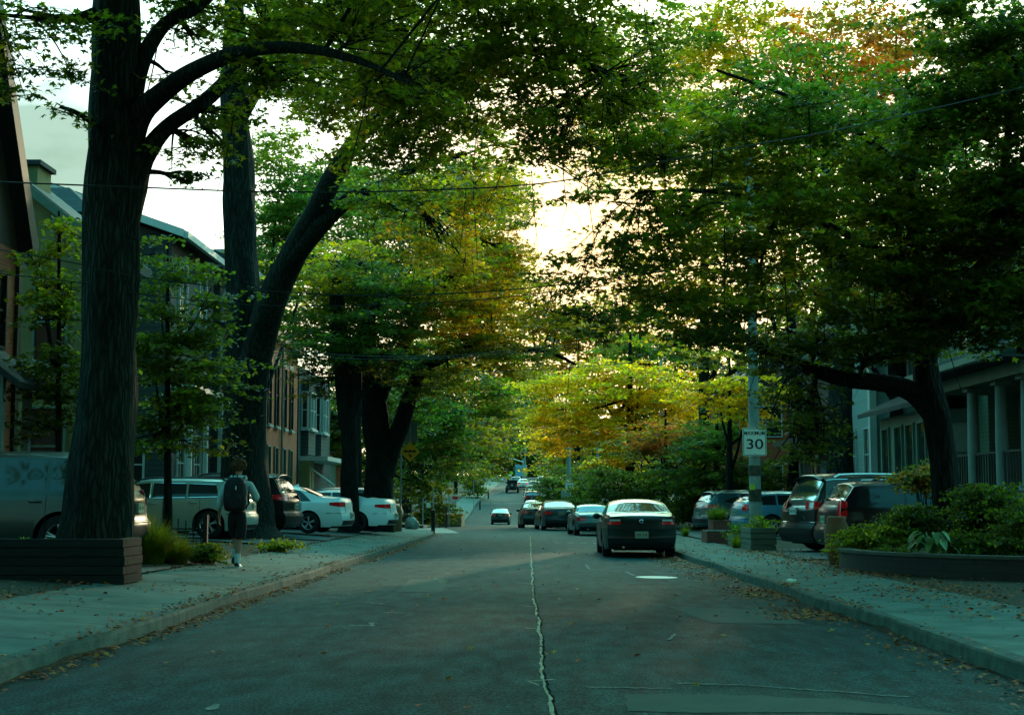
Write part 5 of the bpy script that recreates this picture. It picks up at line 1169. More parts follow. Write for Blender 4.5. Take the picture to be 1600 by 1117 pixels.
def window(parent, c, w, h, face, fm=None, depth=.08, sash=True, sill=None, muntin=0, curtain=False, fw=.06):
    """c = centre on the wall surface; face in '+x','-x','-y'"""
    n = {'+x': Vector((1, 0, 0)), '-x': Vector((-1, 0, 0)), '-y': Vector((0, -1, 0))}[face]; a = Vector((0, 1, 0)) if face != '-y' else Vector((1, 0, 0)); up = Vector((0, 0, 1)); c = Vector(c)
    def bx(mb, a0, a1, z0, z1, d0, d1):
        p = [c + a * s + up * z + n * d for d in (d0, d1) for s, z in ((a0, z0), (a1, z0), (a1, z1), (a0, z1))]
        mb.add(p, [(0, 3, 2, 1), (4, 5, 6, 7), (0, 1, 5, 4), (1, 2, 6, 5), (2, 3, 7, 6), (3, 0, 4, 7)])
    wn = MB(); bx(wn, -w / 2, w / 2, -h / 2, h / 2, -.02, .012); win = wn.build('window', M_curt if curtain else M_pane, parent)
    f = MB(); bx(f, -w / 2 - fw, -w / 2, -h / 2 - fw, h / 2 + fw, -.02, depth); bx(f, w / 2, w / 2 + fw, -h / 2 - fw, h / 2 + fw, -.02, depth); bx(f, -w / 2, w / 2, h / 2, h / 2 + fw, -.02, depth - .003); bx(f, -w / 2, w / 2, -h / 2 - fw, -h / 2, -.02, depth - .003)
    if sash: bx(f, -w / 2, w / 2, -.025, .025, .0, .04)
    for k in range(muntin):
        s = -w / 2 + w * (k + 1) / (muntin + 1); bx(f, s - .015, s + .015, -h / 2, h / 2, .0, .032)
    f.build('frame', fm or M_trim, win)
    if sill: s = MB(); bx(s, -w / 2 - .12, w / 2 + .12, -h / 2 - fw - .10, -h / 2 - fw - .002, -.02, depth + .07); s.build('sill', sill, win)
    return win
def pipe(parent, pts, r, m, nm='downspout'): return MB().tube([Vector(p) for p in pts], r, 6).build(nm, m, parent)

# L1: brick house with the steep gable at the picture's left edge
t = thing('brick_house', 'red brick house with steep dark gable edge at the far left border', 'house', (-10, 26, .4), world=True)
z0 = .2
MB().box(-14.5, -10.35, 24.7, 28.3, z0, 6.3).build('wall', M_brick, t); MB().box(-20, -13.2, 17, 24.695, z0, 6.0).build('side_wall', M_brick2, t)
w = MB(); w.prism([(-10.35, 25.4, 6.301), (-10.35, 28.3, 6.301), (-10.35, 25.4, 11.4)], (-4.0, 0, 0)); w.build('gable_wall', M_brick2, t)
r = MB(); r.prism([(-10.1, 28.35, 6.2), (-10.1, 28.5, 6.5), (-10.1, 25.3, 12.2), (-10.1, 25.3, 11.7)], (-4.5, 0, 0)); rf = r.build('roof', M_shingle, t)
MB().prism([(-10.1, 28.33, 6.1), (-10.1, 28.53, 6.48), (-10.1, 25.3, 12.25), (-10.1, 25.3, 11.65)], (.07, 0, 0)).build('bargeboard', M_trimd, rf)
MB().box(-10.35, -10.27, 28.15, 28.35, z0, 6.2).build('corner_board', M_trimd, t)
window(t, (-10.35, 27.2, 5.0), .6, 1.4, '+x', M_trimd)
pr = MB(); pr.prism([(-9.3, 25.6, 3.35), (-10.34, 25.6, 4.15), (-10.34, 25.6, 4.25), (-9.25, 25.6, 3.45)], (0, 1.9, 0)); pr.build('porch_roof', M_shingle, t)
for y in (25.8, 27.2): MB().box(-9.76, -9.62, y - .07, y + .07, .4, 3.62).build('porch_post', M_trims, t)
# L2: cream stucco house
t = thing('stucco_house', 'cream stucco house with dark shingle roof behind the young maple on the left', 'house', (-13, 35, .4), world=True)
MB().box(-17, -10.6, 34, 37.4, .1, 7.5).build('wall', M_cream, t)
w = MB(); w.prism([(-10.6, 34, 7.5), (-17, 34, 7.5), (-13.6, 34, 9.8)], (0, 3.4, 0)); w.box(-13.4, -12.4, 35, 36, 7.6, 9.7); w.build('gable_wall', M_cream, t)
r = MB(); r.prism([(-10.2, 33.6, 7.2), (-10.2, 33.6, 7.45), (-13.6, 33.6, 10.1), (-13.6, 33.6, 9.8)], (0, 4.2, 0)); r.prism([(-17.2, 33.6, 7.2), (-17.2, 33.6, 7.45), (-13.61, 33.6, 10.1), (-13.61, 33.6, 9.8)], (0, 4.2, 0)); rf = r.build('roof', M_shingle, t)
MB().prism([(-10.15, 33.5, 7.15), (-10.15, 33.5, 7.4), (-13.6, 33.5, 10.05), (-13.6, 33.5, 9.8)], (0, .08, 0)).build('fascia', M_trimg, rf)
MB().box(-13.5, -12.3, 34.9, 36.1, 9.701, 9.82).build('chimney_cap', M_shingle, t)
for x, z, w_, h_ in ((-11.6, 5.6, .75, 1.9), (-13.0, 5.6, .75, 1.9), (-11.6, 2.6, .8, 1.8)): window(t, (x, 34, z), w_, h_, '-y', M_trimg, sill=M_stone)
window(t, (-10.6, 35.7, 5.4), .9, 1.8, '+x')
# hip roofed house behind it
t = thing('shingled_house', 'house with a flat topped dark shingle roof behind the cream house', 'house', (-16, 46, .5), world=True)
MB().box(-20, -14.2, 44, 50, .1, 10.3).build('wall', M_brick2, t)
zt0, zt1 = 10.25, 11.35
r = MB(); a = [(-20.6, 43.5, zt0), (-13.6, 43.5, zt0), (-13.6, 50.5, zt0), (-20.6, 50.5, zt0)]; b_ = [(-18.4, 45.0, zt1), (-14.9, 45.0, zt1), (-14.9, 48.4, zt1), (-18.4, 48.4, zt1)]
r.add(a + b_, [(0, 3, 2, 1), (4, 5, 6, 7), (0, 1, 5, 4), (1, 2, 6, 5), (2, 3, 7, 6), (3, 0, 4, 7)]); r.build('roof', M_shingle, t)
# L3: dark siding house with white gutters
t = thing('sided_house', 'dark horizontally sided house with white fascia left of the forked tree', 'house', (-13, 50, .5), world=True)
MB().box(-18, -12.3, 48, 54.5, .1, 10.3).build('wall', M_siding, t)
r = MB(); r.prism([(-11.85, 47.6, 10.25), (-18.5, 47.6, 12.6), (-18.5, 47.6, 12.85), (-11.8, 47.6, 10.48)], (0, 7.3, 0)); rf = r.build('roof', M_shingle, t)
w = MB(); w.prism([(-12.3, 48.003, 10.3), (-18, 48.003, 10.3), (-18, 48.003, 12.35)], (0, 6, 0)); w.build('gable_wall', M_siding, t)
MB().prism([(-11.80, 47.5, 10.2), (-18.5, 47.5, 12.55), (-18.5, 47.5, 12.8), (-11.76, 47.5, 10.44)], (0, .09, 0)).build('fascia', M_trim, rf)
MB().box(-11.80, -11.64, 47.6, 54.9, 10.18, 10.40).build('gutter', M_trim, rf)
window(t, (-12.3, 49.6, 8.4), 1.0, 2.3, '+x', muntin=1); window(t, (-12.3, 52.6, 8.4), 1.0, 2.3, '+x', muntin=1)
MB().box(-12.2, -11.5, 48.4, 53.6, 5.0, 5.25).build('porch_cornice', M_trim, t)
window(t, (-12.3, 49.8, 2.6), 1.0, 2.0, '+x', muntin=1); window(t, (-12.3, 52.2, 2.6), 1.0, 2.0, '+x', muntin=1)
for y in (48.6, 51, 53.4): MB().box(-11.75, -11.6, y - .08, y + .08, .4, 5.0).build('porch_post', M_trim, t)
window(t, (-13.6, 48, 2.5), 1.0, 1.3, '-y', M_trim)
t = thing('sided_house', 'second dark sided house whose white downspout bends under the eave', 'house', (-13, 57, .5), world=True)
MB().box(-18, -12.2, 55.2, 60.5, .1, 10.6).build('wall', M_siding, t)
r = MB(); r.prism([(-11.3, 54.9, 10.45), (-18.5, 54.9, 12.9), (-18.5, 54.9, 13.15), (-11.25, 54.9, 10.65)], (0, 5.9, 0)); rf = r.build('roof', M_shingle, t)
MB().box(-11.26, -11.1, 54.9, 60.8, 10.38, 10.6).build('gutter', M_trim, rf)
pipe(t, [(-11.2, 55.3, 10.4), (-11.25, 55.3, 10.1), (-12.0, 55.3, 9.6), (-12.12, 55.3, 9.2), (-12.12, 55.3, 5)], .06, M_trim)
window(t, (-12.2, 57.6, 8.6), 1.0, 2.0, '+x', muntin=1)
# distant apartment block
t = thing('apartment_block', 'distant pale balconied apartment block left of the forked tree', 'building', (-44, 190, 1), world=True)
M_apt = mat('apartment_concrete', (.20, .25, .23), (.26, .3, .27), rough=.8, scale=1)
ax = PX(318, 190); bx_ = PX(352, 190); zt_ = P(330, 399, 190).z
MB().box(ax - 6, bx_, 190, 204, 0, zt_).build('wall', M_apt, t)
for k in range(11):
    z = zt_ - 2.2 - k * 2.9
    MB().box(ax - 5.8, bx_ + .2, 188.9, 190.003, z - 1.1, z - .95).build('balcony', M_stone, t)
    for i in range(3):
        x = ax - 4.4 + i * 3.0; window(t, (x + .9, 190, z), 2.0, 1.5, '-y', M_trimd, sash=False)
MB().box(ax, ax + 1.5, 193, 195, zt_, zt_ + 1.4).build('stair_head', M_apt, t)
# L4: red brick row with tall windows
FX = -10.6
t = thing('brick_house', 'two storey red brick row with tall narrow windows beyond the forked tree', 'house', (FX, 58, .5), world=True)
z0 = gz(FX, 58)
MB().box(-17, FX, 55.0 + 6.2 - 6.0 + .1, 64.4, z0 - .4, z0 + 7.6).build('wall', M_brick, t)
MB().box(-17.3, FX + .25, 55.2, 64.6, z0 + 7.6, z0 + 7.95).build('cornice', M_trimd, t)
for y in (57.3, 59.0, 60.9, 62.6):
    window(t, (FX, y, z0 + 5.35), .62, 2.5, '+x', M_trimd, sill=M_stone, sash=True, curtain=False); window(t, (FX, y, z0 + 2.0), .62, 2.3, '+x', M_trimg, sill=None)
    MB().box(FX - .01, FX + .03, y - .45, y + .45, z0 + 6.72, z0 + 6.95).build('lintel', M_stone, t)
for y in (56.2, 60.0): pipe(t, [(FX + .09, y, z0 + 7.5), (FX + .09, y, z0 + .2)], .055, M_trimg)
# L5: weathered bay house
t = thing('bay_house', 'weathered dark sided house with white framed bay windows after the brick row', 'house', (FX, 68, .5), world=True)
z0 = gz(FX, 68)
MB().box(-17, FX, 64.8, 75, z0 - .4, z0 + 7.2).build('wall', M_siding, t)
for y in (66.6, 70.6):
    MB().box(FX - .01, FX + .35, y - 1.05, y + 1.05, z0 + 3.15, z0 + 6.6).build('bay', M_siding, t)
    window(t, (FX + .35, y - .45, z0 + 5.2), .6, 1.6, '+x', sill=M_trim); window(t, (FX + .35, y + .45, z0 + 5.2), .6, 1.6, '+x', sill=M_trim)
    window(t, (FX + .17, y - 1.05, z0 + 5.2), .2, 1.6, '-y', sill=M_trim)
MB().box(FX, FX + 1.3, 65.2, 73, z0 + 2.85, z0 + 3.05).build('porch_roof', M_trim, t)
MB().box(FX - .01, FX + .5, 65.1, 66.3, z0 - .2, z0 + 2.85).build('porch_pier', M_cream, t)
MB().box(FX + .05, FX + .52, 65.6, 65.9, z0, z0 + 2.3).build('door', M_trimd, t)
pipe(t, [(FX + .1, 65.3, z0 + 2.8), (FX + 1.5, 66.2, z0 + 1.7)], .04, M_trim, 'awning_arm')
t = thing('garden_shed', 'small pale green boarded shed beyond the porch of the bay house', 'shed', (-11.6, 77, .4), world=True)
z0 = gz(-11, 77); xa, xb = PX(478, 77) , PX(512, 77)
MB().box(xa, xb, 77, 80, z0 - .3, P(495, 722, 77).z).build('wall', M_sideg, t)
MB().prism([(xa - .2, 76.8, P(0, 723, 77).z), (xb + .2, 76.8, P(0, 723, 77).z), ((xa + xb) / 2, 76.8, P(0, 700, 77).z)], (0, 3.4, 0)).build('roof', M_shingle, t)
t = thing('turret_house', 'slate roofed house glimpsed above the shed through the leaves', 'house', (-13, 86, .4), world=True)
xa, xb = PX(490, 88), PX(540, 88)
MB().box(xa, xb, 88, 94, 0, P(0, 665, 88).z).build('wall', M_brick, t)
MB().prism([(xa - .3, 87.7, P(0, 666, 88).z), (xb + .3, 87.7, P(0, 666, 88).z), ((xa + xb) / 2, 87.7, P(0, 638, 88).z)], (0, 6.5, 0)).build('roof', M_shingle, t)
window(t, ((xa + xb) / 2, 88, P(0, 690, 88).z), .8, 1.2, '-y')

# R1: porch house at the right edge
t = thing('porch_house', 'large dark house with white round porch columns at the right border', 'house', (14, 37, .8), world=True)
zd = 1.55
MB().box(14.2, 21, 33, 41.5, .2, 9.2).build('wall', M_brick2, t)
MB().box(11.6, 14.195, 33.6, 41.2, .2, zd).build('porch_deck', M_brick2, t)
for y in (34.2, 36.1, 38.4): 
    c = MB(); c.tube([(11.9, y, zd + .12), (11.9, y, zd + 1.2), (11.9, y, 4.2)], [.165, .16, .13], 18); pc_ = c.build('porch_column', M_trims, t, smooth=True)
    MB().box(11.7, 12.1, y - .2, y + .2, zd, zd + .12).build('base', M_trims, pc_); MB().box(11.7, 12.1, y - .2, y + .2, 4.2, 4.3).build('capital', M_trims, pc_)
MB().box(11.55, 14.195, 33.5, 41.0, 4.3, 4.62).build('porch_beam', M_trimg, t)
r = MB(); r.prism([(10.9, 33.0, 4.70), (10.9, 33.0, 4.86), (14.1, 33.0, 6.1), (14.1, 33.0, 5.9)], (0, 9, 0)); r.box(10.95, 14.195, 33.05, 41.95, 4.63, 4.69); prf = r.build('porch_roof', M_shingle, t)
MB().box(10.80, 10.9, 32.98, 42.0, 4.68, 4.84).build('gutter', M_trimg, prf)
g_ = MB()
for k in range(34): y = 33.8 + k * .21; g_.box(11.88, 11.92, y - .012, y + .012, zd + .08, zd + .95)
g_.box(11.87, 11.93, 33.7, 41, zd + .95, zd + 1.0); g_.build('railing', M_trimd, t)
window(t, (14.195, 35.4, 3.0), 1.2, 1.7, '-x'); window(t, (14.195, 38.8, 3.0), 1.2, 1.7, '-x'); window(t, (14.195, 36, 7.4), 1.0, 1.8, '-x'); window(t, (14.195, 39, 7.4), 1.0, 1.8, '-x')
MB().box(14.12, 14.19, 37.0, 37.9, zd, 3.7).build('door', M_door, t)
MB().prism([(13.6, 32.5, 9.1), (21.5, 32.5, 9.1), (17.5, 32.5, 12.6)], (0, 9.5, 0)).build('roof', M_shingle, t)
# R2: sage bay-window house
t = thing('bay_house', 'sage green trimmed house with big bay windows left of the porch columns', 'house', (13, 46, .8), world=True)
MB().box(13.6, 21, 42.4, 50.5, .2, 8.2).build('wall', M_sideg, t)
MB().box(12.2, 13.595, 43.6, 49.8, .4, 4.1).build('bay', M_trimg, t)
for y in (44.4, 45.8, 47.2, 48.9): window(t, (12.2, y, 2.75), .85, 1.9, '-x', M_trimg, sash=False, sill=M_trimg)
window(t, (12.9, 43.6, 2.75), .8, 1.9, '-y', M_trimg, curtain=True)
r = MB(); r.prism([(11.6, 43.0, 4.15), (11.6, 43.0, 4.3), (13.59, 43.0, 5.2), (13.59, 43.0, 5.0)], (0, 7.6, 0)); r.build('bay_roof', M_shingle, t)
MB().prism([(13.1, 42.0, 8.1), (21.5, 42.0, 8.1), (17.3, 42.0, 11.4)], (0, 9, 0)).build('roof', M_shingle, t)
for y in (44.5, 47.6): window(t, (13.6, y, 6.6), .9, 1.5, '-x')
# R2b: white sided house
t = thing('white_house', 'white sided house with a narrow sash window between two dark houses', 'house', (12.7, 54, .8), world=True)
MB().box(12.6, 21, 52.0, 57.5, .2, 8.8).build('wall', M_sidew, t)
MB().box(12.35, 12.595, 51.9, 52.2, .2, 8.8).build('corner_board', M_trim, t)
for y in (53.3, 55.6):
    window(t, (12.6, y, 3.0), .85, 1.9, '-x', muntin=1); window(t, (12.6, y, 6.8), .85, 1.7, '-x', muntin=1)
window(t, (13.3, 52.0, 2.6), .75, 2.1, '-y', muntin=1); window(t, (13.4, 52.0, 6.4), .7, 1.8, '-y', muntin=1)
MB().prism([(12.0, 51.5, 8.8), (21.5, 51.5, 8.8), (16.5, 51.5, 12.2)], (0, 6.4, 0)).build('roof', M_shingle, t)
# R3: dark house with blue trims and white gable
t = thing('gabled_house', 'dark house with white gable boards and a blue door behind the pole', 'house', (12.5, 62, .7), world=True)
MB().box(12.3, 22, 58.5, 68, .2, 7.4).build('wall', M_brick2, t)
MB().prism([(12.3, 58.5, 7.4), (18.6, 58.5, 7.4), (15.4, 58.5, 10.4)], (0, 9, 0)).build('gable_wall', M_sidew, t)
MB().prism([(11.7, 57.9, 7.1), (11.7, 57.9, 7.35), (15.4, 57.9, 10.95), (15.4, 57.9, 10.6)], (0, 10, 0)).build('roof', M_shingle, t)
MB().prism([(19.2, 57.9, 7.1), (19.2, 57.9, 7.35), (15.41, 57.9, 10.95), (15.41, 57.9, 10.6)], (0, 10, 0)).build('roof', M_shingle, t)
b = MB(); b.prism([(11.65, 57.8, 7.0), (11.65, 57.8, 7.3), (15.4, 57.8, 10.95), (15.4, 57.8, 10.6)], (0, .09, 0)); b.build('bargeboard', M_trim, t)
MB().box(11.2, 12.29, 58.4, 66, 3.7, 3.95).build('porch_roof', M_trimd, t)
MB().box(12.24, 12.29, 59.3, 60.4, .6, 2.9).build('door', M_blue, t)
b_ = MB(); b_.box(12.7, 13.2, 58.44, 58.495, .6, 6.6); b_.build('corner_panel', M_blue, t)
for y in (61.8, 64.4): window(t, (12.3, y, 2.4), .9, 1.7, '-x'); window(t, (12.3, y, 5.9), .9, 1.6, '-x')
window(t, (14.6, 58.5, 5.9), .9, 1.7, '-y', M_blue); window(t, (14.6, 58.5, 8.6), .8, 1.1, '-y')
# houses farther along, mostly behind leaves
for i, (sx_, y, m, lab) in enumerate(((1, 76, M_brick, 'brick house behind the dark hedge on the right'), (1, 92, M_brick2, 'dark brick house behind the yellow tree'), (-1, 96, M_brick2, 'dark brick house on the bank across the side street'), (-1, 116, M_brick, 'brick house in shade beyond the left bank'))):
    x0 = xc(y) + sx_ * (HALF + 8.5); x1 = x0 + sx_ * 8; z0 = gz(x0, y)
    t = thing('brick_house', lab, 'house', (x0, y, z0), world=True)
    xa, xb = sorted((x0, x1)); MB().box(xa, xb, y - 4, y + 5, z0 - .5, z0 + 6.6).build('wall', m, t)
    MB().prism([(xa - .5, y - 4.4, z0 + 6.55), (xb + .5, y - 4.4, z0 + 6.55), ((xa + xb) / 2, y - 4.4, z0 + 9.6)], (0, 9.8, 0)).build('roof', M_shingle, t)
    for yy in (y - 2.2, y + .6, y + 3.2):
        for z in (2.0, 5.0): window(t, (x0, yy, z0 + z), .9, 1.5, '+x' if sx_ < 0 else '-x', sill=M_stone)
    for xx in (xa + 2, xb - 2):
        for z in (2.0, 5.0): window(t, (xx, y - 4, z0 + z), .9, 1.5, '-y')
    MB().box((xa + xb) / 2 - .3, (xa + xb) / 2 + .3, y, y + .6, z0 + 8.6, z0 + 10.5).build('chimney', m, t)
# ------------------------------------------------------------------ street furniture
M_pole = mat('pole_concrete', (.22, .27, .24), (.31, .35, .31), rough=.85, scale=6, bump=.2, bscale=60, detail=7)
M_galv = mat('galvanised', (.22, .27, .26), (.30, .35, .33), rough=.45, metal=.4, scale=8)
M_signw = mat('sign_white', (.80, .80, .68), (.86, .85, .74), rough=.4, scale=6)
M_signy = mat('sign_yellow', (.95, .36, .008), (1.0, .40, .010), rough=.45, scale=6)
M_signg = mat('sign_back', (.10, .15, .13), (.13, .18, .16), rough=.5, metal=.3, scale=5)
M_blk = mat('sign_black', (.008, .008, .008), rough=.5)
M_wood = mat('weathered_timber', (.11, .13, .09), (.18, .19, .14), rough=.9, scale=4, stretch=(1, 1, 12), bump=.4, bscale=20)
M_woodd = mat('dark_timber', (.004, .007, .006), (.011, .015, .011), rough=.9, scale=4, stretch=(1, 1, 10), bump=.5, bscale=20)
M_rb = brick_mat('planter_brick', (.26, .055, .030), (.19, .042, .026), (.06, .05, .04))
M_db = brick_mat('bed_brick', (.028, .022, .018), (.022, .02, .016), (.012, .014, .012), bw=.3, rh=.12)
def rrect(w, h, r, n=4):
    out = []
    for cx, cy, a0 in ((w / 2 - r, h / 2 - r, 0), (-w / 2 + r, h / 2 - r, 90), (-w / 2 + r, -h / 2 + r, 180), (w / 2 - r, -h / 2 + r, 270)):
        for i in range(n + 1): a = R(a0 + 90 * i / n); out.append((cx + r * math.cos(a), cy + r * math.sin(a)))
    return out
XZ = lambda c: Matrix.Translation(c) @ Matrix.Rotation(R(90), 4, 'X')       # text/outline plane facing -Y
def panel(outline, c, th, name, m, parent):
    mb = MB(); mb.prism([Vector((c[0] + x, c[1], c[2] + z)) for x, z in outline], (0, th, 0)); return mb.build(name, m, parent)
# pole 1 with sign
def pole(label, x, y, r0, r1, h, m=M_pole, name='utility_pole'):
    t = thing(name, label, 'utility pole', (x, y, gz(x, y)), world=True); z = gz(x, y)
    MB().tube([(x, y, z - .2), (x, y, z + h * .4), (x, y, z + h)], [r0, (r0 * .6 + r1 * .4), r1], 20).build('shaft', m, t, smooth=True); return t
DP = 37.6; xp = PX(1180, DP); t = pole('round grey concrete pole carrying the large speed sign on the right', xp, DP, .165, .10, 10.5)
for z0_, z1_ in ((1.28, 1.60), (1.95, 2.22)): MB().tube([(xp, DP, z0_), (xp, DP, z1_)], .172, 16).build('paper_band', mat('old_poster_paper', (.035, .045, .035), (.10, .08, .05), rough=.9, scale=9), t)
px0 = xp - .09; MB().box(px0 - .065, px0 + .065, DP - .178, DP - .150, 1.58, 1.72).build('notice', mat('lime_notice', (.42, .55, .02), (.5, .6, .04), rough=.6), t)
MB().box(xp - .16, xp - .13, DP - .22, DP - .15, 3.55, 4.0).build('bracket', M_galv, t); MB().tube([(xp, DP - .15, 3.75), (xp + .28, DP - .15, 3.75)], .02, 5).build('bracket', M_galv, t)
MB().box(xp - .9, xp + .9, DP - .07, DP + .07, 9.6, 9.75).build('cross_arm', M_woodd, t)
def speed_sign(c, w, h, label):
    t = thing('speed_sign', label, 'road sign', (c[0], c[1], c[2] - h / 2), world=True)
    panel(rrect(w, h, .04), c, .02, 'panel', M_signw, t)
    q = MB(); o_ = rrect(w - .03, h - .03, .035); i_ = rrect(w - .06, h - .06, .03); q.grid([[Vector((c[0] + x, c[1] - .004, c[2] + z)) for x, z in o_], [Vector((c[0] + x, c[1] - .004, c[2] + z)) for x, z in i_]], closed_v=True); q.build('border', M_signg, t)
    text_mesh('lettering', 'MAXIMUM', h * .19, XZ((c[0], c[1] - .006, c[2] + h * .30)), M_blk, t, width=w * .86)
    text_mesh('numerals', '30', h * .50, XZ((c[0], c[1] - .006, c[2] - h * .10)), M_blk, t, width=w * .70)
    MB().ball((c[0], c[1] - .005, c[2] - h * .43), .012, 6, 4).build('bolt', M_blk, t)
    return t
c = P(1179, 690, DP - .2); speed_sign((c.x, DP - .2, c.z), .62, .74, 'large white sign reading MAXIMUM 30 on the near concrete pole')
D2_ = 108; x2 = PX(889, D2_); t = pole('distant grey pole with the small speed sign beside the pale green bush', x2, D2_, .22, .13, P(889, 660, D2_).z - gz(x2, D2_))
MB().tube([(x2, D2_, P(0, 670, D2_).z), (x2 + 1.2, D2_ - 1, P(0, 658, D2_).z), (x2 + 2.1, D2_ - 1.6, P(0, 676, D2_).z)], .05, 6).build('lamp_arm', M_galv, t)
MB().box(x2 + 1.9, x2 + 2.5, D2_ - 1.8, D2_ - 1.4, P(0, 680, D2_).z, P(0, 674, D2_).z).build('lamp_head', M_signw, t)
c = P(889.5, 758, D2_ - .3); speed_sign((c.x, D2_ - .3, c.z), .62, .75, 'small distant white sign reading MAXIMUM 30')
t = thing('utility_box', 'small grey cabinet strapped to the foot of the distant pole', 'cabinet', tuple(P(883, 790, D2_)), world=True); c = P(883, 775, D2_ - .3); MB().box(c.x - .3, c.x + .1, c.y - .15, c.y + .1, c.z - .5, c.z + .45).build('case', M_galv, t, bevel=.03); MB().box(c.x - .24, c.x + .04, c.y - .165, c.y - .151, c.z - .4, c.z + .35).build('door', M_galv, t)
for px, D, top, lab in ((1035, 92, 562, 'slim leaning pole rising behind the yellow tree'), (934, 140, 660, 'far pole beside the right hand yellow tree'), (820.5, 262, 690, 'far pole holding the signal arm over the hill')):
    x = PX(px, D); pole(lab, x, D, .16, .10, P(px, top, D).z - gz(x, D))
# bump sign on the left with the back of another sign above it
DS = 56.0; xs_ = PX(626, DS); zg = gz(xs_, DS); t = thing('bump_sign', 'yellow diamond speed bump sign on a slim post by the left kerb', 'road sign', (xs_, DS, zg), world=True)
MB().tube([(xs_, DS, zg - .1), (xs_, DS, P(626, 664, DS).z)], .035, 8).build('post', M_galv, t)
def diamond(t, c, s, detail=True):
    pl = [(s, 0), (0, s), (-s, 0), (0, -s)]; panel(pl, c, .02, 'panel', M_signy, t)
    q = MB(); hump = [(-.62 * s, -.02 * s)] + [(-.62 * s + 1.24 * s * k / 24, (.10 + .10 * abs(math.sin(math.pi * 3 * k / 24))) * s) for k in range(25)] + [(.62 * s, -.02 * s)]
    q.prism([Vector((c[0] + x, c[1] - .012, c[2] + z)) for x, z in hump], (0, .008, 0)); q.build('bump_symbol', M_blk, t)
    if detail:
        q = MB(); ar = [(-.18, -.22), (-.10, -.14), (.08, -.32), (.16, -.24), (.20, -.52), (-.08, -.48), (0, -.40)]
        q.prism([Vector((c[0] + x * s, c[1] - .012, c[2] + z * s)) for x, z in ar], (0, .008, 0)); q.build('arrow', M_blk, t)
c = P(640.5, 706, DS - .1); diamond(t, tuple(c), 15.5 / M1(DS))
MB().box(xs_, c.x, DS - .07, DS - .03, c.z - .02, c.z + .02).build('bracket', M_galv, t)
t = thing('road_sign', 'plain grey back of a rectangular sign above the yellow diamond', 'road sign', tuple(P(641, 690, DS + .3)), world=True)
c = P(641, 675, DS + .3); panel(rrect(23 / M1(DS), 32 / M1(DS), .03), tuple(c), .02, 'panel', M_signg, t); MB().tube([P(641, 664, DS + .27), P(641, 692, DS + .27)], .02, 6).build('stiffener', M_galv, t); MB().tube([P(626, 674, DS + .35), P(646, 674, DS + .35)], .02, 6).build('bracket', M_galv, t)
for px, py, D, s, lab in ((701.5, 768, 88, 6.2, 'small yellow diamond bump sign beyond the side street'), (740, 740, 150, 5.2, 'tiny yellow diamond sign farther up the left pavement'), (677, 757, 84, 5.0, 'yellow diamond sign half hidden in leaves left of the red placard')):
    x = PX(px, D); t = thing('bump_sign', lab, 'road sign', (x, D, gz(x, D)), world=True); c = P(px, py, D); MB().tube([(x, D + .03, gz(x, D) - .1), (x, D + .03, c.z + s * .8 / M1(D))], .03, 6).build('post', M_galv, t); diamond(t, tuple(c), s / M1(D), s > 6)
t = thing('notice_board', 'red and white placard on the left bank below the small yellow diamond', 'notice', tuple(P(711, 786, 90)), world=True); c = P(711, 776.5, 90)
panel(rrect(9.5 / M1(90), 9 / M1(90), .02), tuple(c), .02, 'panel', M_signw, t); MB().box(c.x - .17, c.x + .17, c.y - .015, c.y - .003, c.z - .13, c.z + .05).build('red_band', M_red, t); MB().tube([P(711, 778, 90.05), P(711, 792, 90.05)], .025, 6).build('post', M_galv, t)
x = PX(661, 76); t = thing('sign_post', 'thin grey post beside the shaded car at the side street', 'post', (x, 76, gz(x, 76)), world=True); MB().tube([(x, 76, zr(76) - .1), (x, 76, P(661, 778, 76).z)], .035, 8).build('post', M_galv, t); c = P(669.5, 789, 76); MB().box(c.x - .1, c.x + .1, 75.9, 75.93, c.z - .13, c.z + .13).build('plate', M_signw, t); MB().tube([P(661, 784, 75.96), c + Vector((0, .05, .05))], .015, 5).build('bracket', M_galv, t)
# bollards
def bollard(label, x, y, h, r=.07, cap=True):
    z = gz(x, y); t = thing('bollard', label, 'bollard', (x, y, z), world=True, group='black posts on the left pavement')
    MB().tube([(x, y, z - .1), (x, y, z + h * .86)], r, 12).build('shaft', M_plastic, t, smooth=True); MB().tube([(x, y, z + h * .87), (x, y, z + h * .97), (x, y, z + h)], [r * 1.1, r * 1.1, r * .6], 12).build('cap', M_trimd, t)
bollard('thick black bollard at the corner of the near left pavement', PX(677, 61), 61, .92, .085)
bollard('slim dark post just past the side street corner', PX(696.5, 80), 80.5, 1.25, .05)
bollard('black bollard halfway up the far left pavement', PX(750, 158), 158, 1.0, .09); bollard('farthest black bollard near the off roader', PX(763, 180), 180, 1.1, .09)
# signal and arm
DT = 258; x = PX(817.5, DT); zz = gz(x, DT); t = thing('traffic_signal', 'orange yellow traffic signal hanging from a pale arm over the hilltop', 'traffic light', (x, DT, zz), world=True)
MB().tube([(x, DT, zz - .2), (x, DT, P(0, 717, DT).z)], [.15, .11], 8).build('mast', M_galv, t); MB().tube([P(817.5, 722, DT), P(803, 717, DT - 2), P(796, 716, DT - 3)], .08, 6).build('arm', M_signw, t)
c = P(798, 722, DT - 3); h_ = MB().box(c.x - .33, c.x + .33, c.y - .2, c.y + .2, c.z - .55, c.z + .5).build('signal_head', mat('signal_orange', (.85, .26, .01), rough=.5), t, bevel=.04)
for dz, mm in ((.28, M_red), (-.03, M_blk), (-.34, M_blk)): MB().cyl((c.x, c.y - .16, c.z + dz), (c.x, c.y - .26, c.z + dz), .10, n=12).build('lens', mm, h_)
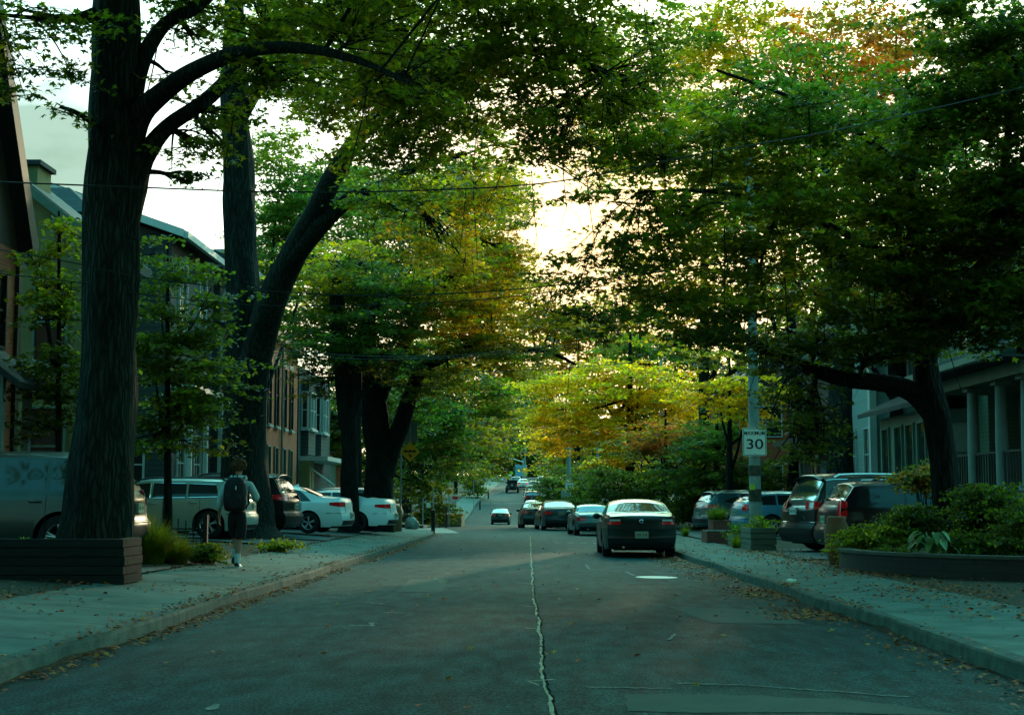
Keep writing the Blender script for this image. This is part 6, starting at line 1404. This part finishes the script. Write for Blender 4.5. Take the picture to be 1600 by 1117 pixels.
c = P(816.5, 737, DT - .4); MB().box(c.x - .16, c.x + .16, c.y - .15, c.y + .15, c.z - .3, c.z + .3).build('pedestrian_head', M_signy, t, bevel=.03)
t = thing('crossing_sign', 'bright yellow triangular topped crossing sign under the signal', 'road sign', tuple(P(798, 760, 240)), world=True); c = P(798.5, 738, 240)
k = 1 / M1(240); panel([(3.2 * k, -3 * k), (3.2 * k, -.5 * k), (0, 3.2 * k), (-3.2 * k, -.5 * k), (-3.2 * k, -3 * k)], tuple(c), .03, 'panel', mat('fluorescent_yellow', (.70, .80, .02), rough=.5), t); MB().tube([P(799, 738, 240.1), P(799, 762, 240.1)], .05, 6).build('post', M_galv, t)
c = P(796.5, 742.5, 240); panel(rrect(6 * k, 3 * k, .05), tuple(c), .02, 'tab', M_signw, t)

# planters
def plank_box(label, x0, x1, y0, y1, h, m, cat='planter', rows=4, plant=None, ls=.12, pal='green', lai=3, grow=.4, nm='planter_box'):
    z = gz((x0 + x1) / 2, y0) ; t = thing(nm, label, cat, ((x0 + x1) / 2, (y0 + y1) / 2, z), world=True)
    b = MB(); hh = h / rows
    for i in range(rows):
        a, c_ = z + i * hh + .008, z + (i + 1) * hh - .008; j = rnd.uniform(-.008, .008)
        b.box(x0 + j, x1 + j, y0, y0 + .06, a, c_); b.box(x0, x1, y1 - .06, y1, a, c_); b.box(x0 + j, x0 + .06, y0 + .062, y1 - .062, a, c_); b.box(x1 - .06, x1 + j, y0 + .062, y1 - .062, a, c_)
    b.box(x0 + .02, x1 - .02, y0 + .02, y1 - .02, z - .1, z + .01)
    b.build('boards', m, t, bevel=.006)
    MB().box(x0 + .065, x1 - .065, y0 + .065, y1 - .065, z + .02, z + h - .06).build('soil', M_soil, t)
    if plant:
        cc = Vector(((x0 + x1) / 2, (y0 + y1) / 2, z + h + grow * .35)); C, Sz, Co, _ = blob_leaves([(cc, ((x1 - x0) / 2, (y1 - y0) / 2, grow), lai, ls, pal)], 10)
        p = thing('plant', plant, 'plant', (cc.x, cc.y, z + h - .06), world=True); leaf_card_mesh('foliage', C, 1, Co, False, M_leaf, False, .1, p, sizes=Sz)
        mb = MB()
        for _ in range(14): a = rnd.uniform(0, 6.3); q = rnd.uniform(.1, .8); mb.tube([(cc.x + .1 * math.cos(a), cc.y + .1 * math.sin(a), z + h - .08), (cc.x + math.cos(a) * q * (x1 - x0) / 2, cc.y + math.sin(a) * q * (y1 - y0) / 2, cc.z + rnd.uniform(0, grow * .7))], [.008, .004], 4)
        mb.build('stems', M_bark2, p)
    return t
DQ = 35.0
plank_box('pale timber planter box at the foot of the concrete pole', PX(1172, DQ), PX(1212, DQ) , DQ, DQ + 1.7, .56, M_wood, rows=4, plant='low green plants in the pale timber planter', ls=.09, grow=.22)
plank_box('low grey trough left of the pale timber planter', PX(1146, 38), PX(1172, 38), 38, 39.2, .32, M_wood, rows=2, plant='silvery plants in the low grey trough', ls=.10, pal='teal', grow=.22)
DQ = 42; x0, x1 = PX(1104, DQ), PX(1146, DQ); z = gz(x0, DQ)
t = thing('brick_planter', 'stepped red brick planter with grasses in front of the charcoal crossover', 'planter', ((x0 + x1) / 2, DQ + .6, z), world=True)
MB().box(x0, x1, DQ, DQ + 1.4, z - .1, z + .34).build('lower_tier', M_rb, t, bevel=.01); MB().box(x0 + .2, x1 - .05, DQ + .15, DQ + 1.3, z + .341, z + .66).build('upper_tier', M_rb, t, bevel=.01); MB().box(x0 - .02, x1 + .02, DQ - .02, DQ + .13, z + .342, z + .38).build('coping', M_stone, t)
cc = Vector(((x0 + x1) / 2, DQ + .7, z + .95)); 
def grass_tuft(name, label, c, n, h, spread, cols, w=.012, cat='plant'):
    """arching blades from one root, each a tapering folded strip"""
    t = thing(name, label, cat, tuple(c), world=True); V, F, Cc = [], [], []
    for _ in range(n):
        a = rnd.uniform(0, 6.283); q = rnd.random() ** .6; r0 = spread * .35 * rnd.random(); hh = h * rnd.uniform(.55, 1.1); ln = spread * q
        b = Vector(c) + Vector((math.cos(a) * r0, math.sin(a) * r0, -.05)); col = rnd.choice(cols); s = Vector((-math.sin(a), math.cos(a), 0)) * w; i0 = len(V); kf = rnd.uniform(.75, 1.2)
        for k in range(5):
            u = k / 4; p = b + Vector((math.cos(a) * ln * u ** 1.5, math.sin(a) * ln * u ** 1.5, hh * (u - .45 * u ** 3 * q))); wv = s * (1 - u * .95)
            V += [p - wv, p + wv]; Cc += [(col[0] * kf, col[1] * kf, col[2] * kf, 1)] * 2
            if k: F.append((i0 + 2 * k - 2, i0 + 2 * k - 1, i0 + 2 * k + 1, i0 + 2 * k))
    me = bpy.data.meshes.new('blades'); me.from_pydata([tuple(v) for v in V], [], F); at = me.attributes.new('col', 'FLOAT_COLOR', 'POINT'); at.data.foreach_set('color', np.array(Cc, np.float32).ravel())
    link_mesh('blades', me, M_leaf, t); return t
grass_tuft('grass_plant', 'soft green grasses in the red brick planter', (cc.x, cc.y, z + .62), 500, .62, .55, LC['green'] + LC['teal'])
for k in range(3): grass_tuft('grass_plant', ['leafy weeds at the left foot of the pole', 'green weeds in front of the blue hatchback', 'small tuft of grass by the brick planter'][k], (PX((1150, 1195, 1070)[k], (37, 36.8, 50)[k]), (37, 36.8, 50)[k], gz(PX((1150, 1195, 1070)[k], 37), 37) + (.05, .5, 0)[k]), 160, (.45, .3, .5)[k], .3, LC['green'])
# curved bed at the right
cpts = [(PX(1312, 26.0), 26.2), (PX(1318, 25), 25.2), (PX(1345, 24), 24.1), (PX(1400, 23), 23.0), (PX(1480, 22), 22.1), (PX(1560, 21.3), 21.4), (PX(1700, 20.6), 20.7), (PX(1850, 20), 20.2)]
pth = [p for p, _ in smooth_path([(Vector((x, y, 0)), 1) for x, y in cpts], 6)]
t = thing('retaining_bed', 'low curved dark brick retaining wall of the raised bed on the right', 'garden wall', (pth[0].x, pth[0].y, gz(pth[0].x, pth[0].y)), world=True)
def wall_strip(mb, pth, th, za, zb, out=0):
    L1, L2, L3, L4 = [], [], [], []
    for i, p in enumerate(pth):
        d = (pth[min(i + 1, len(pth) - 1)] - pth[max(i - 1, 0)]).normalized(); n = Vector((-d.y, d.x, 0)); zg = gz(p.x, p.y)
        a = p - n * out; b = p + n * (th + out); L1.append((a.x, a.y, zg + za)); L2.append((a.x, a.y, zg + zb)); L3.append((b.x, b.y, zg + zb)); L4.append((b.x, b.y, zg + za))
    mb.grid([L1, L2, L3, L4], closed_u=True); mb.add([L1[0], L2[0], L3[0], L4[0]], [(0, 1, 2, 3)]); mb.add([L1[-1], L2[-1], L3[-1], L4[-1]], [(0, 3, 2, 1)]); return mb
wall_strip(MB(), pth, .22, -.1, .30).build('wall', M_db, t); wall_strip(MB(), pth, .22, .301, .35, .03).build('coping', mat('coping_stone', (.05, .06, .045), (.08, .09, .07), rough=.9, scale=4), t)
rows = []
for i, p in enumerate(pth):
    d = (pth[min(i + 1, len(pth) - 1)] - pth[max(i - 1, 0)]).normalized(); n = Vector((-d.y, d.x, 0)); q = p + n * .2
    rows.append([(q.x + (k / 5) * 3.0, q.y + (k / 5) * 6.5, gz(q.x, q.y) + .25 + .12 * math.sin(k / 5 * 3) + .03 * noise.noise(Vector((q.x * 2, k, 0)))) for k in range(6)])
MB().grid(rows).build('bed_soil', M_soil, t)
# clay urn at its corner
c = (PX(1306, 26.9), 26.9); zu = gz(*c); t = MB(); prof = [(.01, 0), (.13, 0), (.15, .05), (.20, .25), (.23, .5), (.22, .72), (.17, .82), (.19, .88), (.16, .9), (.13, .82)]
t.grid([[Vector((c[0] + r * math.cos(a), c[1] + r * math.sin(a), zu + z)) for r, z in prof] for a in np.linspace(0, 2 * math.pi, 25)[:-1]], closed_u=True)
root_mesh('clay_urn', 'tall terracotta urn at the corner of the curved bed', 'urn', t, mat('terracotta', (.16, .07, .03), (.22, .10, .045), rough=.8, scale=5), (c[0], c[1], zu), smooth=True)
def bush(label, px, py, D, rx, ry, depth, pal, ls=.07, lai=4, name='bush', lobed=False, n=3):
    bl = [B(px + rnd.uniform(-.35, .35) * rx, py + rnd.uniform(-.2, .2) * ry, D + rnd.uniform(-.2, .2), rx * .75, ry * .85, depth, lai, ls, pal) for _ in range(n)] + [B(px, py, D, rx, ry, depth, lai, ls, pal)]
    C, Sz, Co, _ = blob_leaves(bl); q = P(px, py, D); zb = gz(q.x, D); t = thing(name, label, 'bush', (q.x, D, zb), world=True); leaf_card_mesh('foliage', C, 1, Co, False, M_leaf, lobed, .2, t, sizes=Sz)
    mb = MB()
    for _ in range(16): c = rnd.choice(bl); p = c[0] + Vector((rnd.uniform(-.7, .7) * c[1][0], rnd.uniform(-.6, .6) * c[1][1], rnd.uniform(-.3, .7) * c[1][2])); mb.tube([(q.x + rnd.uniform(-.2, .2), D + rnd.uniform(-.1, .1), zb), p], [.015, .005], 4)
    mb.build('stems', M_bark2, t); return t
bush('rounded dark shrub at the left end of the curved bed', 1365, 845, 26.0, 45, 28, .4, 'green', .075)
bush('dense shrub between the wine red car and the leaning trunk', 1420, 825, 26.4, 40, 38, .4, 'dark', .075)
bush('dark shrub right of the leaning trunk', 1545, 800, 26, 60, 48, .6, 'dark', .09)
bush('leafy mass at the right border of the raised bed', 1620, 840, 23.5, 60, 60, .6, 'dark', .09)
bush('reddish climber beside the leaning trunk', 1440, 745, 29.5, 30, 22, .4, 'rust', .09)
bush('low ground cover spilling along the curved wall', 1400, 868, 24.8, 70, 12, .4, 'dark', .06)
bush('fern like plant at the right of the broad leaved plant', 1545, 855, 23.3, 60, 24, .4, 'dark', .08)
# hosta
def hosta():
    c = P(1458, 868, 22.9); zb = gz(c.x, c.y) + .28; t = thing('broad_leaved_plant', 'lime green plant with broad pointed leaves on the curved wall', 'plant', (c.x, c.y, zb), world=True); st = MB()
    for i in range(30):
        a = i * 2.4 + rnd.uniform(-.3, .3); ln = rnd.uniform(.22, .5); el = rnd.uniform(.15, 1.0); b = Vector((c.x, c.y, zb)); d = Vector((math.cos(a), math.sin(a) * .7, 0)); tip0 = b + d * ln * .55 + Vector((0, 0, .12 + .28 * el)); w = rnd.uniform(.055, .085)
        V = []; sd_ = Vector((-d.y, d.x, 0)).normalized(); L_n = rnd.uniform(.2, .28)
        for k in range(7):
            u = k / 6; p = tip0 + d * L_n * u + Vector((0, 0, .05 * u - .24 * u * u)); wv = w * math.sin(math.pi * min(1, .12 + u * .88)) ** .8; V.append([p - sd_ * wv + Vector((0, 0, .02)), p, p + sd_ * wv + Vector((0, 0, .02))])
        MB().grid(V).build('leaf', M_host, t, smooth=True); st.tube([b, b.lerp(tip0, .6) + Vector((0, 0, .05)), tip0], [.012, .01, .007], 4)
    st.build('stems', M_host, t)
M_host = mat('broad_leaf', (.06, .13, .03), (.13, .22, .05), rough=.45, scale=7)
hosta()
# left: dark timber edged bed round the thick trunk
t = thing('timber_bed', 'low dark timber retaining wall in front of the thickest trunk', 'garden wall', (-6.4, 18.7, gz(-6.4, 18.7)), world=True)
for i in range(5):
    z = gz(-6.2, 18.8) + i * .118 - .04; j = rnd.uniform(-.012, .012)
    MB().box(-10.2, -5.30 + j, 18.62 + j, 18.76, z, z + .11).build('plank', M_woodd, t, bevel=.01); MB().box(-5.44, -5.30 + j, 18.765, 19.5, z, z + .11).build('plank', M_woodd, t, bevel=.01)
MB().box(-10.2, -5.45, 18.77, 19.45, .1, gz(-6.2, 18.8) + .46).build('bed_soil', M_soil, t)
for i, (px, lab) in enumerate(((38, 'small yellow green plant on the timber bed left of the trunk'), (80, 'thin pale sprig on the timber bed against the trunk'))):
    c = P(px, 842, 19.0); grass_tuft('bedding_plant', lab, (c.x, 19.0, c.z), 40 - 22 * i, .10, .12, [(.25, .30, .03)], .014)
# shrubs by the walker
c = (PX(248, 24.5), 24.5)
grass_tuft('grass_plant', 'tall arching grass clump right of the thickest trunk', (PX(235, 23.6), 23.6, gz(PX(235, 23.6), 23.6)), 1500, .95, .62, LC['green'] + [(.05, .08, .02)], .011)
grass_tuft('grass_plant', 'shorter grass clump leaning toward the iron fence', (PX(275, 24.2), 24.2, gz(PX(275, 24.2), 24.2)), 900, .62, .5, LC['green'] + [(.06, .08, .03)], .011)
bush('low dark shrub beside the walking person', 318, 865, 25.0, 30, 16, .3, 'dark', .06)
bush('green ground plants between the person and the white saloon', 432, 852, 31.5, 26, 8, .3, 'green', .08)
# iron fence
t = thing('iron_fence', 'low black iron rail fence in front of the silver estate car', 'fence', (PX(270, 29), 29, .3), world=True); zf = gz(PX(270, 29), 29)
for px in (214, 322): x = PX(px, 29); MB().box(x - .045, x + .045, 28.95, 29.05, zf - .05, zf + .72).build('post', M_plastic, t)
rl = MB(); xa, xb = PX(214, 29), PX(322, 29)
for z in (.12, .42): rl.box(xa + .046, xb - .046, 28.985, 29.01, zf + z, zf + z + .03)
rl.build('rail', M_plastic, t); sp = MB()
for i in range(9): x = xa + (xb - xa) * (i + .5) / 9; sp.tube([(x, 28.96, zf), (x, 28.96, zf + .60 + .04 * (i % 2))], .014, 5)
sp.build('spikes', M_plastic, t)
# paper yard bag and bin bag by the sign post
c = (PX(617.5, 55.4), 55.4); zb = gz(*c); m_ = MB()
m_.grid([[Vector((c[0] + .27 * k * math.cos(a) * (1 + .07 * math.sin(3 * a + z * 9)), c[1] + .2 * k * math.sin(a), zb + z)) for z, k in ((0, .9), (.02, 1), (.3, 1.0), (.6, 1.02), (.8, .95), (.95, .72), (1.02, .35), (1.03, .02))] for a in np.linspace(0, 2 * math.pi, 21)[:-1]], closed_u=True)
root_mesh('yard_bag', 'brown paper yard waste bag beside the bump sign post', 'bag', m_, mat('kraft_paper', (.24, .13, .06), (.32, .18, .09), rough=.9, scale=6, bump=.5, bscale=14), (c[0], c[1], zb), smooth=True)
c = (PX(643, 62), 62.0); zb = gz(*c); m_ = MB(); m_.grid([[Vector((c[0] + .27 * k * math.cos(a) * (1 + .16 * math.sin(3 * a + z * 7)), c[1] + .24 * k * math.sin(a) * (1 + .12 * math.cos(4 * a)), zb + z)) for z, k in ((0, .85), (.06, 1.1), (.22, 1.12), (.40, .85), (.50, .45), (.55, .2), (.62, .38), (.64, .05))] for a in np.linspace(0, 2 * math.pi, 25)[:-1]], closed_u=True)
root_mesh('bin_bag', 'pale bulging bin bag right of the sign post', 'bag', m_, mat('pale_plastic_bag', (.20, .24, .20), (.32, .36, .31), rough=.4, scale=5, bump=.9, bscale=9), (c[0], c[1], zb), smooth=True)
m_ = MB(); q = P(1235, 934, 21.2); m_.ball((q.x, 21.2, gz(q.x, 21.2) + .035), .055, 10, 6, (1.1, .8, .7)); m_.cyl((q.x, 21.2, gz(q.x, 21.2) + .02), (q.x + .08, 21.17, gz(q.x, 21.2) + .05), .03, .02)
root_mesh('crumpled_cup', 'crumpled white cup lying on the right kerb', 'litter', m_, M_signw, (q.x, 21.2, gz(q.x, 21.2)), smooth=True)
# low retaining wall on the far left bank
x0, x1 = PX(700, 96), PX(721, 96); z = gz(x1, 96); t = thing('retaining_wall', 'low stepped timber retaining wall on the far left bank', 'garden wall', (x0, 96, z), world=True)
for i in range(4): MB().box(x0 - 3, x1, 96, 101, z + i * .22, z + i * .22 + .205).build('plank', M_wood, t)
# wires
def wire(label, pts, r=.012):
    p = smooth_path([(P(*q), r) for q in pts], 8); base = p[0][0]; mb = MB(); mb.tube([q - base for q, _ in p], r, 5)
    o = mb.build('overhead_wire', M_plastic, None); o.location = base; tag(o, label, 'wire', 'wires crossing above the street')
wire('highest thin wire crossing the trunks and rising to the right', [(-40, 283, 18), (215, 293, 18), (430, 300, 18.6), (650, 298, 19.4), (870, 284, 20.2), (1100, 240, 21.2), (1300, 205, 22.2), (1480, 165, 23), (1720, 108, 24.5)], .011)
wire('wire falling from the left border to the middle of the trunks', [(-30, 385, 19), (110, 410, 19), (240, 436, 19.4), (450, 457, 20.4), (640, 461, 21.6), (880, 445, 23), (1200, 400, 25), (1650, 330, 28)], .009)
wire('second lower wire behind it at the left houses', [(-30, 425, 19.5), (110, 440, 19.6), (240, 462, 20), (440, 478, 21), (700, 472, 22.6), (900, 452, 24), (1220, 412, 26), (1650, 345, 29)], .008)
wire('upper of the three level wires in the middle distance', [(420, 545, 44), (560, 556, 45), (700, 556, 46), (850, 543, 47), (960, 530, 48)], .013)
wire('middle one of the three level wires in the distance', [(420, 551, 44.5), (560, 561, 45.5), (700, 560, 46.5), (850, 548, 47.5), (960, 536, 48.5)], .013)
wire('lowest of the three level wires in the distance', [(430, 556, 52), (600, 572, 53), (760, 580, 54), (950, 570, 55), (1040, 560, 56)], .014)
wire('faint wire over the dip of the road near the signal', [(690, 708, 150), (760, 711, 150), (830, 708, 150), (880, 704, 150)], .03)
# ------------------------------------------------------------------ the walking person, seen from behind
M_skin = mat('skin', (.36, .17, .10), (.42, .21, .13), rough=.6, scale=10)
M_hood = mat('hooded_top', (.34, .50, .50), (.44, .60, .60), rough=.95, scale=6, bump=.5, bscale=18)
M_short = mat('black_shorts', (.008, .010, .010), (.014, .016, .016), rough=.9, scale=6, bump=.4, bscale=20)
M_hair = mat('curly_hair', (.07, .035, .014), (.20, .10, .03), rough=.8, scale=30, bump=1, bscale=40)
M_sock = mat('white_sock', (.6, .68, .68), rough=.9, bump=.2, scale=30)
M_shoe = mat('black_shoe', (.01, .011, .012), rough=.5)
M_bag = mat('backpack_cloth', (.006, .007, .008), (.010, .012, .013), rough=.75, scale=9, bump=.3, bscale=20)
M_beard = mat('eye_white', (.6, .6, .58), rough=.3)
def skin(name, chains, m, parent, root=0, sub=2):
    """one continuous skinned surface from joint chains [(idx, pos, r, parent)]"""
    me = bpy.data.meshes.new(name); me.from_pydata([c[0] for c in chains], [(c[2], i) for i, c in enumerate(chains) if c[2] is not None], [])
    o = bpy.data.objects.new(name + '_skin', me); COL.objects.link(o)
    md = o.modifiers.new('s', 'SKIN'); md.branch_smoothing = .6; md.use_smooth_shade = True
    for i, c in enumerate(chains):
        r = c[1]; me.skin_vertices[0].data[i].radius = (r, r) if not isinstance(r, tuple) else r
    me.skin_vertices[0].data[root].use_root = True
    s_ = o.modifiers.new('u', 'SUBSURF'); s_.levels = sub; s_.render_levels = sub
    dg = bpy.context.evaluated_depsgraph_get(); me2 = bpy.data.meshes.new_from_object(o.evaluated_get(dg)); bpy.data.objects.remove(o)
    me2.name = name; me2.polygons.foreach_set('use_smooth', [True] * len(me2.polygons))
    return link_mesh(name, me2, m, parent)
XP, YP = PX(371, 24.4), 24.4; zp = gz(XP, YP)
per = thing('person', 'person with curly hair, grey hooded top, black shorts and black backpack walking away', 'person', (XP, YP, zp), 0)
Vv = Vector
# facing +Y; x to the right.  standing on the left leg (image right of centre), right leg swinging back and up
pelvis = Vv((.01, 0, .95)); H = {}
C_ = []
def addv(p, r, par): C_.append((tuple(p), r, par)); return len(C_) - 1
i0 = addv(pelvis, (.155, .115), None); i1 = addv((.01, .0, 1.08), (.14, .10), i0); i2 = addv((.005, .02, 1.25), (.165, .11), i1); i3 = addv((.0, .035, 1.41), (.15, .095), i2); i4 = addv((0, .045, 1.50), (.062, .062), i3); i5 = addv((0, .065, 1.575), (.058, .062), i4)
i6 = addv((.005, .075, 1.65), (.078, .09), i5); i7 = addv((.005, .075, 1.74), (.082, .096), i6); i8 = addv((.005, .07, 1.80), (.05, .06), i7)
# legs
l1 = addv((.085, .0, .88), .098, i0); l2 = addv((.065, .02, .66), .080, l1); l3 = addv((.04, .03, .48), .058, l2); l4 = addv((.03, .0, .34), .058, l3); l5 = addv((.02, -.02, .12), .036, l4); l6 = addv((.02, -.02, .06), .036, l5); l7 = addv((.02, .10, .035), .036, l6); l8 = addv((.02, .17, .03), .028, l7)
r1 = addv((-.085, .0, .88), .098, i0); r2 = addv((-.075, .10, .68), .080, r1); r3 = addv((-.055, .19, .52), .058, r2); r4 = addv((-.045, .16, .38), .056, r3); r5 = addv((-.04, .06, .19), .036, r4); r6 = addv((-.04, .05, .14), .036, r5); r7 = addv((-.04, .15, .06), .034, r6); r8 = addv((-.04, .21, .04), .028, r7)
# arms: left (image left) hangs away from the body; right elbow bent forward
a1 = addv((-.19, .03, 1.42), .058, i3); a2 = addv((-.235, .0, 1.27), .050, a1); a3 = addv((-.275, -.03, 1.13), .042, a2); a4 = addv((-.30, .0, .99), .034, a3); a5 = addv((-.315, .03, .88), .026, a4); a6 = addv((-.32, .045, .83), (.034, .022), a5); a7 = addv((-.322, .055, .785), (.036, .018), a6)
b1 = addv((.19, .03, 1.42), .058, i3); b2 = addv((.25, .0, 1.29), .050, b1); b3 = addv((.315, -.02, 1.18), .044, b2); b4 = addv((.27, .12, 1.15), .036, b3); b5 = addv((.20, .24, 1.17), .026, b4); b6 = addv((.17, .28, 1.18), (.032, .022), b5); b7 = addv((.145, .31, 1.185), (.034, .018), b6)
# face: nose and chin bumps
n1 = addv((.005, .175, 1.675), .014, i6)
body = skin('body', C_, M_skin, per)
def fingers(wrist, end, side, thumbdir):
    w, e = Vv(wrist), Vv(end); d = (e - w).normalized(); s = Vv(side).normalized(); pl = d.cross(s)
    for k, (o_, ln) in enumerate(((-.027, .070), (-.009, .082), (.009, .077), (.027, .060))):
        p = e + s * o_; ch = [(tuple(p - d * .015), .0095, None), (tuple(p + d * ln * .4), .0088, 0), (tuple(p + d * ln * .75 + pl * .012), .0082, 1), (tuple(p + d * ln * .95 + pl * .03), .007, 2)]
        skin('finger', ch, M_skin, body, sub=1)
    p = w + (e - w) * .35; td = Vv(thumbdir); ch = [(tuple(p), .012, None), (tuple(p + td * .035 + d * .015), .0105, 0), (tuple(p + td * .045 + d * .05), .009, 1)]
    skin('thumb', ch, M_skin, body, sub=1)
fingers(C_[a6][0], C_[a7][0], (0, 1, -.2), (.25, .9, 0)); fingers(C_[b6][0], C_[b7][0], (.3, 0, 1), (0, -.2, 1))
# face details
for sx in (-1, 1):
    MB().ball((.005 + sx * .032, .155, 1.705), .014, 8, 6).build('eye', M_beard, body, smooth=True); MB().ball((.005 + sx * .032, .168, 1.705), .006, 6, 4).build('iris', M_blk, body, smooth=True)
    MB().ball((.005 + sx * .088, .07, 1.69), .028, 8, 6, (.35, .6, 1.1)).build('ear', M_skin, body, smooth=True)
MB().ball((.005, .162, 1.635), .022, 10, 6, (1, .35, .3)).build('mouth', mat('lips', (.25, .07, .06), rough=.5), body, smooth=True)
# hooded top: own skinned garment, slightly larger than the body
G = []
def ag(p, r, par): G.append((tuple(p), r, par)); return len(G) - 1
g0_ = ag((.01, 0, .95), (.20, .155), None); g1 = ag((.01, 0, 1.10), (.175, .135), g0_); g2 = ag((.005, .02, 1.27), (.20, .14), g1); g3 = ag((0, .03, 1.42), (.185, .12), g2); g4 = ag((0, .035, 1.50), (.10, .09), g3)
q1 = ag((-.20, .03, 1.41), .082, g3); q2 = ag((-.245, 0, 1.27), .075, q1); q3 = ag((-.285, -.03, 1.13), .065, q2); q4 = ag((-.305, .0, 1.02), .056, q3); q5 = ag((-.308, .01, .985), .05, q4)
w1 = ag((.20, .03, 1.41), .082, g3); w2 = ag((.265, 0, 1.29), .076, w1); w3 = ag((.33, -.02, 1.185), .066, w2); w4 = ag((.28, .12, 1.155), .056, w3); w5 = ag((.235, .20, 1.165), .048, w4)
skin('hooded_top', G, M_hood, per)
# hood lying on the shoulders
m_ = MB(); rows = []
for a in np.linspace(-2.5, 2.5, 22):
    c = Vv((math.sin(a) * .115, .035 - math.cos(a) * .095, 1.515)); r = .045 * (1 if abs(a) < 1.6 else 1 - (abs(a) - 1.6) * .6); n = Vv((math.sin(a), -math.cos(a), 0))
    rows.append([c + n * r * math.cos(b) + Vv((0, 0, r * 1.1 * math.sin(b))) for b in np.linspace(0, 2 * math.pi, 11)[:-1]])
m_.grid(rows, closed_v=True); m_.add(rows[0], [tuple(range(10))]); m_.add(rows[-1], [tuple(range(10))]); m_.build('hood', M_hood, per, smooth=True)
# shorts
G = []
s0 = ag((.01, 0, 1.06), (.16, .125), None); s1 = ag((.01, 0, .90), (.18, .145), s0); s2 = ag((.09, .0, .80), .118, s1); s3 = ag((.07, .02, .66), .108, s2); s4 = ag((.05, .03, .50), .098, s3); s5 = ag((.048, .03, .475), .094, s4)
s6 = ag((-.09, .02, .80), .118, s1); s7 = ag((-.08, .09, .68), .106, s6); s8 = ag((-.065, .16, .55), .096, s7); s9 = ag((-.064, .17, .53), .09, s8)
skin('shorts', G, M_short, per)
# socks and shoes
for (x, y, z, k) in ((.02, -.02, 0, 1), (-.04, .05, .08, 0)):
    MB().tube([(x, y, z + .05), (x, y, z + .12), (x + .004, y + .004, z + .235)], [.045, .047, .056], 14).build('sock', M_sock, per, smooth=True)
    sh = MB(); rows = []
    for u, w_, h_ in ((-.07, .030, .05), (-.06, .042, .085), (0, .046, .085), (.06, .046, .07), (.13, .05, .055), (.19, .044, .045), (.225, .022, .03)):
        tl = 0 if k else -.28 * u
        rows.append([Vv((x + w_ * math.cos(a), y + u, z + .004 + tl + (h_ * math.sin(a) if math.sin(a) > 0 else 0))) for a in np.linspace(0, 2 * math.pi, 15)[:-1]])
    sh.grid(rows, closed_v=True); sh.add(rows[0], [tuple(range(14))]); sh.add(rows[-1], [tuple(range(14))]); so = sh.build('shoe', M_shoe, per, smooth=True)
    if k: MB().box(x - .05, x + .05, y - .075, y + .22, z, z + .022).build('sole', M_sock, so, bevel=.008)
# hair: many short curls over the skull
m_ = MB(); m_.ball((.005, .055, 1.735), .112, 16, 12, (1.0, 1.05, 1.02))
for _ in range(420):
    th = math.acos(rnd.uniform(-.55, 1)); ph = rnd.uniform(0, 6.283); d = Vv((math.sin(th) * math.cos(ph), math.sin(th) * math.sin(ph), math.cos(th)))
    if d.y > .62 and d.z < .35: continue
    c = Vv((.005, .055, 1.735)) + Vv((d.x * 1.0, d.y * 1.05, d.z * 1.02)) * .112; r = rnd.uniform(.010, .02); a = d.cross(Vv((rnd.random(), rnd.random(), rnd.random()))).normalized(); b = d.cross(a)
    pts = [c + d * (.012 * k / 3) + (a * math.cos(k * 1.5) + b * math.sin(k * 1.5)) * r for k in range(6)]; m_.tube(pts, .0065, 4)
m_.build('hair', M_hair, per, smooth=True)
# backpack: worn by the person, a thing of its own
bp = thing('backpack', 'black backpack worn high on the walking person', 'backpack', (XP, YP - .13, zp + .95), 0)
rows = []
for z, w_, d_ in ((.0, .10, .05), (.02, .145, .09), (.12, .165, .125), (.28, .165, .13), (.40, .155, .105), (.48, .13, .075), (.52, .08, .045), (.53, .01, .01)):
    rows.append([Vv((math.copysign(abs(math.cos(a)) ** .6, math.cos(a)) * w_ + .0, -.05 - .02 + math.copysign(abs(math.sin(a)) ** .7, math.sin(a)) * d_, z)) for a in np.linspace(0, 2 * math.pi, 25)[:-1]])
MB().grid(rows, closed_v=True).build('main_pack', M_bag, bp, smooth=True)
rows = [[Vv((math.copysign(abs(math.cos(a)) ** .6, math.cos(a)) * w_, -.19 + math.sin(a) * .035, z)) for a in np.linspace(0, 2 * math.pi, 21)[:-1]] for z, w_ in ((.05, .06), (.07, .115), (.2, .12), (.26, .10), (.27, .05))]
MB().grid(rows, closed_v=True).build('front_pocket', M_bag, bp, smooth=True)
MB().tube([(-.04, -.06, .50), (-.03, -.07, .56), (.03, -.07, .56), (.04, -.06, .50)], .01, 6).build('handle', M_bag, bp)
for sx in (-1, 1): MB().tube([(sx * .09, -.02, .47), (sx * .105, .10, .535), (sx * .115, .24, .45), (sx * .135, .27, .3), (sx * .16, .16, .12), (sx * .15, .0, .05)], .02, 6).build('strap', M_bag, bp, smooth=True)
MB().box(.03, .045, -.212, -.205, .33, .39).build('zip_tag', M_signw, bp)
bp.scale = (1.15, 1.1, 1.10)
